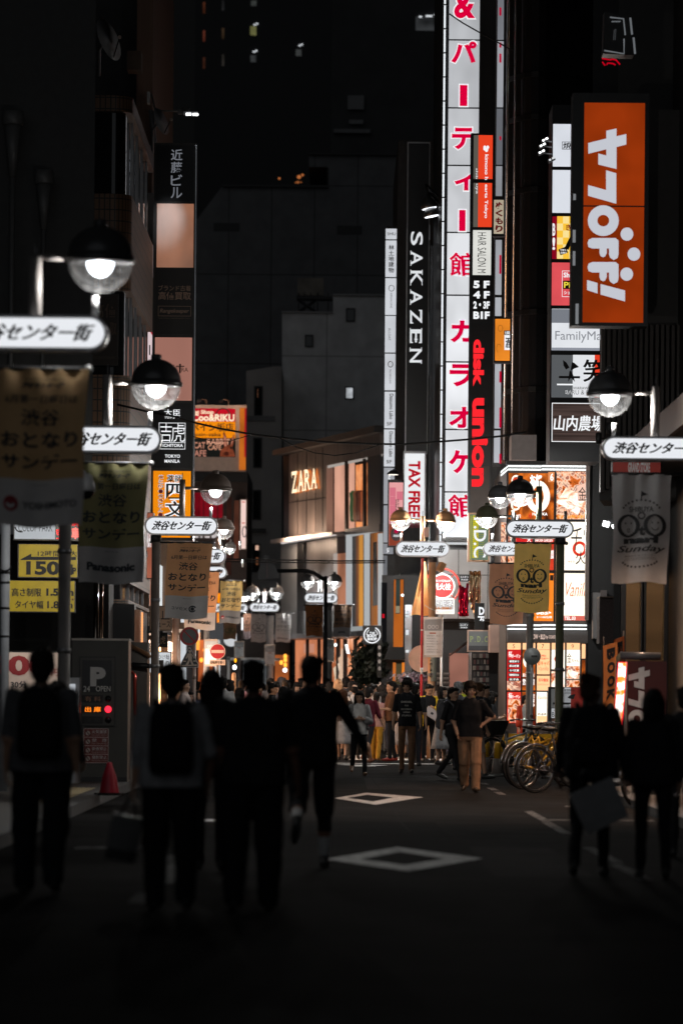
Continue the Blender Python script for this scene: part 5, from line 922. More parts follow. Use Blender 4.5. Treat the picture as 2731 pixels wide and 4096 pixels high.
        mb.box(q[0]+ww*.3, q[0]+ww*.66, Y-.152, Y-.148, q[2]+hh*.59, q[2]+hh*.62, M((.5, .12, .03))); mb.build('notice', nb)
    return root
CAP1 = M((.075, .075, .078), .32, .4); CAPB = M((.13, .085, .06), .45); CAPW = M((.5, .27, .13), .45)
lamp('nearest left street lamp, its name board cut by the frame edge', 32.8, (-180, 1264, 434, 1405), -100, (142, 1030), [(402, 1050, 262)], CAP1, 130, bulb=6)
lamp('second left street lamp, globe before the tiled building corner', 46.4, (214, 1704, 648, 1814), 264, (431, 1500), [(625, 1545, 200)], CAP1, 370)
lamp('left street lamp whose whole name board is readable by the orange sign', 69.7, (580, 2066, 873, 2142), 625, (729, 1918), [(863, 1962, 124)], M((.12, .09, .075), .45), 120, M((.2, .16, .14), .5, 0, .2, 4))
lamp('left street lamp mostly hidden behind the readable name board', 84.7, (680, 2194, 904, 2256), 706, (873, 2150), [(897, 2120, 80)], M((.3, .24, .21), .45), 150, M((.4, .28, .22), .5))
lamp('left street lamp with two overlapping globes above the yellow banner', 96, (700, 2264, 909, 2315), 830, (890, 2190), [(922, 2195, 44), (866, 2190, 52)], M((.35, .33, .32), .45), 150, board_px=(822, 2560, 868, 2662))
lamp('far left street lamp behind the yellow banner, pole with pale notice', 128, (850, 2414, 993, 2450), 957, (980, 2370), [(967, 2388, 38), (990, 2386, 36)], M((.4, .4, .4), .4), 150, M((.2, .17, .16)), (940, 2566, 975, 2630))
lamp('far street lamp with twin globes and two white banners', 140, (998, 2411, 1119, 2448), 1081, (1058, 2355), [(1011, 2375, 58), (1106, 2373, 58)], M((.45, .45, .46), .35), 260, M((.6, .6, .61), .4), (1061, 2580, 1098, 2660), pr=.13)
lamp('far street lamp with twin globes behind the black mast', 120, (1216, 2371, 1352, 2413), 1318, (1279, 2300), [(1230, 2328, 58), (1338, 2328, 58)], M((.3, .28, .27), .4), 260, M((.4, .4, .4), .4), (1306, 2556, 1334, 2646))
lamp('nearest right street lamp, its name board cut by the right edge', 48, (2404, 1748, 2826, 1843), 2766, (2618, 1545), [(2438, 1583, 180)], CAP1, 330, bulb=6)
lamp('right street lamp in front of the glowing food panels', 70, (2020, 2081, 2292, 2151), 2240, (2154, 1945), [(2079, 1976, 108)], CAP1, 620, M((.16, .17, .1), .5, 0, .25, 4))
lamp('right street lamp with an olive cap and half hidden name board', 80, (1930, 2168, 2140, 2224), 2121, (2051, 2050), [(1946, 2072, 88)], M((.1, .1, .06), .45), 560, M((.15, .14, .13)))
lamp('right street lamp squeezed behind the front lamp, only its globe showing', 75, (2060, 2100, 2270, 2155), 2238, (2152, 1980), [(1998, 1992, 92)], CAP1, 200, M((.15, .14, .13)), pr=.06)
lamp('centre street lamp with twin orange lit globes in the junction', 88, (1581, 2165, 1798, 2228), 1729, (1689, 2064), [(1601, 2085, 82), (1780, 2089, 80)], CAPW, 700, M((.62, .36, .2), .5, 0, .15, 4), (1696, 2472, 1765, 2626), pr=.082)  # orange street light painted into the cap and pole colours
o = [x for x in COL.objects if x.name.startswith('street_lamp')][-1]
mb = MB(); mb.lathe([(.09, 0), (.09, .95)], (P(1729, 2580, 88).x, 88, ZP(2722, 88)), M((.38, .42, .36), .5), 16); pw_ = mb.build('wrapper', o); mb = MB(); mb.text('落書き禁止中', (P(1718, 2600, 88).x, P(1728, 2600, 88).x, ZP(2710, 88), ZP(2635, 88)), 87.9, INK, .05, 0, 0, None, True); mb.build('lettering', pw_)
mb = MB(); mb.rbox(RC(1696, 2110, 1714, 2148, 88), 87.9, 88.1, M((.6, .35, .28), .4)); mb.obox(P(1763, 2268, 87.9), (.12, .2, .2), M((.4, .22, .1)), R(20), 0, R(25)); mb.build('control_box', o)

# ------------------------------------------------------------------ banners
def banner(lab, Y, px, kind, up, low=None, sponsor=None, rod=None, ink_=None, wav=.03, skew=0, fold=0, dy=0):
    q = RC(*px, Y); w, h = q[1]-q[0], q[3]-q[2]; ph = px[0]*.37
    def fn(x, z, off=0):
        u, v = (x-q[0])/w, (q[3]-z)/h
        d = wav*math.sin(u*9+ph+v*2)*(.3+.7*v) + wav*.5*math.sin(u*21+ph*2)*math.exp(-v*5) + wav*.7*math.sin(v*7+u*5+ph)*max(0, v-.55)
        xx = q[0]+w*(u*(1-.06*v) + skew*v + .012*math.sin(v*8+ph)); zz = z+(.015*math.sin(u*7+ph)*v)
        if fold: xx = q[0]+w*(u*(.12+.88*v**.9)+(1-v)*.62); d += .15*math.sin(u*5)*(1-v*.4)
        return (xx, Y+.34+dy+d-off, zz)
    root = thing('street_banner', lab, 'banner', ((q[0]+q[1])/2, Y+.34, q[2]), 'cloth banners hung from the street lamps')
    mu = M(up, .8, 0, .12, 5, .1, .2, .35); ml = M(low or up, .8, 0, .12, 5, .1, .2, .35)
    n, k = 20, 30; mb = MB(); vs = [fn(q[0]+w*i/n, q[3]-h*j/k) for j in range(k+1) for i in range(n+1)]
    lo = int(k*.71); fu, fl = [], []
    for j in range(k):
        for i in range(n): (fl if low and j >= lo else fu).append((j*(n+1)+i, (j+1)*(n+1)+i, (j+1)*(n+1)+i+1, j*(n+1)+i+1))
    mb.v = vs; 
    for m_, ff in ((mu, fu), (ml, fl)):
        if ff:
            ix = mb.mi(m_)
            for f in ff: mb.f.append(f); mb.m.append(ix); mb.sm.append(True)
    cl = mb.build('cloth', root)
    I = ink_ or M((.025, .035, .045), .7); g = lambda x, z: fn(x, z, .022)
    def T(s, u0, u1, v0, v1, off=.02, sh=0, m=I): mb.text(s, (q[0]+w*u0, q[0]+w*u1, q[3]-h*v1, q[3]-h*v0), 0, m, off, sh, 0, g)
    mb = MB()
    if kind == 'J':
        T('渋谷センター街', .27, .75, .085, .125, .05, .4); T('SHIBUYA CENTER GAI', .3, .74, .06, .075, 0)
        T('6月第一日曜日は', .1, .9, .165, .22); T('渋谷', .29, .71, .255, .36); T('おとなり', .07, .93, .4, .5, .03); T('サンデー', .07, .93, .54, .635, .03); T('supported by', .4, .6, .725, .737, 0)
        if sponsor == 'avex':
            T('avex', .16, .52, .845, .885, -.012); c = (q[0]+w*.64, q[3]-h*.862); mb.ring(c, w*.09, w*.075, w*.03, 0, I, 24, 20, 330, g); mb.disc(c, w*.045, w*.04, 0, I, 16, g)
        elif sponsor == 'YOSHIMOTO':
            T(sponsor, .3, .93, .84, .885, .03); c = (q[0]+w*.17, q[3]-h*.86); mb.disc(c, w*.085, w*.085, 0, M((.3, .02, .03)), 20, g); mb.ring(c, w*.05, w*.05, w*.03, 0, M((.7, .7, .7)), 16, 180, 360, lambda x, z: fn(x, z, .03))
        elif sponsor: T(sponsor, .12 if len(sponsor) > 4 else .28, .86 if len(sponsor) > 4 else .72, .83, .9, .05)
    elif kind == 'O':
        T('SHIBUYA', .29, .71, .3, .35, .02)
        for cx in (.27, .73):
            c = (q[0]+w*cx, q[3]-h*.475); 
            for a0 in range(0, 360, 20): mb.ring(c, w*.2, h*.105, w*(.035+.035*abs(math.cos(R(a0+10)))), 0, I, 2, a0, a0+20, g)
            for ex in (-.05, .05): mb.disc((c[0]+w*ex, c[1]+h*.025), w*.014, h*.009, 0, I, 10, g)
            if cx > .5: mb.ring((c[0], c[1]-h*.012), w*.07, h*.035, w*.014, 0, I, 10, 195, 345, g)
            else: mb.ring((c[0], c[1]-h*.04), w*.025, h*.02, w*.012, 0, I, 12, 0, 360, g)
        T('t', .45, .56, .48, .57, .06); T('nari', .19, .8, .575, .64, .07); T('Sunday', .08, .94, .655, .735, .02, .3); T('渋谷おとなりサンデー', .22, .78, .745, .76, .01); T('SHIBUYA OTONARI SUNDAY', .24, .78, .77, .78, 0); T('EVERY FIRST SUNDAY IN JUNE', .22, .8, .785, .795, 0)
        mb.ring((q[0]+w*.5, q[3]-h*.385), w*.07, h*.035, w*.025, 0, I, 16, 0, 360, g)
        for a in range(205, 336, 13): mb.disc((q[0]+w*(.5+.33*math.cos(R(a))), q[3]-h*(.77-.09*math.sin(R(a)))), w*.022, h*.01, 0, I, 8, g)
        for a in range(25, 156, 13): mb.disc((q[0]+w*(.5+.34*math.cos(R(a))), q[3]-h*(.36-.12*math.sin(R(a)))), w*.02, h*.01, 0, I, 8, g)
        mb.add([g(q[0]+w*a, q[3]-h*b) for a, b in ((.49, .24), (.5, .155), (.62, .19), (.515, .205), (.51, .24))], [(4, 3, 2, 1, 0)], I)
    if mb.v: mb.build('lettering', cl)
    mb = MB(); a, b = (q[0], q[1]) if not rod else (P(rod[0], px[1], Y).x, P(rod[1], px[1], Y).x); mb.tube([(a, Y+.35, q[3]+.005), (b, Y+.35, q[3]+.005)], .018, DARK, 8); mb.ell((b if (rod and abs(b-q[1]) < abs(a-q[1])) else a, Y+.35, q[3]+.005), (.035,)*3, ALU); mb.build('rod', root)
    return root
BO = (.7, .38, .2); BG = (.5, .5, .51); BY = (.7, .5, .2); BYG = (.21, .2, .1)
banner('dark orange banner nearest the camera at left edge with a sponsor name', 32.8, (-30, 1462, 340, 2098), 'J', (.42, .28, .15), (.42, .42, .43), 'YOSHIMOTO', (-120, 345), wav=.05)
banner('olive banner with electronics sponsor, second from the left edge', 46.4, (308, 1846, 584, 2330), 'J', BYG, (.38, .38, .39), 'Panasonic', (264, 600), wav=.045)
banner('orange and grey banner with an eye logo before the left shops', 69.5, (664, 2168, 845, 2474), 'J', BO, BG, 'avex', (596, 850), skew=-.05)
banner('orange banner half hidden behind the eye logo banner', 84.5, (745, 2284, 876, 2518), 'J', BO, BG, 'Panasonic', (705, 884), skew=-.08)
banner('golden banner with a red round sponsor logo near the no entry sign', 95.8, (880, 2322, 970, 2492), 'J', BY, (.25, .25, .26), 'YOSHIMOTO', (835, 978), skew=-.06)
banner('patterned banner below the golden one', 110, (893, 2488, 946, 2556), 'O', (.45, .24, .14), None, None, None, M((.12, .16, .08)))
banner('peach banner cut off by the golden banner pole', 127, (972, 2452, 1003, 2556), 'J', (.45, .24, .17), (.4, .32, .34), None, (957, 1005))
banner('plain white banner with a grey emblem, far left of the pair', 139.8, (1003, 2453, 1066, 2568), 'O', (.62, .62, .63), None, None, (1000, 1078), M((.2, .2, .21)))
banner('white banner with faint characters, far right of the pair', 139.8, (1102, 2452, 1165, 2568), 'J', (.72, .72, .73), None, 'Panasonic', (1084, 1174), M((.3, .3, .31)))
banner('brown banner with a dark emblem hung left of the black mast', 119.8, (1220, 2420, 1291, 2543), 'O', (.36, .15, .06), None, None, (1214, 1312), M((.02, .02, .025)), skew=.06)
banner('grey and orange banner with three capitals right of black mast', 119.8, (1336, 2420, 1408, 2546), 'J', (.3, .19, .13), (.4, .4, .42), 'AWA', (1322, 1414), skew=-.04)
banner('pale grey banner with round faces emblem at the right edge', 47.8, (2455, 1890, 2692, 2328), 'O', (.66, .66, .67), None, None, (2450, 2760), M((.05, .05, .052)), wav=.045)
banner('yellow banner with round faces emblem before the glowing panels', 69.8, (2058, 2170, 2205, 2448), 'O', (.92, .64, .2), None, None, (2056, 2268))
banner('brown banner with round faces emblem partly behind the yellow one', 79.8, (1956, 2252, 2096, 2496), 'O', (.45, .24, .15), None, None, (1952, 2130), skew=.03)
banner('bright orange banner blown sideways on the centre lamp', 87.8, (1646, 2242, 1722, 2458), 'P', (.95, .52, .22), None, None, (1712, 1730), fold=1, dy=.5)
mb = MB(); mb.tube([P(1698, 2420, 87.9), P(1715, 2432, 87.8), P(1738, 2442, 87.8)], .008, WHT, 5); tag(mb.build('tie_cord'), 'thin cord tying the orange banner to the centre pole', 'cord')

# ------------------------------------------------------------------ black mast, traffic signs, cables
bm = thing('traffic_mast', 'slim black mast with a long curved arm in front of the fashion store', 'mast', (P(1300, 2600, 117).x, 117, 0)); x = P(1300, 2600, 117).x
mb = MB(); mb.lathe([(.08, 0), (.07, 2.4), (.055, ZP(2305, 117))], (x, 117, 0), BLK, 12); mb.lathe([(.14, 0), (.14, .9)], (x, 117, 0), BLK, 12); mb.build('pole', bm)
mb = MB(); mb.tube([P(1300, 2320, 117), P(1280, 2308, 117), P(1255, 2292, 117), P(1232, 2284, 117), P(1200, 2283, 117), P(1055, 2284, 117)], .06, BLK, 8); mb.build('arm', bm)
mb = MB(); mb.rbox(RC(1311, 2424, 1326, 2442, 117), 116.9, 117.1, BLK); mb.build('camera', bm)
tri = [P(a, b, 116.9) for a, b in ((1030, 2320), (1114, 2310), (1112, 2290), (1080, 2225), (1068, 2218), (1056, 2226), (1030, 2290))]; mb = MB(); mb.prism([(p.x, p.z) for p in tri], 116.9, 116.95, M((.19, .19, .2), .5)); mb.rbox(RC(1042, 2328, 1108, 2350, 117), 116.9, 117, M((.22, .22, .23), .5)); mb.rbox(RC(1066, 2240, 1070, 2310, 116.8), 116.8, 116.88, M((.4, .3, .3))); mb.build('sign_back', bm)
ns = thing('no_parking_sign', 'round no parking sign with red ring above a pedestrian crossing triangle', 'road sign', (P(778, 2700, 77).x, 77, 0)); x = P(777, 2650, 77).x
mb = MB(); mb.lathe([(.034, 0), (.034, ZP(2530, 77))], (x, 77.1, 0), M((.45, .34, .3), .45), 12); mb.lathe([(.037, ZP(2722, 77)), (.037, ZP(2708, 77))], (x, 77.1, 0), M((.2, .15, .13)), 12); mb.build('pole', ns)
c = P(758, 2545, 77); rr = 37*77/F; mb = MB(); mb.disc((c.x, c.z), rr, rr, 77, M((.1, .1, .105), .4)); mb.ring((c.x, c.z), rr, rr, rr*.24, 76.995, M((.3, .015, .02), .4)); v = [(c.x-rr*.56, c.z+rr*.66), (c.x-rr*.66, c.z+rr*.56), (c.x+rr*.56, c.z-rr*.66), (c.x+rr*.66, c.z-rr*.56)]; mb.poly(v, 76.99, M((.3, .015, .02), .4)); mb.ring((c.x, c.z), rr*1.03, rr*1.03, rr*.04, 76.993, GREY); mb.build('disc', ns)
mb = MB(); T = [P(a, b, 76.9) for a, b in ((722, 2670), (794, 2670), (795, 2658), (762, 2590), (755, 2590), (722, 2656))]; mb.prism([(p.x, p.z) for p in T], 76.9, 76.93, M((.4, .4, .42), .4)); tb = mb.build('crossing_triangle', ns)
mb = MB(); c = P(758, 2640, 76.9); mb.prism([((p.x-c.x)*.92+c.x, (p.z-c.z)*.92+c.z) for p in T], 76.893, 76.899, M((.03, .033, .037), .4)); L = M((.5, .42, .36), .5)
def pp_(pts): q = [P(a, b, 76.89) for a, b in pts]; mb.add([(p.x, 76.888, p.z) for p in q], [tuple(range(len(q)))[::-1]], L)
pp_([(754, 2602), (760, 2600), (766, 2604), (764, 2611), (756, 2611)]); pp_([(750, 2614), (766, 2613), (769, 2632), (767, 2642), (754, 2642), (752, 2630)]); pp_([(754, 2640), (762, 2640), (752, 2662), (742, 2661)]); pp_([(760, 2640), (768, 2640), (776, 2660), (768, 2662)]); pp_([(766, 2616), (770, 2618), (780, 2632), (776, 2634)]); pp_([(750, 2616), (752, 2626), (746, 2636), (743, 2632)]); pp_([(728, 2660), (788, 2658), (788, 2663), (728, 2665)]); pp_([(734, 2643), (744, 2643), (744, 2647), (734, 2647)]); pp_([(774, 2642), (785, 2642), (785, 2646), (774, 2646)])
mb.build('pictogram', tb)
ne = thing('no_entry_sign', 'red no entry disc with a white bar and a plate below', 'road sign', (P(872, 2700, 90).x, 90, 0)); c = P(871, 2606, 90); rr = 29.5*90/F
mb = MB(); mb.lathe([(.03, 0), (.03, c.z)], (c.x, 90.06, 0), GREY, 10); mb.build('pole', ne); mb = MB(); mb.disc((c.x, c.z), rr, rr, 90, M((.42, .02, .04), .4)); mb.ring((c.x, c.z), rr*1.04, rr*1.04, rr*.05, 89.996, WHT); mb.box(c.x-rr*.84, c.x+rr*.84, 89.985, 89.996, c.z-rr*.2, c.z+rr*.2, M((.68, .6, .58))); mb.build('disc', ne)
q = RC(839, 2639, 901, 2660, 90); mb = MB(); mb.rbox(q, 89.99, 90.02, M((.7, .6, .55), .5)); o = mb.build('plate', ne); mb = MB(); mb.text('自転車を除く', (q[0]+.02, q[1]-.02, q[2]+.025, q[3]-.025), 89.985, INK, .02); mb.build('lettering', o)
def cable(lab, pts, Y, r=.018):
    mb = MB(); mb.tube([P(a, b, Y if not isinstance(Y, tuple) else Y[0]+(Y[1]-Y[0])*i/(len(pts)-1)) for i, (a, b) in enumerate(pts)], r, M((.008, .008, .008), .7), 6); return tag(mb.build('cable'), lab, 'cable', 'cables strung across the street')
cable('thick bundled cable crossing the whole street below the menswear sign', [(610, 1650), (700, 1666), (785, 1692), (880, 1714), (1000, 1736), (1100, 1748), (1300, 1768), (1500, 1776), (1620, 1777), (1740, 1768), (1880, 1757), (2000, 1745), (2100, 1728)], 79, .021)
cable('slack loop of cable sagging under the thick bundle', [(1118, 1752), (1180, 1786), (1260, 1812), (1340, 1822), (1420, 1812), (1515, 1780)], 78.9, .011)
cable('thin loop of cable hanging before the pet shop billboard', [(770, 1746), (850, 1764), (920, 1764), (985, 1745), (1015, 1738)], 79.1, .009)
cable('pair of taut low wires before the fashion store lower wall', [(900, 2236), (1120, 2240), (1350, 2244), (1540, 2243)], 100, .02)
cable('second taut low wire just below the first before the store', [(900, 2246), (1120, 2250), (1350, 2252), (1540, 2251)], 100, .015)
cable('cable slanting down across the top of the karaoke sign', [(1796, 55), (1850, 92), (1917, 130), (2000, 175), (2050, 203)], 86, .016)
cable('thin cable from tiled building corner behind second lamp', [(470, 1618), (540, 1634), (612, 1652)], 70, .02)
for i, (x, y) in enumerate(((2434, 1716), (2392, 1757))):
    p = P(x, y, 57); o = thing('floodlight', ('upper' if i == 0 else 'lower')+' small black unlit floodlight by the brown farm restaurant sign', 'lamp', p); mb = MB(); mb.lathe([(.04, -.07), (.045, 0), (.045, .08), (.03, .1)], p, BLK, 12); mb.tube([p, P(x+40, y-6, 57.6)], .012, BLK); mb.build('housing', o)
p = P(2445, 2092, 60); o = thing('floodlight', 'bright twin white floodlight left of pale grey banner', 'lamp', p); mb = MB(); mb.obox(p, (.12, .1, .1), DARK); mb.obox(P(2458, 2104, 60), (.1, .1, .08), DARK); mb.tube([p, P(2478, 2100, 60.3)], .02, BLK); mb.build('housing', o); mb = MB(); mb.obox(P(2422, 2096, 59.9), (.1, .03, .085), E((250, 252, 255), 5), 0, 0, R(15)); mb.obox(P(2456, 2104, 59.9), (.08, .03, .07), E((250, 250, 250), 5), 0, 0, R(-30)); mb.build('lens', o)
board('store_sign', 'red store sign mostly hidden by the right name board and banner', 'sign', 55, (2448, 1846, 2640, 1900), .3, BLK, [((2450, 1850, 2640, 1896), M((.5, .03, .015), .5), [('GRAND STORE', (2510, 1850, 2598, 1890), WHT, {'off': .04})])])

# ------------------------------------------------------------------ coin parking on the left
YP = 56
ps = thing('parking_machine', 'grey parking entrance panel with a P board and red warning lamp', 'parking panel', (P(400, 3100, YP).x, YP, .13))
r = RC(288, 2562, 512, 3152, YP); PB = M((.05, .047, .042), .6, 0, .2, 2)
mb = MB(); mb.box(r[0], r[1], YP, YP+.5, .13, r[3], PB); mb.box(r[0]-.01, r[1]+.015, YP-.02, YP+.52, r[3], r[3]+.03, M((.3, .27, .24), .4, .5)); mb.box(r[1], r[1]+.012, YP-.01, YP+.5, .13, r[3], M((.5, .38, .3), .3, .7)); mb.box(r[0], r[1], YP-.012, YP, .13, .2, BLK); mb.build('body', ps)
mb = MB(); mb.rbox(RC(318, 2626, 463, 2905, YP), YP-.03, YP, BLK); mb.rbox(RC(322, 2631, 459, 2901, YP), YP-.036, YP-.029, PB); mb.build('display_frame', ps)
def pan(name, px, m, texts, dy=.04):
    b = MB().rbox(RC(*px, YP), YP-dy, YP-.03, m).build(name, ps); x = MB()
    for e in texts: ink(x, e, YP-dy-.004)
    if texts: x.build('lettering', b)
    return b
GW = M((.5, .5, .5)); pan('parking_board', (331, 2641, 449, 2769), M((.01, .01, .012), .4), [('P', (362, 2668, 424, 2745), M((.45, .43, .42)), {'off': .06}), ('24', (335, 2744, 361, 2766), M((.62, .6, .56)), {'off': 0}), ('OPEN', (385, 2744, 443, 2766), M((.62, .6, .56)), {'off': 0})])
for i, (y, tx, m) in enumerate(((2780, '有 料', M((.34, .18, .11))), (2822, '出 庫', E((255, 130, 30), 1.5)), (2865, '満 車', M((.03, .03, .03))))):
    pan('message_window', (329, y, 414, y+30), M((.012, .012, .012), .3), [(tx, (341, y+5, 404, y+26), m, {'off': .015 if i == 1 else 0})])
    c = P(434, y+15, YP); mb = MB(); mb.ell((c.x, YP-.03, c.z), (.05, .05, .05), E((255, 40, 60), 2.2) if i == 1 else M((.01, .01, .01), .2), 16, 10); mb.build('warning_lamp', ps)
nb = MB().rbox(RC(336, 2914, 435, 3052, YP), YP-.03, YP-.001, M((.5, .4, .38), .5)).build('prohibition_notice', ps); mb = MB()
for i, (a, b) in enumerate((('火気厳禁', 'No open flame'), ('禁　煙', 'No Smoking'), ('飲食禁止', 'Do not eat or drink here'), ('撮影禁止', 'Photography prohibited'))):
    y = 2916+i*34; ink(mb, ('#rect', (338, y, 433, y+32), M((.14, .025, .02), .5)), YP-.033); ink(mb, ('#disc', (342, y+5, 364, y+28), M((.4, .33, .3))), YP-.037); ink(mb, ('#ring', (342, y+5, 364, y+28), M((.1, .02, .02)), {'t': .1}), YP-.039); ink(mb, ('#poly', [(345, y+9), (348, y+7), (361, y+24), (358, y+26)], M((.05, .02, .02))), YP-.041); ink(mb, (a, (369, y+4, 428, y+18), GW, {'off': 0}), YP-.037); ink(mb, (b, (368, y+21, 428, y+28), M((.4, .3, .28)), {'off': 0}), YP-.037)
mb.build('lettering', nb)
pl_ = thing('added_parking_lamp', 'floodlight on a post arm lighting the coin parking signs', 'lamp', P(190, 2030, 58)); q_ = P(190, 2030, 58)  # added lamp hidden behind the first banner, brightens the parking signs
mb = MB(); mb.obox(q_, (.3, .14, .1), DARK, 0, R(-35)); mb.tube([q_, q_+Vector((-.9, 0, .1))], .025, ALU); mb.build('housing', pl_); mb = MB(); mb.obox(q_+Vector((0, .05, -.06)), (.26, .02, .08), E((255, 240, 215), 4, light=False), 0, R(-35)); mb.build('lens', pl_)
l = bpy.data.lights.new('added_parking_flood', 'SPOT'); l.energy = 330; l.spot_size = R(110); l.spot_blend = .6; l.shadow_soft_size = .08; l.color = (1, .92, .8); lo = bpy.data.objects.new('added_parking_flood', l); COL.objects.link(lo); lo.parent = pl_; lo.location = (0, .1, -.1); lo.rotation_euler = Vector((0, 4, -1.8)).to_track_quat('-Z', 'Y').to_euler()
YEL = M((.5, .37, .0), .5); KB = M((.01, .01, .01))
board('parking_price_sign', 'yellow sign with a black arrow and price 150', 'sign', 62, (72, 2176, 312, 2312), .06, BLK, [((77, 2178, 310, 2308), YEL, [('12時間最大', (152, 2203, 310, 2226), KB, {'off': .03}), ('#poly', [(84, 2237), (127, 2214), (127, 2227), (305, 2227), (305, 2240), (84, 2240)], KB), ('150', (106, 2244, 240, 2300), KB, {'off': .045}), ('円', (254, 2258, 292, 2300), KB, {'off': .06}), ('P', (291, 2270, 306, 2296), KB, {'off': .05})])])
board('height_limit_sign', 'yellow sign giving height limit and tyre width in black characters', 'sign', 62, (35, 2322, 302, 2450), .06, BLK, [((38, 2324, 299, 2446), YEL, [('高さ制限', (48, 2352, 166, 2386), KB, {'off': .04}), ('1.55m', (186, 2354, 296, 2384), KB, {'off': .05}), ('タイヤ幅', (61, 2402, 174, 2434), KB, {'off': .03}), ('1.86m', (190, 2404, 292, 2434), KB, {'off': .03}), ('#disc', (288, 2394, 296, 2402), M((.15, .05, .02)))])])
board('parking_brand_sign', 'white lit sign with red dot matrix characters behind the first banner', 'sign', 61.8, (55, 2040, 320, 2162), .1, BLK, [((60, 2045, 222, 2156), E((205, 210, 215), .75, .08), [('COLOP PARK', (75, 2095, 212, 2126), INK, {'off': -.01}), ('#ring', (60, 2085, 110, 2130), INK, {'t': .1, 'a0': 180, 'a1': 290})]), ((222, 2045, 318, 2156), M((.012, .01, .01), .4), [('空', (226, 2112, 252, 2156), E((255, 70, 70), 1.5), {'off': .02}), ('満', (288, 2064, 318, 2105), E((255, 30, 40), 1.5), {'off': .02}), ('車', (288, 2110, 318, 2156), E((255, 120, 110), 1.6), {'off': .06})])])
board('parking_rate_sign', 'pale board giving thirty minute rate, behind the person with backpack', 'sign', 59.5, (2, 2604, 250, 2772), .06, BLK, [((5, 2610, 246, 2765), M((.52, .42, .38), .6), [('500', (-45, 2622, 202, 2702), M((.22, .02, .025)), {'off': .04}), ('円', (207, 2676, 234, 2704), M((.22, .03, .03)), {'off': .02}), ('30分', (44, 2724, 108, 2752), M((.02, .03, .04)), {'off': .03})])])
wp = thing('pale_pole', 'pale grey pole with banding straps at the left edge', 'pole', (P(20, 2700, 50).x, 50, .13)); x = P(22, 2300, 50).x; mb = MB(); mb.lathe([(.06, .13), (.06, ZP(1690, 50, 20))], (x, 50, 0), M((.4, .42, .45), .45), 14); mb.build('shaft', wp); mb = MB()
for y in (2295, 2335, 2437, 2550): mb.lathe([(.066, 0), (.066, .03)], (x, 50, ZP(y, 50, 20)), DARK, 14)
mb.build('strap', wp)
bk = thing('bracket_arm', 'dark round bracket on pale pole at the left edge', 'bracket', P(20, 2275, 49.9)); mb = MB(); mb.tube([P(22+24*math.cos(R(a)), 2262+22*-math.sin(R(a)), 49.9) for a in range(180, 361, 20)], .012, BLK); mb.build('loop', bk)
tk = thing('ticket_machine', 'slim machine with a white lit face behind the left backpack person', 'ticket machine', (P(300, 3000, 55).x, 55, .13)); mb = MB(); mb.box(*RC(276, 2720, 322, 2900, 55)[:2], 54.8, 55.2, .13, ZP(2720, 55), M((.3, .3, .31), .4, .4)); mb.build('body', tk); mb = MB(); mb.rbox(RC(278, 2736, 306, 2850, 55), 54.78, 54.8, E((200, 205, 212), .75)); f_ = mb.build('screen', tk); mb = MB(); mb.text('料金', (P(283, 2770, 55).x, P(303, 2770, 55).x, ZP(2774, 55), ZP(2764, 55)), 54.77, M((.2, .22, .25)), 0); mb.build('lettering', f_)
cn = thing('traffic_cone', 'red plastic traffic cone on a dark base before the parking panel', 'traffic cone', (P(440, 3228, 49).x, 48.6, .13)); x = P(438, 3200, 48.6).x; zt_ = ZP(3056, 48.6)
mb = MB(); mb.lathe([(.13, .15), (.125, .17), (.085, .38), (.04, zt_-.05), (.032, zt_-.01), (.015, zt_)], (x, 48.6, 0), M((.33, .012, .03), .35), 24); mb.build('cone', cn); mb = MB(); mb.vprism([(x+.19*math.cos(R(a)), 48.6+.19*math.sin(R(a))) for a in range(0, 360, 45)], .131, .16, BLK); mb.build('base', cn)
pt = thing('steel_pipe', 'shiny vertical pipe at the parking building corner', 'pipe', (P(380, 2500, 66).x, 66, .13)); x = P(386, 2400, 66).x; mb = MB(); mb.lathe([(.045, .13), (.045, ZP(2335, 66))], (x, 66, 0), M((.6, .5, .42), .12, 1), 12); mb.lathe([(.03, .13), (.03, ZP(2335, 66))], (x+.09, 66, 0), M((.7, .45, .3), .15, 1), 12); mb.build('tube', pt)
es = thing('entrance_sign', 'narrow dark shop entrance with warm glints beside the parking panel', 'shop entrance', (P(540, 2800, 70).x, 70, .13)); mb = MB(); mb.rbox(RC(512, 2570, 595, 3000, 71), 70.6, 71.4, M((.03, .018, .012), .4)); mb.build('doorway', es)
mb = MB(); mb.tube([P(525, 2685, 70.5), P(540, 2698, 70.5), P(541, 2860, 70.5)], .03, M((.5, .08, .06), .2, .6)); mb.tube([P(516, 2580, 70.4), P(595, 2620, 70.2), P(600, 2632, 70.2)], .04, M((.25, .13, .07), .3)); mb.tube([P(516, 2660, 70.4), P(600, 2664, 70.2)], .05, BLK); mb.rbox(RC(590, 2640, 598, 2850, 70.3), 70.2, 70.3, M((.6, .33, .2), .3)); mb.build('rail', es)
mb = MB()
for y, c in ((2735, (150, 90, 60)), (2760, (190, 180, 170)), (2790, (120, 60, 40)), (2830, (200, 190, 180)), (2860, (140, 130, 125))): mb.rbox(RC(513, y, 522, y+8, 70.5), 70.45, 70.5, M(tuple(v/255*.6 for v in c)))
mb.build('menu_card', es)
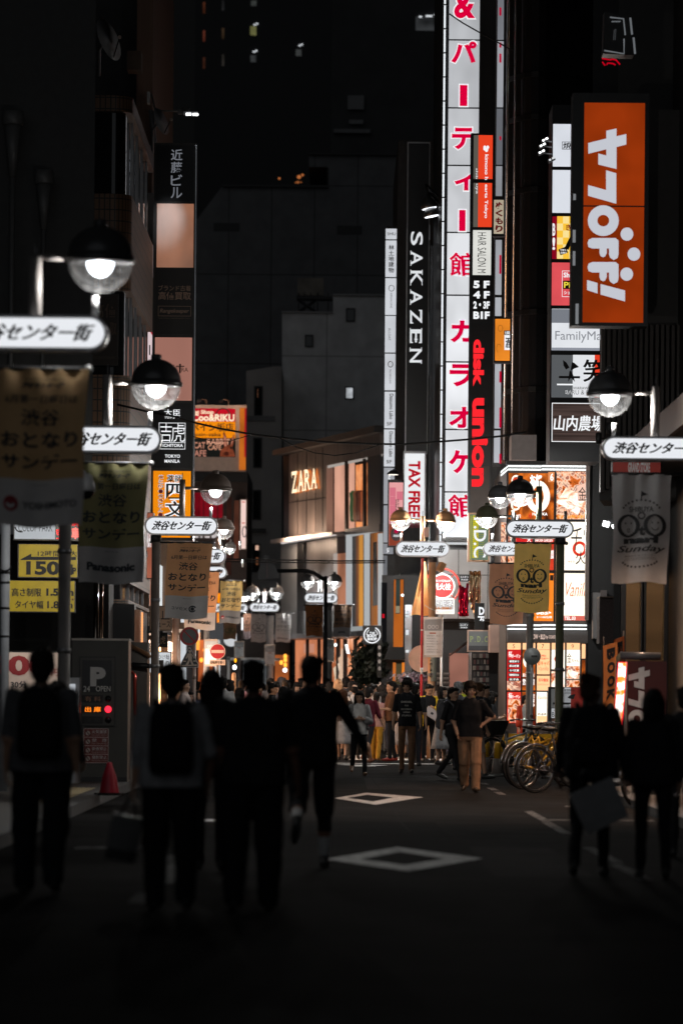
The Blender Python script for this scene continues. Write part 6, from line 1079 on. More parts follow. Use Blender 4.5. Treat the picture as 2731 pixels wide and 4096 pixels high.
bd = thing('warm_bollard', 'amber capped slim bollard left of the central crowd', 'bollard', (P(940, 2800, 84).x, 84, 0)); x = P(936, 2750, 84).x; mb = MB(); mb.lathe([(.055, 0), (.05, ZP(2702, 84)), (.03, ZP(2694, 84))], (x, 84, 0), M((.6, .3, .14), .45), 12); mb.build('post', bd); mb = MB(); mb.ell((x+.01, 84, ZP(2673, 84)), (.045, .04, .055), E((245, 250, 255), 4)); mb.ell((x+.02, 84.3, ZP(2645, 84)), (.03, .03, .05), E((255, 170, 30), 1.5)); mb.build('lamp_head', bd)
# far arcade structure and distant glow
fa = thing('arcade_gate', 'grey metal gate frame spanning the far street', 'gate', (P(1000, 2700, 147).x, 147, 0)); mb = MB(); mb.rbox(RC(908, 2632, 1120, 2642, 147), 146.8, 147.2, M((.4, .42, .43), .4, .5)); mb.box(*RC(908, 2640, 920, 2800, 147)[:2], 146.8, 147.2, 0, ZP(2632, 147), M((.4, .42, .43), .4, .5)); mb.box(*RC(1064, 2640, 1080, 2800, 147)[:2], 146.8, 147.2, 0, ZP(2632, 147), M((.4, .42, .43), .4, .5)); mb.build('frame', fa); mb = MB(); mb.rbox(RC(975, 2632, 1070, 2800, 148), 147.9, 148.1, E((150, 155, 158), .5, .4, .5)); mb.build('lit_panel', fa)
fs = thing('far_shops', 'far shop fronts glowing warm at the end of the street', 'shops', (P(900, 2700, 152).x, 153, 0)); mb = MB(); r = RC(690, 2380, 1160, 2900, 152.4); mb.box(r[0], r[1], 152.4, 158, 0, r[3], M((.03, .028, .028), .6)); mb.build('wall', fs); mb = MB()
for a, b, c, d, col, s in ((795, 2560, 850, 2760, (190, 95, 50), .7), (786, 2530, 800, 2600, (240, 150, 60), .9), (860, 2560, 880, 2760, (225, 225, 225), .8), (745, 2320, 800, 2560, (200, 205, 208), .7), (1100, 2620, 1155, 2760, (170, 90, 45), .6), (690, 2400, 745, 2760, (190, 195, 200), .6), (870, 2350, 882, 2490, (245, 135, 10), 1), (905, 2480, 935, 2535, (235, 140, 40), .8), (960, 2470, 985, 2520, (235, 235, 235), .8), (830, 2410, 905, 2580, (60, 60, 62), .6), (1010, 2455, 1100, 2560, (40, 40, 42), .6)): mb.rbox(RC(a, b, c, d, 152), 151.9, 152.1, E(col, s*2.0, .4, .5))
mb.build('shop_window', fs); mb = MB()
for x, y in ((1141, 2640), (1141, 2660), (1125, 2650), (1141, 2625), (842, 2650), (820, 2600), (806, 2640)): mb.ell(P(x, y, 151.6), (.07, .07, .09), E((255, 165, 60), 2.2))
mb.ell(P(925, 2556, 151.6), (.3, .1, .3), E((220, 222, 225), .8)); mb.build('lantern', fs)

# ------------------------------------------------------------------ shrub, flowers
def leaves(mb, c, r, n, m, s=.16, seed=1):
    rnd = random.Random(seed)
    for i in range(n):
        while True:
            p = Vector((rnd.uniform(-1, 1), rnd.uniform(-1, 1), rnd.uniform(-1, 1)))
            if p.length < 1: break
        f = .8+.5*noise.noise(p*2.3+Vector((seed, 0, 0))); p = Vector((p.x*r[0]*f, p.y*r[1]*f, p.z*r[2]*f))+Vector(c)
        a = Vector((rnd.gauss(0, 1), rnd.gauss(0, 1), rnd.gauss(0, 1))).normalized(); b = a.orthogonal().normalized(); d = a.cross(b); k = s*rnd.uniform(.5, 1.2)
        mb.add([p-b*k, p-d*k*.45, p+b*k, p+d*k*.45], [(0, 1, 2, 3)], m)
x = P(1475, 2700, 99).x; tr = thing('street_tree', 'dark bushy street tree under the round logo sign', 'tree', (x, 99, 0)); mb = MB(); mb.tube([(x, 99, 0), (x+.05, 99, .8), (x-.02, 99.1, 1.6), (x+.1, 99, 2.3)], .09, M((.05, .035, .025), .8), 10, .04)
for a, b in ((-.5, 2.6), (.45, 2.7), (0, 3)): mb.tube([(x, 99, 1.4), (x+a*.6, 99, 2), (x+a, 99, b)], .035, M((.05, .035, .025), .8), 6, .012)
mb.build('trunk', tr); mb = MB(); LF = M((.009, .014, .008), .6, 0, .6, 3)
for i, (a, b, c, r_) in enumerate(((1480, 2600, 0, (.42, .4, .5)), (1450, 2640, .2, (.36, .4, .36)), (1500, 2670, -.2, (.4, .4, .5)), (1470, 2710, 0, (.42, .4, .36)), (1505, 2590, .1, (.3, .3, .3)), (1440, 2690, .1, (.3, .3, .25)))): leaves(mb, P(a, b, 99)+Vector((0, c, 0)), r_, 240, LF, .13, i)
mb.build('crown', tr)
x = P(1640, 2700, 96).x; fb = thing('flower_planter', 'planter of pale and pink flowers above the crowd', 'planter', (x, 96, 0)); mb = MB(); mb.box(x-.55, x+.5, 95.8, 96.3, 0, 1.7, DARK); mb.build('box', fb); mb = MB(); leaves(mb, P(1640, 2712, 96), (.32*1.8, .3, .16), 260, M((.35, .3, .36), .6, 0, .5, 5), .06, 3); leaves(mb, P(1660, 2716, 96), (.4, .3, .14), 130, M((.45, .2, .3), .6, 0, .5, 5), .05, 5); mb.build('flowers', fb)
board('hanging_emblem', 'vertical row of small white emblems beside the dark tree', 'sign', 98, (1508, 2578, 1526, 2710), .08, BLK, [((1509, 2579, 1525, 2709), M((.008, .008, .008)), [('#disc', (1511, 2582+k*28, 1523, 2598+k*28), M((.4, .4, .41))) for k in range(4)])])

# ------------------------------------------------------------------ right pavement: signs, bicycles, barriers
q = thing('led_sign', 'glowing red and orange dot matrix sign with a black tube on top', 'sign', (P(2540, 3000, 53).x, 53, .11)); r = RC(2504, 2645, 2660, 3000, 53)
mb = MB(); mb.box(r[0], r[1], 52.9, 53.4, .5, r[3], M((.05, .008, .008), .45)); mb.box(r[0]+.1, r[1]-.1, 53, 53.3, .11, .5, BLK); mb.tube([P(2478, 2622, 53), P(2640, 2626, 53)], .055, M((.09, .09, .095), .3), 14); mb.tube([P(2474, 2660, 53), P(2474, 2628, 53), P(2484, 2620, 53)], .04, M((.2, .17, .1), .35)); mb.build('case', q)
L_ = MB()
for e in yaf(.56, 2504, 2610, M((.45, .46, .47), .5)): ink(L_, e, 52.89)
L_.build('lettering', q)
lp0, lp1 = P(2488, 2651, 52.8), P(2468, 2924, 52.8); LM = bpy.data.materials.new('dot_matrix'); LM.use_nodes = True; nt = LM.node_tree; nt.nodes.remove(nt.nodes['Principled BSDF']); e_ = nt.nodes.new('ShaderNodeEmission'); vo = nt.nodes.new('ShaderNodeTexVoronoi'); vo.inputs['Scale'].default_value = 42; vo.inputs['Randomness'].default_value = .1; nz = nt.nodes.new('ShaderNodeTexNoise'); nz.inputs['Scale'].default_value = 9; ra = nt.nodes.new('ShaderNodeValToRGB'); tc = nt.nodes.new('ShaderNodeTexCoord')
ra.color_ramp.elements[0].position = .42; ra.color_ramp.elements[0].color = (1, .93, .85, 1); ra.color_ramp.elements[1].position = .55; ra.color_ramp.elements[1].color = (1, .2, .02, 1); e_.inputs[1].default_value = 2.2
nt.links.new(tc.outputs['Object'], nz.inputs[0]); nt.links.new(nz.outputs['Fac'], ra.inputs[0]); nt.links.new(ra.outputs[0], e_.inputs[0]); nt.links.new(e_.outputs[0], nt.nodes['Material Output'].inputs[0])
xa = (lp0.x+lp1.x)/2; mb = MB(); mb.add([(lp1.x-.052, 52.8, lp1.z), (lp1.x+.052, 52.8, lp1.z), (lp0.x+.052, 52.8, lp0.z), (lp0.x-.052, 52.8, lp0.z)], [(0, 1, 2, 3)], LM); mb.add([(lp1.x-.064, 52.803, lp1.z-.01), (lp1.x+.064, 52.803, lp1.z-.01), (lp0.x+.064, 52.803, lp0.z+.01), (lp0.x-.064, 52.803, lp0.z+.01)], [(0, 1, 2, 3)], E((255, 10, 50), 1.6)); mb.box(xa-.055, xa+.055, 52.81, 52.95, lp1.z, lp0.z, BLK); mb.build('display', q)
def flag(lab, px, Y, s, m, off=0):
    rt = thing('shop_flag', lab, 'flag', (P(px[0], 2900, Y).x, Y, .11)); a = P(px[0]+(4 if off else px[2]-px[0]), px[1]-10, Y); mb = MB(); mb.tube([(a.x, Y+.03, .11), (a.x, Y+.03, a.z+.1)], .015, BLK, 8); b = P(px[0], px[1], Y); mb.tube([(a.x, Y+.03, a.z), (b.x, Y+.03, b.z)], .012, BLK, 6); mb.lathe([(.16, 0), (.16, .06)], (a.x, Y+.03, .11), BLK, 12); mb.build('pole', rt)
    r = RC(*px, Y); w, h = r[1]-r[0], r[3]-r[2]
    def fn(x, z, o=0): u, v = (x-r[0])/w, (r[3]-z)/h; return (x+.05*w*math.sin(v*4), Y-.05+.03*math.sin(u*5+v*6)-o, z+u*.06)
    n, k = 8, 20; mb = MB(); mb.add([fn(r[0]+w*i/n, r[3]-h*j/k) for j in range(k+1) for i in range(n+1)], [(j*(n+1)+i, (j+1)*(n+1)+i, (j+1)*(n+1)+i+1, j*(n+1)+i+1) for j in range(k) for i in range(n)], m, True); c = mb.build('cloth', rt)
    if s: mb = MB(); [mb.text(ch, (r[0]+w*.25, r[0]+w*.82, r[3]-h*(.06+.185*(i+.82)), r[3]-h*(.06+.185*i)), 0, INK, .07, 0, 1, lambda x, z: fn(x, z, .02)) for i, ch in enumerate(s)]; mb.build('lettering', c)
flag('orange flag with black capitals reading BOOK', (2408, 2584, 2464, 2880), 56.5, 'BOOK.', M((.5, .19, .06), .7, 0, .15, 5, 0, .2, .3), 1)
flag('darker orange flag behind the lettered orange flag', (2450, 2560, 2492, 2840), 57.2, 'E', M((.3, .09, .03), .7, 0, .15, 5, 0, .2, .3))
sb = board('standing_signboard', 'black framed standing signboard of the bar and restaurant', 'sign', 74, (2190, 2748, 2352, 3020), .08, BLK, [((2203, 2756, 2280, 2832), M((.26, .27, .28), .4), [('#poly', [(2216, 2790), (2226, 2776), (2226, 2794)], INK), ('#rect', (2210, 2810, 2275, 2818), INK)]), ((2255, 2750, 2281, 2832), E((200, 202, 206), .7), [('& DIN', (2256, 2756, 2281, 2765), INK, {'off': 0}), ('AWARA', (2256, 2768, 2281, 2776), INK, {'off': 0}), ('#rect', (2257, 2810, 2281, 2816), INK)]), ((2281, 2750, 2330, 2832), M((.4, .03, .02), .5), [('NG', (2283, 2756, 2296, 2765), INK, {'off': 0}), ('#poly', [(2268, 2790), (2280, 2780), (2300, 2776), (2292, 2796), (2276, 2794)], INK)]), ((2204, 2834, 2250, 2872), E((205, 208, 212), .7), [('ご来店は', (2206, 2838, 2230, 2845), INK, {'off': 0}), ('B1F', (2206, 2848, 2236, 2868), INK, {'off': .01})]), ((2204, 2874, 2250, 2900), M((.12, .06, .04)), [('DINING', (2207, 2884, 2245, 2896), WHT, {'off': .02})])])
rs = thing('road_sign', 'grey round sign back view between two right poles, seen before the panels', 'road sign', (P(2136, 2700, 76).x, 76, .11)); c = P(2127, 2625, 76); mb = MB(); mb.lathe([(.03, .11), (.03, c.z)], (c.x, 76.05, 0), GREY, 10); mb.build('pole', rs); mb = MB(); mb.lathe([(.17, 0), (.17, .01)], (0, 0, 0), M((.16, .17, .17), .5), 28); mb.v = [(c.x+a, 76+b_, c.z+b) for a, b, b_ in mb.v]; mb.box(c.x-.02, c.x+.1, 75.985, 75.995, c.z-.02, c.z+.02, BLK); mb.build('disc', rs)
def bike(lab, px, py, Y, yaw, col, basket=False, wr=.33):
    x0 = P(px, py, Y).x; rt = thing('bicycle', lab, 'bicycle', (x0, Y, .0), 'bicycles parked along the right kerb', yaw)
    L0 = 1.06; ORG[rt.name] = Vector((0, 0, 0)); TY = M((.01, .01, .01), .7); RM = M((.3, .3, .31), .25, .9); FM = M(col, .3, .4); BK = M((.012, .012, .012), .45)
    for wx in (0, L0):
        mb = MB(); mb.tube([(wx+wr*math.cos(a), 0, wr+.02+wr*math.sin(a)) for a in np.linspace(0, 2*math.pi, 37)], .018, TY, 8); w_ = mb.build('wheel', rt)
        mb = MB(); mb.tube([(wx+(wr-.028)*math.cos(a), 0, wr+.02+(wr-.028)*math.sin(a)) for a in np.linspace(0, 2*math.pi, 37)], .012, RM, 6); mb.build('rim', w_)
        mb = MB(); mb.tube([(wx, -.05, wr+.02), (wx, .05, wr+.02)], .022, RM, 8)
        for k in range(18): a = 2*math.pi*k/18; mb.tube([(wx+.02*math.cos(a+1), .03*(-1)**k, wr+.02+.02*math.sin(a+1)), (wx+(wr-.03)*math.cos(a), 0, wr+.02+(wr-.03)*math.sin(a))], .0028, RM, 4)
        mb.build('spokes', w_)
        mb = MB(); mb.tube([(wx+(wr+.045)*math.cos(a), 0, wr+.02+(wr+.045)*math.sin(a)) for a in np.linspace(R(20), R(175), 18)], .018, M((.35, .35, .36), .25, .8), 8); mb.build('mudguard', rt)
    h = wr+.02; bb = (.43, 0, .3); st = (.3, 0, .82); hd = (.86, 0, .86); mb = MB()
    for a, b, r in ((bb, st, .018), (bb, (.83, 0, .68), .024), (bb, (0, .04, h), .012), (bb, (0, -.04, h), .012), (st, (0, .04, h), .01), (st, (0, -.04, h), .01), (hd, (.84, 0, .66), .022), ((.84, 0, .66), (L0, .05, h), .014), ((.84, 0, .66), (L0, -.05, h), .014), ((.34, 0, .66), (.84, 0, .78), .018)): mb.tube([a, b], r, FM, 8)
    mb.build('frame', rt)
    mb = MB(); mb.tube([(.43, -.04, .3), (.43, .04, .3)], .075, BK, 16); mb.tube([(.43, .06, .3), (.52, .07, .18)], .01, RM, 6); mb.tube([(.43, -.06, .3), (.34, -.07, .42)], .01, RM, 6); mb.box(.49, .56, .05, .13, .16, .19, BK); mb.box(.3, .37, -.13, -.05, .41, .44, BK); mb.build('crankset', rt)
    mb = MB(); mb.tube([(.3, 0, .8), (.28, 0, .93)], .014, RM, 8); mb.ell((.24, 0, .95), (.14, .085, .035), BK); mb.build('saddle', rt)
    mb = MB(); mb.tube([(.86, 0, .86), (.85, 0, .98)], .013, RM, 8); mb.tube([(.7, -.27, 1.0), (.84, -.22, 1.02), (.88, 0, 1.0), (.84, .22, 1.02), (.7, .27, 1.0)], .012, RM, 8); mb.tube([(.7, -.27, 1.0), (.78, -.25, 1.01)], .018, BK, 8); mb.tube([(.7, .27, 1.0), (.78, .25, 1.01)], .018, BK, 8); mb.ell((.87, -.1, 1.08), (.03, .03, .03), RM); mb.build('handlebar', rt)
    mb = MB(); mb.ell((L0*.93, 0, .76), (.05, .045, .045), BK); mb.build('headlight', rt)
    if basket:
        mb = MB(); mb.rings([[(-.02+sx*.2*k, sy*.19*k, z) for sx, sy in ((-1, -1), (1, -1), (1, 1), (-1, 1))] for k, z in ((.75, .74), (.95, .86), (1.1, .98), (1.12, 1.0))], BK, False); mb.box(-.16, .2, -.07, .07, .71, .735, BK); mb.build('rear_basket', rt)
    ORG[rt.name] = Vector((x0, Y, 0)); return rt
bike('silver framed bicycle with a big black basket over its rear wheel', 1968, 3030, 68.5, R(42), (.5, .5, .52), True)
bike('yellow framed bicycle behind the two nearest wheels', 2070, 3060, 60.5, R(42), (.6, .34, .02))
bike('dull yellow bicycle second nearest in the parked row', 2090, 3070, 58.8, R(38), (.5, .28, .02))
bike('nearest parked bicycle with grey rim beside the walking silhouette', 2140, 3083, 56.6, R(30), (.05, .05, .055))
bike('pale wheeled bicycle half hidden between two silhouettes at right', 2545, 3180, 49.5, R(50), (.5, .2, .15))
mb = MB(); x = P(2100, 2960, 71.5).x
yb = thing('yellow_barrier', 'long low yellow barrier board behind parked bicycles', 'barrier', (x, 71.5, 0)); YB = M((.8, .42, .01), .4); a, b = P(2004, 2965, 71.5), P(2250, 2978, 71.5)
mb.rings([[(xx, 71.5+dy, zz) for dy, zz in ((-.05, z0-.12), (-.06, z0+.05), (0, z0+.1), (.06, z0+.05), (.05, z0-.12))] for xx, z0 in ((a.x-.03, a.z-.1), (a.x+.25, a.z+.0), ((a.x+b.x)/2, a.z), (b.x, b.z-.02))], YB); mb.rings([[(xx, 71.52+dy, zz) for dy, zz in ((-.05, .3), (.05, .3), (.05, .42), (-.05, .42))] for xx in (a.x, b.x)], YB, False); mb.rings([[(xx, 71.56+dy, zz) for dy, zz in ((-.03, .48), (.03, .48), (.03, .74), (-.03, .74))] for xx in (a.x+.02, b.x)], YB, False); mb.build('board', yb)
mb = MB(); mb.box(a.x+.05, a.x+.13, 71.46, 71.58, 0, .8, DARK); mb.box(b.x-.15, b.x-.07, 71.46, 71.58, 0, .8, DARK); mb.build('leg', yb)
for i, (px, py) in enumerate(((1944, 3100), (1988, 3108), (2075, 3106), (2134, 3100))):
    g = G(px, py); o = thing('bollard', ('leftmost', 'second from left', 'third from left', 'rightmost')[i]+' yellow topped bollard behind the bicycle wheels', 'bollard', (g.x, g.y, 0), 'yellow topped bollards behind the bicycles')
    mb = MB(); mb.lathe([(.1, 0), (.085, .33)], g, M((.16, .14, .13), .6), 16); mb.lathe([(.13, 0), (.13, .06)], g, M((.1, .1, .1), .6), 16); mb.build('base', o); mb = MB(); mb.lathe([(.062, .33), (.058, .56), (.05, .6), (.02, .625)], g, M((.6, .32, .01), .4), 16); mb.build('top', o)

p = P(345, 1940, 40); sc2 = thing('security_camera', 'white dome security camera hanging beside the nearest left banner', 'camera', p); mb = MB(); mb.tube([p+Vector((-.22, .05, .16)), p+Vector((-.1, .03, .2)), p+Vector((-.02, 0, .12))], .028, M((.5, .5, .51), .4), 8); mb.lathe([(.03, .12), (.06, .1), (.085, .02), (.1, -.06)], p, M((.6, .6, .61), .4), 18); mb.build('housing', sc2); mb = MB(); mb.ell(p+Vector((0, 0, -.06)), (.092, .092, .09), GLS, 16, 8, -90, 5); mb.build('dome', sc2)
# ------------------------------------------------------------------ people
def remesh(mb, vox, it=2):
    me = bpy.data.meshes.new('r'); me.from_pydata(mb.v, [], mb.f); me.update()
    o = bpy.data.objects.new('r', me); COL.objects.link(o)
    m = o.modifiers.new('r', 'REMESH'); m.mode = 'VOXEL'; m.voxel_size = vox; m.use_smooth_shade = True
    if it: s = o.modifiers.new('s', 'SMOOTH'); s.factor = .5; s.iterations = it
    dg = bpy.context.evaluated_depsgraph_get(); r = bpy.data.meshes.new_from_object(o.evaluated_get(dg))
    bpy.data.objects.remove(o); bpy.data.meshes.remove(me)
    return r
SKIN = (.42, .25, .17); TMP = M((.5, .5, .5))
POSE = {'stand': ((4, 4), (-4, 2), (2, 7, 8, 4), (2, 7, 8, 4)), 'walk': ((24, 6), (-18, 26), (-18, 8, 10, 4), (18, 8, 18, 4)), 'walk2': ((-16, 24), (20, 4), (16, 8, 16, 4), (-16, 8, 10, 4)),
        'phone': ((3, 3), (-3, 2), (12, 9, 98, 48), (16, 9, 92, 46)), 'walkphone': ((22, 8), (-16, 40), (12, 12, 92, 50), (16, 12, 88, 48)), 'slow': ((10, 4), (-9, 12), (6, 9, 14, 6), (-6, 9, 12, 6)), 'hip': ((12, 6), (-14, 16), (-28, 34, 70, 74), (-8, 16, 34, 30)), 'pocket': ((8, 4), (-8, 8), (-6, 14, 22, 26), (-4, 14, 20, 26))}
def person(lab, px, top, Y, yaw=0, pose='stand', hair='short', hc=(.012, .01, .009), shirt=(.03, .03, .035), pants=(.02, .02, .025), shoes=(.02, .02, .02), sleeve=.48, plen=1.0, skin=SKIN, w=1.0, loose=1.0, baggy=1.0, skirt=None, head=(0, 0), face=False, vox=.014, fem=False, socks=None, lean=0, print_=None, cloth=None, pack=None, strap=None, group=None, hgt=None):
    h = hgt or (CAMH + (HZ-top)*Y/F); k = h/1.725
    x0 = P(px, 2787, Y).x; rt = thing('person', lab, 'person', (x0, Y, 0.0), group, R(yaw))
    L1, L2, A1, A2 = POSE[pose] if isinstance(pose, str) else pose
    mb = MB(); bones = []      # bones: (a, b, ra, rb, part)
    sw = (.155 if fem else .175)*w
    def C(a, b, ra, rb, part, n=10): mb.cap(a, b, ra, rb, TMP, n); bones.append((Vector(a), Vector(b), ra, rb, part))
    ly = -math.sin(R(lean))
    # trunk, one stack of rings
    hp = (.165 if not fem else .16)*w; ws = (.145 if not fem else .118)*w*(.5+.5*loose); ch = (.172 if not fem else .15)*w
    sec = [(.80, hp*.7, .1), (.86, hp*1.0*max(1, loose), .118*max(1, loose)), (.95, hp*1.0*max(1, loose*.98), .122*max(1, loose)), (1.06, ws*loose, .108*loose), (1.2, ch*.98*max(1, loose*.95), .125*loose), (1.32, ch*1.04, .122), (1.40, sw*.98, .095), (1.445, sw*.55, .07), (1.48, .06, .06)]
    mb.rings([[(rx*math.copysign(abs(math.cos(t))**.8, math.cos(t)), ly*(z-.9)+(.012 if z < 1 else 0)+ry*math.copysign(abs(math.sin(t))**.85, math.sin(t)), z) for t in np.linspace(0, 2*math.pi, 20, endpoint=False)] for z, rx, ry in sec], TMP)
    bones += [(Vector((sx*.05, ly*.3, 1.36)), Vector((sx*.06, 0, .84)), .12, .12, 'trunk') for sx in (-1, 1)]
    low = []
    for sx, (a, b) in ((1, L1), (-1, L2)):
        hip = Vector((sx*.088*w, .01, .88)); t = Vector((sx*.02, -math.sin(R(a)), -math.cos(R(a)))).normalized(); kn = hip+t*.415
        s = Vector((sx*.004, -math.sin(R(a-b)), -math.cos(R(a-b)))).normalized(); an = kn+s*.395
        bg = baggy if plen > .4 else 1.0
        C(hip, kn, .088*w*(.6+.4*bg), .06*w*bg, 'thigh'); C(kn, an, .057*w*bg, (.04 if plen < .9 else .05*bg), 'shin')
        if plen < .7: mb.ell(kn+s*.12+Vector((0, .018, 0)), (.05, .052, .1), TMP, 10, 7)
        pt = (a-b)*.55-(4 if a > b else 0); f = Vector((sx*.1, -math.cos(R(pt)), math.sin(R(pt)) if a-b > 0 else -math.sin(R(-pt)))).normalized(); hl = an+Vector((0, .03, -.045))
        C(an, hl, .045, .04, 'foot', 8); C(hl, hl+f*.11, .041, .046, 'foot', 8); C(hl+f*.1, hl+f*.19, .045, .03, 'foot', 8); low += [hl.z-.04, (hl+f*.19).z-.03]
    arms = []
    for sx, (a, c, b, d) in ((1, A1), (-1, A2)):
        sh = Vector((sx*sw*.98, ly*.48, 1.385)); u = Vector((sx*math.sin(R(c)), -math.sin(R(a))*math.cos(R(c)), -math.cos(R(a))*math.cos(R(c)))); el = sh+u*.285
        c2 = c-d; f = Vector((sx*math.sin(R(c2)), -math.sin(R(a+b))*math.cos(R(c2)), -math.cos(R(a+b))*math.cos(R(c2)))).normalized(); wr = el+f*.235
        sl = sleeve; C(sh, el, .063*w if sl else .05, (.056 if sl > .4 else .043)*(1.0 if sl < 1.2 else 1.25), 'arm'); C(el, wr, .043 if sl < .9 else .05, .028 if sl < .9 else .036, 'fore', 8)
        # hand: palm, four unequal curled fingers, side thumb
        side = f.cross(Vector((sx*1.0, 0, 0.001))).normalized() if abs(f.x) < .9 else Vector((0, -1, 0)); inw = f.cross(side).normalized()*(-sx)
        if inw.x*sx > 0: inw = -inw
        pa, pb = wr+f*.025, wr+f*.085
        for q in (-.022, -.008, .008, .022): C(pa+side*q*.7, pb+side*q, .016, .0135, 'hand', 6)
        fr = max(.0085, vox*.62)
        for q, l in ((-.027, .062), (-.009, .074), (.009, .07), (.027, .055)):
            m_ = pb+side*q*1.1+(f*.8+inw*.35).normalized()*l*.5; C(pb+side*q*1.05, m_, fr*1.1, fr, 'hand', 6); C(m_, m_+(f*.45+inw*.85).normalized()*l*.5, fr, fr*.85, 'hand', 6)
        th = wr+f*.04-side*.022; C(th, th+(f*.6-side*.75+inw*.2).normalized()*.05, .012, fr, 'hand', 6); e2 = th+(f*.6-side*.75+inw*.2).normalized()*.05; C(e2, e2+(f*.9+inw*.3).normalized()*.03, fr, fr*.85, 'hand', 6)
        arms.append((sh, el, wr, f, inw, side))
    # head, its own frame so it can turn and nod
    hb = Vector((0, ly*.57-.005, 1.5)); HM = Matrix.Translation(hb) @ Matrix.Rotation(R(head[0]), 4, 'Z') @ Matrix.Rotation(R(head[1]), 4, 'X') @ Matrix.Translation(-Vector((0, 0, 1.5)))
    def HE(t, c, r, n=14, kk=9): t.ell(HM @ Vector(c), r, TMP, n, kk, rot=HM.to_3x3()); 
    HE(mb, (0, .012, 1.61), (.076, .095, .1)); HE(mb, (0, -.028, 1.555), (.06, .066, .085)); HE(mb, (0, -.06, 1.5), (.034, .03, .026)); HE(mb, (0, -.094, 1.566), (.013, .018, .024), 8, 6); HE(mb, (0, -.075, 1.622), (.05, .02, .02), 10, 6)
    for sx in (-1, 1): HE(mb, (sx*.077, .012, 1.575), (.012, .022, .034), 8, 6); HE(mb, (sx*.038, -.07, 1.555), (.025, .022, .022), 8, 6)
    bones.append((Vector((0, ly*.57, 1.475)), HM @ Vector((0, -.02, 1.6)), .055, .09, 'head')); mb.cap((0, ly*.5+.008, 1.42), HM @ Vector((0, .012, 1.54)), .056*(.85 if fem else 1), .05*(.88 if fem else 1), TMP, 12)
    # cloth folds follow noise; then one continuous skin
    me = remesh(mb, vox/k if False else vox, 2 if vox > .011 else 3); n = len(me.vertices); co = np.empty(n*3); me.vertices.foreach_get('co', co); co = co.reshape(-1, 3)
    lowz = min(low)
    def seg(p):
        best = None; D = []
        for a, b, ra, rb, part in bones:
            a_, d = np.array(a), np.array(b-a); L = max(d @ d, 1e-9); t = np.clip(((p-a_) @ d)/L, 0, 1); dd = np.linalg.norm(p-(a_+t[:, None]*d), axis=1)-(ra+(rb-ra)*t); D.append((dd, t))
        dist = np.stack([x[0] for x in D]); i = dist.argmin(0); return i, np.stack([x[1] for x in D])[i, np.arange(len(p))]
    fc = np.empty(len(me.polygons)*3); me.polygons.foreach_get('center', fc); fc = fc.reshape(-1, 3); ids, tt = seg(fc)
    parts = [b[4] for b in bones]
    CL = lambda c: M(tuple(float(v) for v in c), .85, 0, .25, 14, .25, .15)
    mats = [M(tuple(float(v) for v in skin), .5, 0, .1, 20, 0, .3), CL(shirt), CL(pants), M(tuple(float(v) for v in shoes), .5, 0, .2, 10), CL(socks or pants)]
    for m in mats: me.materials.append(m)
    idx = np.zeros(len(fc), int); hem = .86
    for j, (q, t) in enumerate(zip(ids, tt)):
        pn = parts[q]; z = fc[j, 2]
        if pn == 'trunk': idx[j] = 1 if z > hem else 2
        elif pn == 'thigh': idx[j] = (1 if z > hem and abs(fc[j, 0]) < .3 else 2) if t < plen*2 else 0
        elif pn == 'shin': idx[j] = 2 if t < plen*2-1 or plen > .95 else (4 if socks and t > .55 else 0)
        elif pn == 'foot': idx[j] = 3
        elif pn == 'arm': idx[j] = 1 if t < sleeve*2 else 0
        elif pn == 'fore': idx[j] = 1 if t < sleeve*2-1 else 0
        elif pn == 'head': idx[j] = 1 if (z < 1.452 and not print_ == 'wide') else 0
    me.polygons.foreach_set('material_index', idx.tolist())
    # soft folds on the clothes
    vm = np.zeros(n, bool)
    for p, m_ in zip(me.polygons, idx):
        if m_ in (1, 2): vm[list(p.vertices)] = True
    for i in np.nonzero(vm)[0]:
        v = me.vertices[i]; f_ = noise.noise(Vector((co[i][0]*9+px, co[i][1]*9, co[i][2]*6)))*.009*loose + abs(noise.noise(Vector((co[i][0]*16, co[i][1]*16+px, co[i][2]*5))))*.006; co[i] += np.array(v.normal)*f_
    def fin(cc): cc = cc.copy(); cc[:, 2] -= lowz; return cc*k
    me.vertices.foreach_set('co', fin(co).ravel()); me.update(); me.name = 'body'
    bo = bpy.data.objects.new('body', me); COL.objects.link(bo); bo.parent = rt
    def part(name, t, mt=None, rm=0, it=1, jit=0):
        if rm:
            m2 = remesh(t, rm, it); 
            if mt: m2.materials.append(mt)
        else:
            m2 = bpy.data.meshes.new(name); m2.from_pydata([tuple(v) for v in t.v], [], t.f)
            for m in t.mats: m2.materials.append(m)
            m2.polygons.foreach_set('material_index', t.m); m2.polygons.foreach_set('use_smooth', t.sm)
        c = np.empty(len(m2.vertices)*3); m2.vertices.foreach_get('co', c); c = c.reshape(-1, 3)
        if jit:
            for i, v in enumerate(m2.vertices): c[i] += np.array(v.normal)*jit*(noise.noise(Vector(c[i])*38+Vector((px, 0, 0)))+.6*noise.noise(Vector((c[i][0]*90, c[i][1]*90, c[i][2]*14))))
        m2.vertices.foreach_set('co', fin(c).ravel()); m2.update(); m2.name = name
        o = bpy.data.objects.new(name, m2); COL.objects.link(o); o.parent = rt; return o
    # hair
    t = MB()
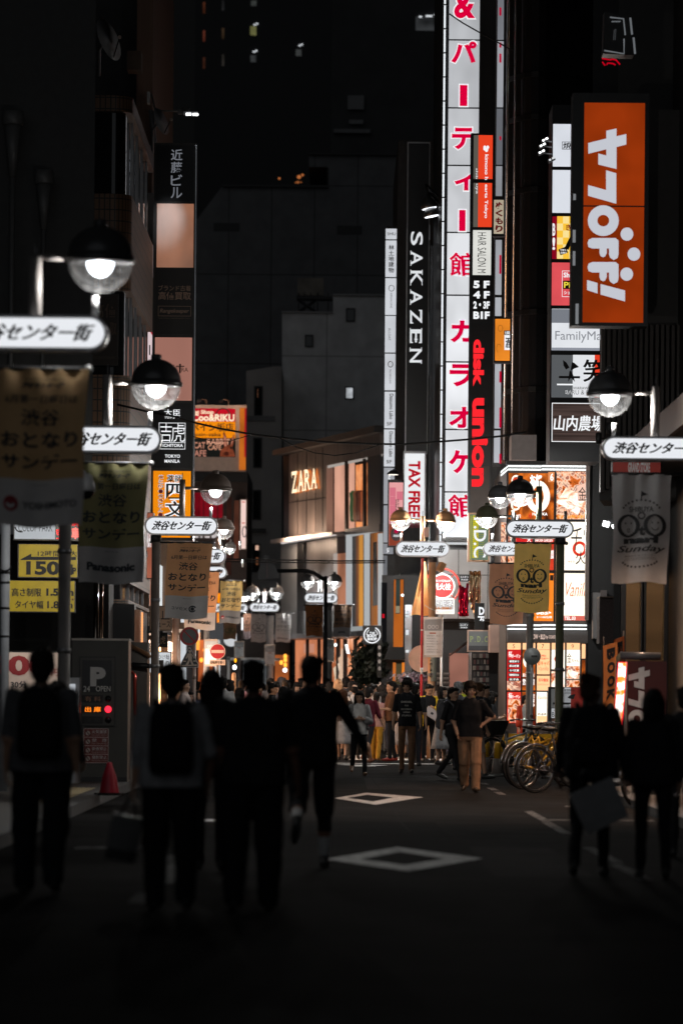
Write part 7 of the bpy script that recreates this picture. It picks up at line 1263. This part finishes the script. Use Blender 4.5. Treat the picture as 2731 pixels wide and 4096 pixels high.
    if hair != 'bald':
        HE(t, (0, .032, 1.63), (.088, .1, .098)); HE(t, (0, -.052, 1.682), (.07, .042, .034)); HE(t, (0, .06, 1.57), (.078, .066, .085))
        if hair in ('short', 'cap'): HE(t, (.05, -.035, 1.68), (.04, .05, .035)); HE(t, (-.05, -.04, 1.675), (.038, .05, .035))
        if hair == 'mop': HE(t, (0, -.07, 1.655), (.078, .04, .045)); HE(t, (.068, -.02, 1.62), (.026, .06, .065)); HE(t, (-.068, -.02, 1.62), (.026, .06, .065)); HE(t, (0, .02, 1.67), (.094, .1, .075))
        if hair in ('bob', 'long', 'side'): HE(t, (0, -.066, 1.665), (.075, .036, .04)); [HE(t, (s*.08, .01, 1.54), (.03, .06, .12)) for s in (-1, 1)]; HE(t, (0, .055, 1.53), (.092, .062, .12))
        if hair == 'long': [t.cap(HM @ Vector((s*.05, .075, 1.56)), (s*.06, .1, 1.27), .06, .045, TMP) for s in (-1, 0, 1)]; [t.cap(HM @ Vector((s*.08, .02, 1.54)), (s*.09, .0, 1.33), .03, .022, TMP) for s in (-1, 1)]
        if hair == 'side': [t.cap(HM @ Vector((s*.08, .01, 1.54)), (s*.098, -.03, 1.4), .036, .02, TMP) for s in (-1, 1)]
        if hair == 'bun': HE(t, (0, .12, 1.69), (.05, .05, .05))
        if hair == 'pony': HE(t, (0, .12, 1.66), (.035, .035, .035)); t.cap(HM @ Vector((0, .13, 1.65)), (0, .16, 1.4), .035, .02, TMP)
        if hair == 'curly': HE(t, (0, .05, 1.6), (.125, .11, .13)); HE(t, (0, .08, 1.45), (.14, .085, .13)); HE(t, (0, .09, 1.34), (.12, .06, .1))
    else: HE(t, (0, .05, 1.585), (.086, .076, .075)); HE(t, (0, .035, 1.62), (.081, .09, .06))
    part('hair', t, M(tuple(float(v) for v in hc), .75, 0, .4, 30, .5, .15, 0, (1, 1, .25)), .011 if vox > .01 else .008, 1, .014 if hair == 'curly' else .009)
    if hair == 'cap':
        t = MB(); HE(t, (0, .015, 1.66), (.094, .108, .075)); HE(t, (0, -.1, 1.66), (.07, .08, .012)); [t.sm.__setitem__(i, True) for i in range(len(t.sm))]; t.mats = [BLK]; part('cap', t)
    if face:
        t = MB(); EY = M((.015, .01, .009), .25); 
        for s in (-1, 1): t.ell(HM @ Vector((s*.031, -.088, 1.59)), (.013, .008, .0065), EY, 8, 6, rot=HM.to_3x3()); t.ell(HM @ Vector((s*.033, -.089, 1.612)), (.019, .007, .0045), EY, 8, 5, rot=HM.to_3x3())
        part('eyes', t); t = MB(); t.ell(HM @ Vector((0, -.088, 1.527)), (.021, .009, .007), M((.25, .07, .06), .4), 10, 6, rot=HM.to_3x3()); part('mouth', t)
    # skirts and open garments hang free of the body
    if skirt:
        ln_, sc2, fl = skirt; t = MB(); N = 30
        t.rings([[((hp*1.02+fl*j)*math.cos(a)*(1+.05*j*math.sin(7*a)), (.125+fl*.9*j)*math.sin(a)*(1+.05*j*math.sin(7*a+1)), 1.0-ln_*j) for a in np.linspace(0, 2*math.pi, N, endpoint=False)] for j in np.linspace(0, 1, 7)], CL(sc2)); part('skirt', t)
    if cloth:
        c2, z1 = cloth; t = MB()       # an open coat: a shell left open in front
        A = np.linspace(R(-44), R(224), 26)
        rs = [[((rx+.022)*math.cos(a), (ry+.024)*math.sin(a)+ly*(z-.9)+.012, z) for a in A] for z, rx, ry in ((1.46, sw*.5, .08), (1.41, sw*1.0, .1), (1.3, ch*1.08, .13), (1.1, hp, .13), (.95, hp*1.08, .14), (z1, hp*1.15, .15))]
        rs2 = [[(x*.93, y*.93, z) for x, y, z in r] for r in rs]; m_ = CL(c2); nA = len(A)
        for r_ in (rs, rs2): t.add([p for r in r_ for p in r], [(i*nA+j, i*nA+j+1, (i+1)*nA+j+1, (i+1)*nA+j) for i in range(len(r_)-1) for j in range(nA-1)], m_, True)
        for sh, el, wr, f, inw, sd in arms: t.cap(sh, el, .072, .075, m_); t.cap(el, el+(wr-el)*.55, .072, .085, m_)
        part('coat', t)
    if pack:
        t = MB()
        def se(cx, cy, z, rx, ry, n=20): return [(cx+rx*math.copysign(abs(math.cos(a))**.5, math.cos(a)), cy+ry*math.copysign(abs(math.sin(a))**.5, math.sin(a)), z) for a in np.linspace(0, 2*math.pi, n, endpoint=False)]
        t.rings([se(0, .19, z, rx, ry) for z, rx, ry in ((.95, .1, .05), (.96, .145, .08), (1.02, .16, .1), (1.2, .158, .1), (1.36, .15, .085), (1.43, .12, .06), (1.455, .06, .03))], CL(pack)); t.rings([se(0, .28, z, rx, ry) for z, rx, ry in ((.97, .08, .02), (.99, .12, .04), (1.12, .125, .045), (1.18, .1, .025))], CL(pack)); t.tube([(-.04, .2, 1.44), (-.03, .21, 1.49), (.03, .21, 1.49), (.04, .2, 1.44)], .01, CL(pack), 6)
        for s in (-1, 1): t.tube([(s*.1, .13, 1.42), (s*.115, .03, 1.47), (s*.12, -.11, 1.38), (s*.135, -.145, 1.2), (s*.15, -.06, 1.06), (s*.13, .12, 1.02)], .022, CL(pack), 8)
        part('backpack', t)
    if strap:
        t = MB(); t.tube([(.13, .03, 1.47), (.06, .13, 1.3), (-.12, .15, 1.02), (-.2, .03, .92), (-.1, -.14, 1.1), (.1, -.14, 1.38), (.13, .0, 1.47)], .014, CL(strap), 6); t.ell((-.22, .06, .9), (.06, .13, .1), CL(strap), 12, 8); part('shoulder_bag', t)
    if isinstance(print_, list):
        t = MB()
        for s, u0, u1, z0, z1, c in print_: t.text(s, (u0, u1, z0, z1), 0, M(c, .6), .03, 0, 0, lambda x, z: (x, -.16-.012*(1.25-z)*4*(1.25-z)+x*x*1.1, z))
        part('shirt_print', t)
    rt['_']= 0; del rt['_']
    RMt = Matrix.Translation((x0, Y, 0)) @ Matrix.Rotation(R(yaw), 4, 'Z')
    def W(p): return RMt @ (Vector((p[0], p[1], p[2]-lowz))*k)
    return rt, [tuple(W(p) for p in (a[1], a[2], a[2]+a[3]*.1)) for a in arms], W
BLU = (.03, .034, .045); WH = (.62, .62, .62); GY = (.16, .16, .17)
FG = 'dark pedestrians walking away in the foreground'
# foreground, walking away from the camera
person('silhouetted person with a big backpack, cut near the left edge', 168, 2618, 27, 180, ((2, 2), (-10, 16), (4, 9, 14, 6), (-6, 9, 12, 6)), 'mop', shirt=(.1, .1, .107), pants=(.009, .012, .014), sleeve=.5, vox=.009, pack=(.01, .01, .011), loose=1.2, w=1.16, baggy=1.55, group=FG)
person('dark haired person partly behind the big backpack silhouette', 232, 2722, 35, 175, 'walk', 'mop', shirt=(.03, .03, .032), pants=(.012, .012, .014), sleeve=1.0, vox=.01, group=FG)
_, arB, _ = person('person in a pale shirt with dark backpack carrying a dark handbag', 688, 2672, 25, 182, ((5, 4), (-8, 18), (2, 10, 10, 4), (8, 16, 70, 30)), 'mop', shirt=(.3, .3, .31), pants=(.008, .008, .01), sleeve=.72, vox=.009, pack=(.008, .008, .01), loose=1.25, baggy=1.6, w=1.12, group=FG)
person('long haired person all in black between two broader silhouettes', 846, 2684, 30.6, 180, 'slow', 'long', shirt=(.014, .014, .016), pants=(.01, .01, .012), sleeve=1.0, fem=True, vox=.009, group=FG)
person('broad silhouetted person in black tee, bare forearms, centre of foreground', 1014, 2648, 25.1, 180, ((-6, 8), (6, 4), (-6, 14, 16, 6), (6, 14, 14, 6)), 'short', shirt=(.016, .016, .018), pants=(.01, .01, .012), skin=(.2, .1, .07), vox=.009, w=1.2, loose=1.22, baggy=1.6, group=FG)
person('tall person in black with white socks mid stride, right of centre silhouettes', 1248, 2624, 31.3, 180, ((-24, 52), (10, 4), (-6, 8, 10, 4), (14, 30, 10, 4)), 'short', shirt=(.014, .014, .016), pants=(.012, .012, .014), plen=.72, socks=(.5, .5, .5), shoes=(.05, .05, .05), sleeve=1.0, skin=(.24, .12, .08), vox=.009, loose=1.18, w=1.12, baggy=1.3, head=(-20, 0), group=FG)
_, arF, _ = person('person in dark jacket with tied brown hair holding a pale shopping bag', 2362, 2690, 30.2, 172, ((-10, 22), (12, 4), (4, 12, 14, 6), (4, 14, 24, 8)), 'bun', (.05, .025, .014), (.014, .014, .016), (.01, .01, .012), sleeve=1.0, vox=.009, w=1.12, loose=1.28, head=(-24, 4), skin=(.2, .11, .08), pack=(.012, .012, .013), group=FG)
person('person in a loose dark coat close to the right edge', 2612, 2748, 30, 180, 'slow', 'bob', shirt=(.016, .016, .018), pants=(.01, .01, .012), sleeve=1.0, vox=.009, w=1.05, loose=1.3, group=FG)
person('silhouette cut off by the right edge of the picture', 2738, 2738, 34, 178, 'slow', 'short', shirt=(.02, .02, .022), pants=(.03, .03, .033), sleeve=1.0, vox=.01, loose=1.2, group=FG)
def bag(name, lab, hand, size, m, tilt, handle):
    o = thing(name, lab, 'bag', hand, None); w, d, h = size; mt = Matrix.Translation(hand) @ Matrix.Rotation(R(tilt), 4, 'Y'); mb = MB()
    rs = [[mt @ Vector((sx*w/2*kx, sy*d/2*kd, z)) for sx, sy in ((-1, -1), (-.33, -1.1), (.33, -1.1), (1, -1), (1, 1), (.33, 1.1), (-.33, 1.1), (-1, 1))] for kx, kd, z in ((.96, 1.1, -h-.12), (1.0, 1.2, -h*.75-.12), (1, 1, -h*.4-.12), (1.0, .5, -.12))]
    mb.rings(rs, m, False); mb.build('pouch', o); mb = MB(); mb.tube([mt @ Vector(p) for p in ((-w*.25, 0, -.12), (-w*.12, 0, -.02), (0, 0, .012), (w*.12, 0, -.02), (w*.25, 0, -.12))], .009, handle, 8); mb.build('handle', o); return o
bag('handbag', 'dark rounded handbag hanging beside the pale shirted walker', arB[0][2], (.2, .12, .3), M((.008, .008, .009), .4), 10, BLK)
bag('shopping_bag', 'pale grey paper shopping bag tilted in the hand of the jacketed person', Vector((P(2335, 3085, 29.9).x, 29.9, P(2335, 3085, 29.9).z)), (.36, .1, .34), M((.2, .2, .205), .7), -24, BLK)
# people in the middle of the street
MD = 'people in the middle of the street'
person('smiling woman in a white ruffled blouse and grey cardigan holding a phone', 1437, 2756, 68, 4, 'walkphone', 'side', shirt=(.8, .8, .8), pants=(.012, .012, .014), shoes=(.12, .06, .03), sleeve=.0, face=True, fem=True, vox=.01, cloth=((.3, .3, .31), .98), print_='wide', loose=1.12, head=(-6, 6), group=MD)
person('young man in black tee with pale slogan and brown trousers walking forward', 1628, 2714, 70, -4, ((14, 4), (-8, 10), (6, 12, 22, 8), (-4, 12, 26, 8)), 'mop', shirt=(.014, .015, .018), pants=(.24, .13, .075), shoes=(.02, .015, .012), face=True, vox=.01, head=(-14, 8), print_=[('DIESEL', -.1, .1, 1.28, 1.315, (.4, .4, .38)), ('FOR', -.035, .035, 1.215, 1.245, (.3, .3, .28)), ('SUCCESSFUL', -.1, .1, 1.15, 1.18, (.36, .36, .34)), ('LIVING', -.06, .06, 1.095, 1.125, (.36, .36, .34)), ('STUPIDS', -.09, .09, 1.035, 1.065, (.36, .36, .34))], group=MD)
_, arY, _ = person('man in open yellow coat and black clothes reading a white tablet', 1713, 2735, 84, 14, 'phone', 'short', shirt=(.016, .016, .018), pants=(.012, .012, .014), face=True, vox=.01, cloth=((.75, .5, .02), .78), head=(10, 18), skin=(.45, .25, .15), group=MD)
p = (arY[0][2]+arY[1][2])/2; mb = MB(); mb.obox(p+Vector((.0, -.06, -.13)), (.3, .02, .22), M((.5, .42, .4), .4), R(10), R(-25), R(32)); mb.obox(p+Vector((.0, -.075, -.13)), (.06, .012, .05), INK, R(10), R(-25), R(32)); tag(mb.build('tablet'), 'pale tablet case held by the man in the yellow coat', 'tablet')
person('man in beige baggy trousers and black tee walking, hand on hip', 1880, 2722, 57, -6, 'hip', 'mop', (.02, .014, .01), shirt=(.014, .014, .016), pants=(.36, .2, .115), shoes=(.04, .025, .015), face=True, vox=.009, baggy=1.5, loose=1.14, w=1.05, head=(22, 4), group=MD)
person('man in black with a grey rucksack turned to the right, before beige trousers', 1812, 2738, 65, 52, 'walk2', 'short', shirt=(.016, .016, .018), pants=(.014, .014, .016), shoes=(.02, .02, .02), face=True, vox=.01, pack=(.09, .09, .1), head=(-10, 0), group=MD)
person('man in profile with light brown hair behind the beige trousers man', 1914, 2728, 66, 78, 'slow', 'mop', (.06, .03, .015), shirt=(.03, .035, .045), pants=(.55, .45, .4), plen=.5, face=True, vox=.011, group=MD)
person('man in charcoal printed tee and white shorts facing right', 1936, 2736, 70, 60, ((4, 4), (-4, 4), (-20, 22, 60, 40), (8, 10, 70, 30)), 'short', shirt=(.05, .055, .065), pants=(.6, .5, .46), plen=.5, vox=.011, group=MD)
person('person stooping with a pale plastic bag beside the black bicycle basket', 1962, 2762, 72, 100, 'phone', 'bob', shirt=(.03, .032, .036), pants=(.02, .02, .022), fem=True, vox=.012, head=(0, 20), group=MD)
person('shop tout in a red happi coat standing before the glowing panels', 2100, 2776, 83, 28, 'stand', 'short', shirt=(.4, .38, .36), pants=(.012, .012, .014), vox=.011, cloth=((.5, .05, .02), .72), head=(50, 10), skin=(.5, .3, .2), group=MD)
# the crowd at the crossing
CR_ = 'crowd at the crossing'
K_ = dict(group=CR_)
crowd = [
 ('man in profile with a white shirt left of the crossing triangle pole', 738, 2724, 74, 84, 'slow', 'short', dict(shirt=(.55, .45, .42), face=True)),
 ('young woman in white top with a black strap by the triangle pole', 758, 2771, 76, 40, 'stand', 'long', dict(shirt=WH, fem=True, face=True, strap=(.01, .01, .01), skin=(.5, .3, .22))),
 ('person in pale tee seen from behind, left of the amber bollard', 892, 2712, 76, 184, 'slow', 'short', dict(shirt=(.42, .42, .43), strap=(.12, .1, .09))),
 ('dark haired person left of the amber bollard, mostly in shadow', 918, 2724, 80, 150, 'stand', 'bob', dict(shirt=(.03, .03, .03), fem=True)),
 ('child with round dark hair in front of the amber bollard', 958, 2762, 62, 180, 'stand', 'mop', dict(shirt=(.04, .04, .045))),
 ('person in pink top right of the amber bollard', 970, 2724, 86, 170, 'slow', 'short', dict(shirt=(.5, .25, .28))),
 ('woman with hair bun in profile, face lit orange', 1088, 2736, 78, 82, 'phone', 'bun', dict(shirt=(.012, .012, .014), fem=True, face=True, skin=(.55, .27, .15), head=(0, 14))),  # orange light mixed into the skin colour
 ('woman with dark bob behind the hair bun woman', 1082, 2716, 96, 10, 'slow', 'bob', dict(fem=True, face=True)),
 ('shadowed face to the right of the hair bun woman', 1104, 2732, 92, 15, 'slow', 'mop', dict(face=True)),
 ('person with a white headscarf before the orange shop wall', 1126, 2712, 106, 60, 'stand', 'bob', dict(hc=(.5, .42, .42), shirt=(.5, .45, .45), fem=True)),
 ('long haired person in black just left of the tall strider', 1134, 2748, 68, 180, 'slow', 'long', dict(shirt=(.012, .012, .014), fem=True)),
 ('short haired person in grey under the orange shop wall', 1166, 2724, 110, 170, 'slow', 'short', dict(shirt=(.2, .18, .17))),
 ('person with fringe looking down under the orange shop wall', 1186, 2732, 98, 20, 'phone', 'bob', dict(fem=True, face=True, head=(0, 18))),
 ('taller man with black hair left of the tall strider', 1206, 2714, 100, 185, 'slow', 'short', dict(shirt=(.05, .04, .04))),
 ('brown haired person tucked behind the tall strider', 1226, 2726, 94, 180, 'slow', 'mop', dict(hc=(.05, .03, .02))),
 ('dark haired man right of the tall strider, far back', 1304, 2714, 104, 178, 'slow', 'short', dict(shirt=(.06, .06, .065))),
 ('woman raising a pink sleeve beside the blonde head', 1322, 2728, 96, 120, ((3, 3), (-3, 3), (20, 10, 120, 20), (4, 8, 10, 4)), 'bob', dict(shirt=(.06, .03, .035), fem=True, skin=(.55, .3, .28))),
 ('woman with long blonde hair and orange collar, seen from behind', 1352, 2716, 93, 180, 'slow', 'long', dict(hc=(.42, .24, .13), shirt=(.5, .13, .04), pants=(.3, .3, .3), fem=True, plen=.3, skirt=(.52, (.35, .35, .36), .1), shoes=(.015, .015, .015))),
 ('black haired man directly right of the blonde woman', 1383, 2712, 98, 182, 'slow', 'mop', dict(shirt=(.035, .035, .038))),
 ('woman with long wavy brown hair in front of the blonde woman', 1372, 2758, 84, 172, 'slow', 'curly', dict(hc=(.07, .03, .015), shirt=(.05, .035, .03), fem=True, plen=.3, skirt=(.6, (.3, .3, .31), .12), shoes=(.03, .03, .03))),
 ('man in grey jacket with black hair, before the orange store window', 1408, 2724, 92, 150, 'slow', 'short', dict(shirt=(.15, .15, .16), sleeve=1.0)),
 ('balding man in a white tee with a bag strap, seen from behind', 1418, 2737, 86, 178, 'slow', 'bald', dict(shirt=WH, strap=(.02, .02, .02), pants=(.02, .02, .02))),
 ('dark head under the shadowed street tree', 1440, 2722, 100, 180, 'stand', 'short', {}),
 ('man in maroon jacket half behind the smiling woman', 1474, 2742, 82, 150, 'walk', 'mop', dict(shirt=(.09, .012, .022), sleeve=.7, pants=(.02, .02, .025), plen=.55, shoes=(.3, .1, .05))),
 ('man in white tee with lit cheek right of smiling woman', 1490, 2735, 86, 140, 'slow', 'short', dict(shirt=(.6, .6, .61), skin=(.5, .28, .18))),
 ('person in black cap, floral pink top and mustard trousers', 1506, 2769, 84, 165, 'slow', 'cap', dict(shirt=(.55, .3, .26), pants=(.5, .25, .03), baggy=1.35, fem=True, shoes=(.3, .15, .05))),
 ('woman in dusty pink blouse with dark wavy hair', 1528, 2736, 92, 200, 'slow', 'curly', dict(shirt=(.3, .13, .15), fem=True)),
 ('older man with receding hair above the pink blouse woman', 1545, 2714, 104, 40, 'stand', 'bald', dict(shirt=(.16, .18, .19), face=True)),
 ('man in patterned brown shirt looking left, red shoes', 1564, 2724, 84, -82, ((5, 4), (-5, 4), (18, 10, 70, 10), (10, 8, 20, 6)), 'short', dict(shirt=(.13, .06, .03), pants=(.012, .012, .014), shoes=(.3, .03, .02), face=True, skin=(.5, .28, .17), loose=1.15)),
 ('round faced woman with long hair between patterned shirt and slogan tee', 1590, 2736, 90, -30, 'slow', 'long', dict(fem=True, face=True)),
 ('person in black cap behind the slogan tee man', 1660, 2732, 78, 165, 'stand', 'cap', dict(shirt=(.02, .02, .022))),
 ('dark haired person left of the striped pole, behind', 1672, 2724, 88, 175, 'slow', 'short', dict(shirt=(.02, .02, .022), skirt=None)),
 ('woman in white patterned skirt behind the slogan tee man', 1605, 2742, 88, 180, 'slow', 'bob', dict(shirt=(.4, .4, .42), fem=True, plen=.3, skirt=(.68, (.32, .32, .34), .12))),
 ('woman with black bob and lit cheek right of the yellow coat', 1768, 2744, 80, 70, 'phone', 'bob', dict(shirt=(.03, .03, .032), fem=True, face=True, pants=(.3, .3, .3), plen=.3, skirt=(.66, (.35, .35, .36), .12))),
 ('person in pale hat left of the black bob', 1746, 2762, 88, 180, 'slow', 'bob', dict(hc=(.4, .34, .3), shirt=(.4, .34, .32), fem=True)),
 ('grey haired man behind the grey rucksack', 1832, 2727, 74, 160, 'slow', 'mop', dict(hc=(.12, .12, .125), shirt=(.05, .05, .055))),
 ('man with a fluorescent yellow collar behind grey hair', 1857, 2725, 80, 190, 'slow', 'short', dict(shirt=(.55, .6, .04), hc=(.03, .03, .012))),
 ('dark haired person at the far left under the white lantern', 790, 2690, 104, 170, 'slow', 'short', dict(shirt=(.03, .03, .03), hgt=1.78)),
 ('person bent over the standing sign with grey hair', 2290, 2800, 76, 120, 'phone', 'bob', dict(hc=(.3, .3, .31), shirt=(.3, .3, .31), head=(0, 20))),
 ('shop visitor in orange light near the far doorway', 868, 2730, 130, 190, 'slow', 'mop', dict(shirt=(.3, .2, .15))),
 ('far walker in black below the grey gate', 1012, 2738, 130, 180, 'slow', 'short', dict(shirt=(.03, .03, .03))),
 ('far walker in white below the grey gate', 1050, 2736, 125, 185, 'slow', 'bob', dict(shirt=(.4, .4, .4), fem=True))]
rnd = random.Random(11)
SH = [('white', (.55, .55, .56)), ('black', (.02, .02, .022)), ('grey', (.2, .2, .21)), ('navy', (.03, .04, .08)), ('beige', (.45, .35, .25)), ('dark red', (.2, .03, .03)), ('olive', (.12, .12, .06)), ('pale blue', (.3, .36, .45)), ('brown', (.14, .08, .05))]
HN = {'short': 'short hair', 'mop': 'thick fringe', 'bob': 'bobbed hair', 'long': 'long hair', 'bun': 'a hair bun', 'pony': 'a ponytail'}
spots = [(1010, 112, 'left of the twin globe lamp'), (1040, 100, 'beside the twin globe lamp'), (1062, 108, 'under the pale notice board'), (1100, 116, 'before the orange shop wall'), (1146, 88, 'behind the hair bun woman'), (1178, 120, 'close to the orange shop wall'), (1212, 112, 'by the orange wall spotlight'), (1246, 106, 'behind the tall strider'), (1262, 118, 'near the glass shop front'), (1284, 98, 'left of the black mast'), (1316, 112, 'right of the black mast'), (1336, 88, 'in front of the mast base'), (1366, 110, 'before the bright shop glass'), (1396, 104, 'left of the street tree'), (1428, 110, 'below the street tree'), (1456, 96, 'right of the street tree'), (1462, 108, 'under the round logo sign'), (1516, 104, 'below the hanging emblems'), (1556, 96, 'left of the flower planter'), (1576, 102, 'by the narrow orange door'), (1618, 96, 'under the flower planter'), (1642, 100, 'left of the striped pole'), (1700, 94, 'right of the striped pole'), (1730, 98, 'behind the yellow coat man'), (1752, 92, 'right of the notice board'), (1790, 98, 'before the dark shelving'), (1808, 90, 'before the pink shop wall'), (1850, 88, 'right of the pink shop wall'), (1886, 82, 'before the goods rack'), (1902, 90, 'far side of the goods rack'), (708, 100, 'left of the no parking pole'), (802, 98, 'right of the no parking pole'), (826, 112, 'below the no entry plate'), (850, 104, 'near the lit far doorway'), (908, 118, 'left of the amber bollard'), (938, 122, 'far behind the amber bollard'), (984, 116, 'beyond the child with round hair'), (1022, 124, 'under the grey gate frame')]
for i, (px, Y, where) in enumerate(spots):
    cn_, c = SH[(i*5+i//3) % 9]; hr = list(HN)[(i*7+i//2) % 6]; away = i % 5 not in (1, 3); fem = hr in ('bob', 'long', 'bun', 'pony'); hh = rnd.uniform(1.56, 1.66) if fem else rnd.uniform(1.66, 1.77)
    crowd.append(('person with %s in %s top %s, %s' % (HN[hr], cn_, where, 'from behind' if away else 'facing us'), px, HZ-(hh-CAMH)*F/Y, Y, 180+rnd.uniform(-25, 25) if away else rnd.uniform(-30, 30), rnd.choice(['slow', 'stand', 'walk', 'phone']), hr, dict(shirt=c, fem=fem, face=not away, pants=rnd.choice([(.02, .02, .025), (.05, .06, .1), (.3, .22, .15), (.12, .12, .12)]), vox=.016)))
for lab, px, top, Y, yaw, pose, hair, o in crowd:
    d = dict(vox=.0135, group=CR_); d.update(o)
    d.setdefault('shirt', (.035, .035, .04)); person(lab, px, top, Y, yaw, pose, hair, **d)
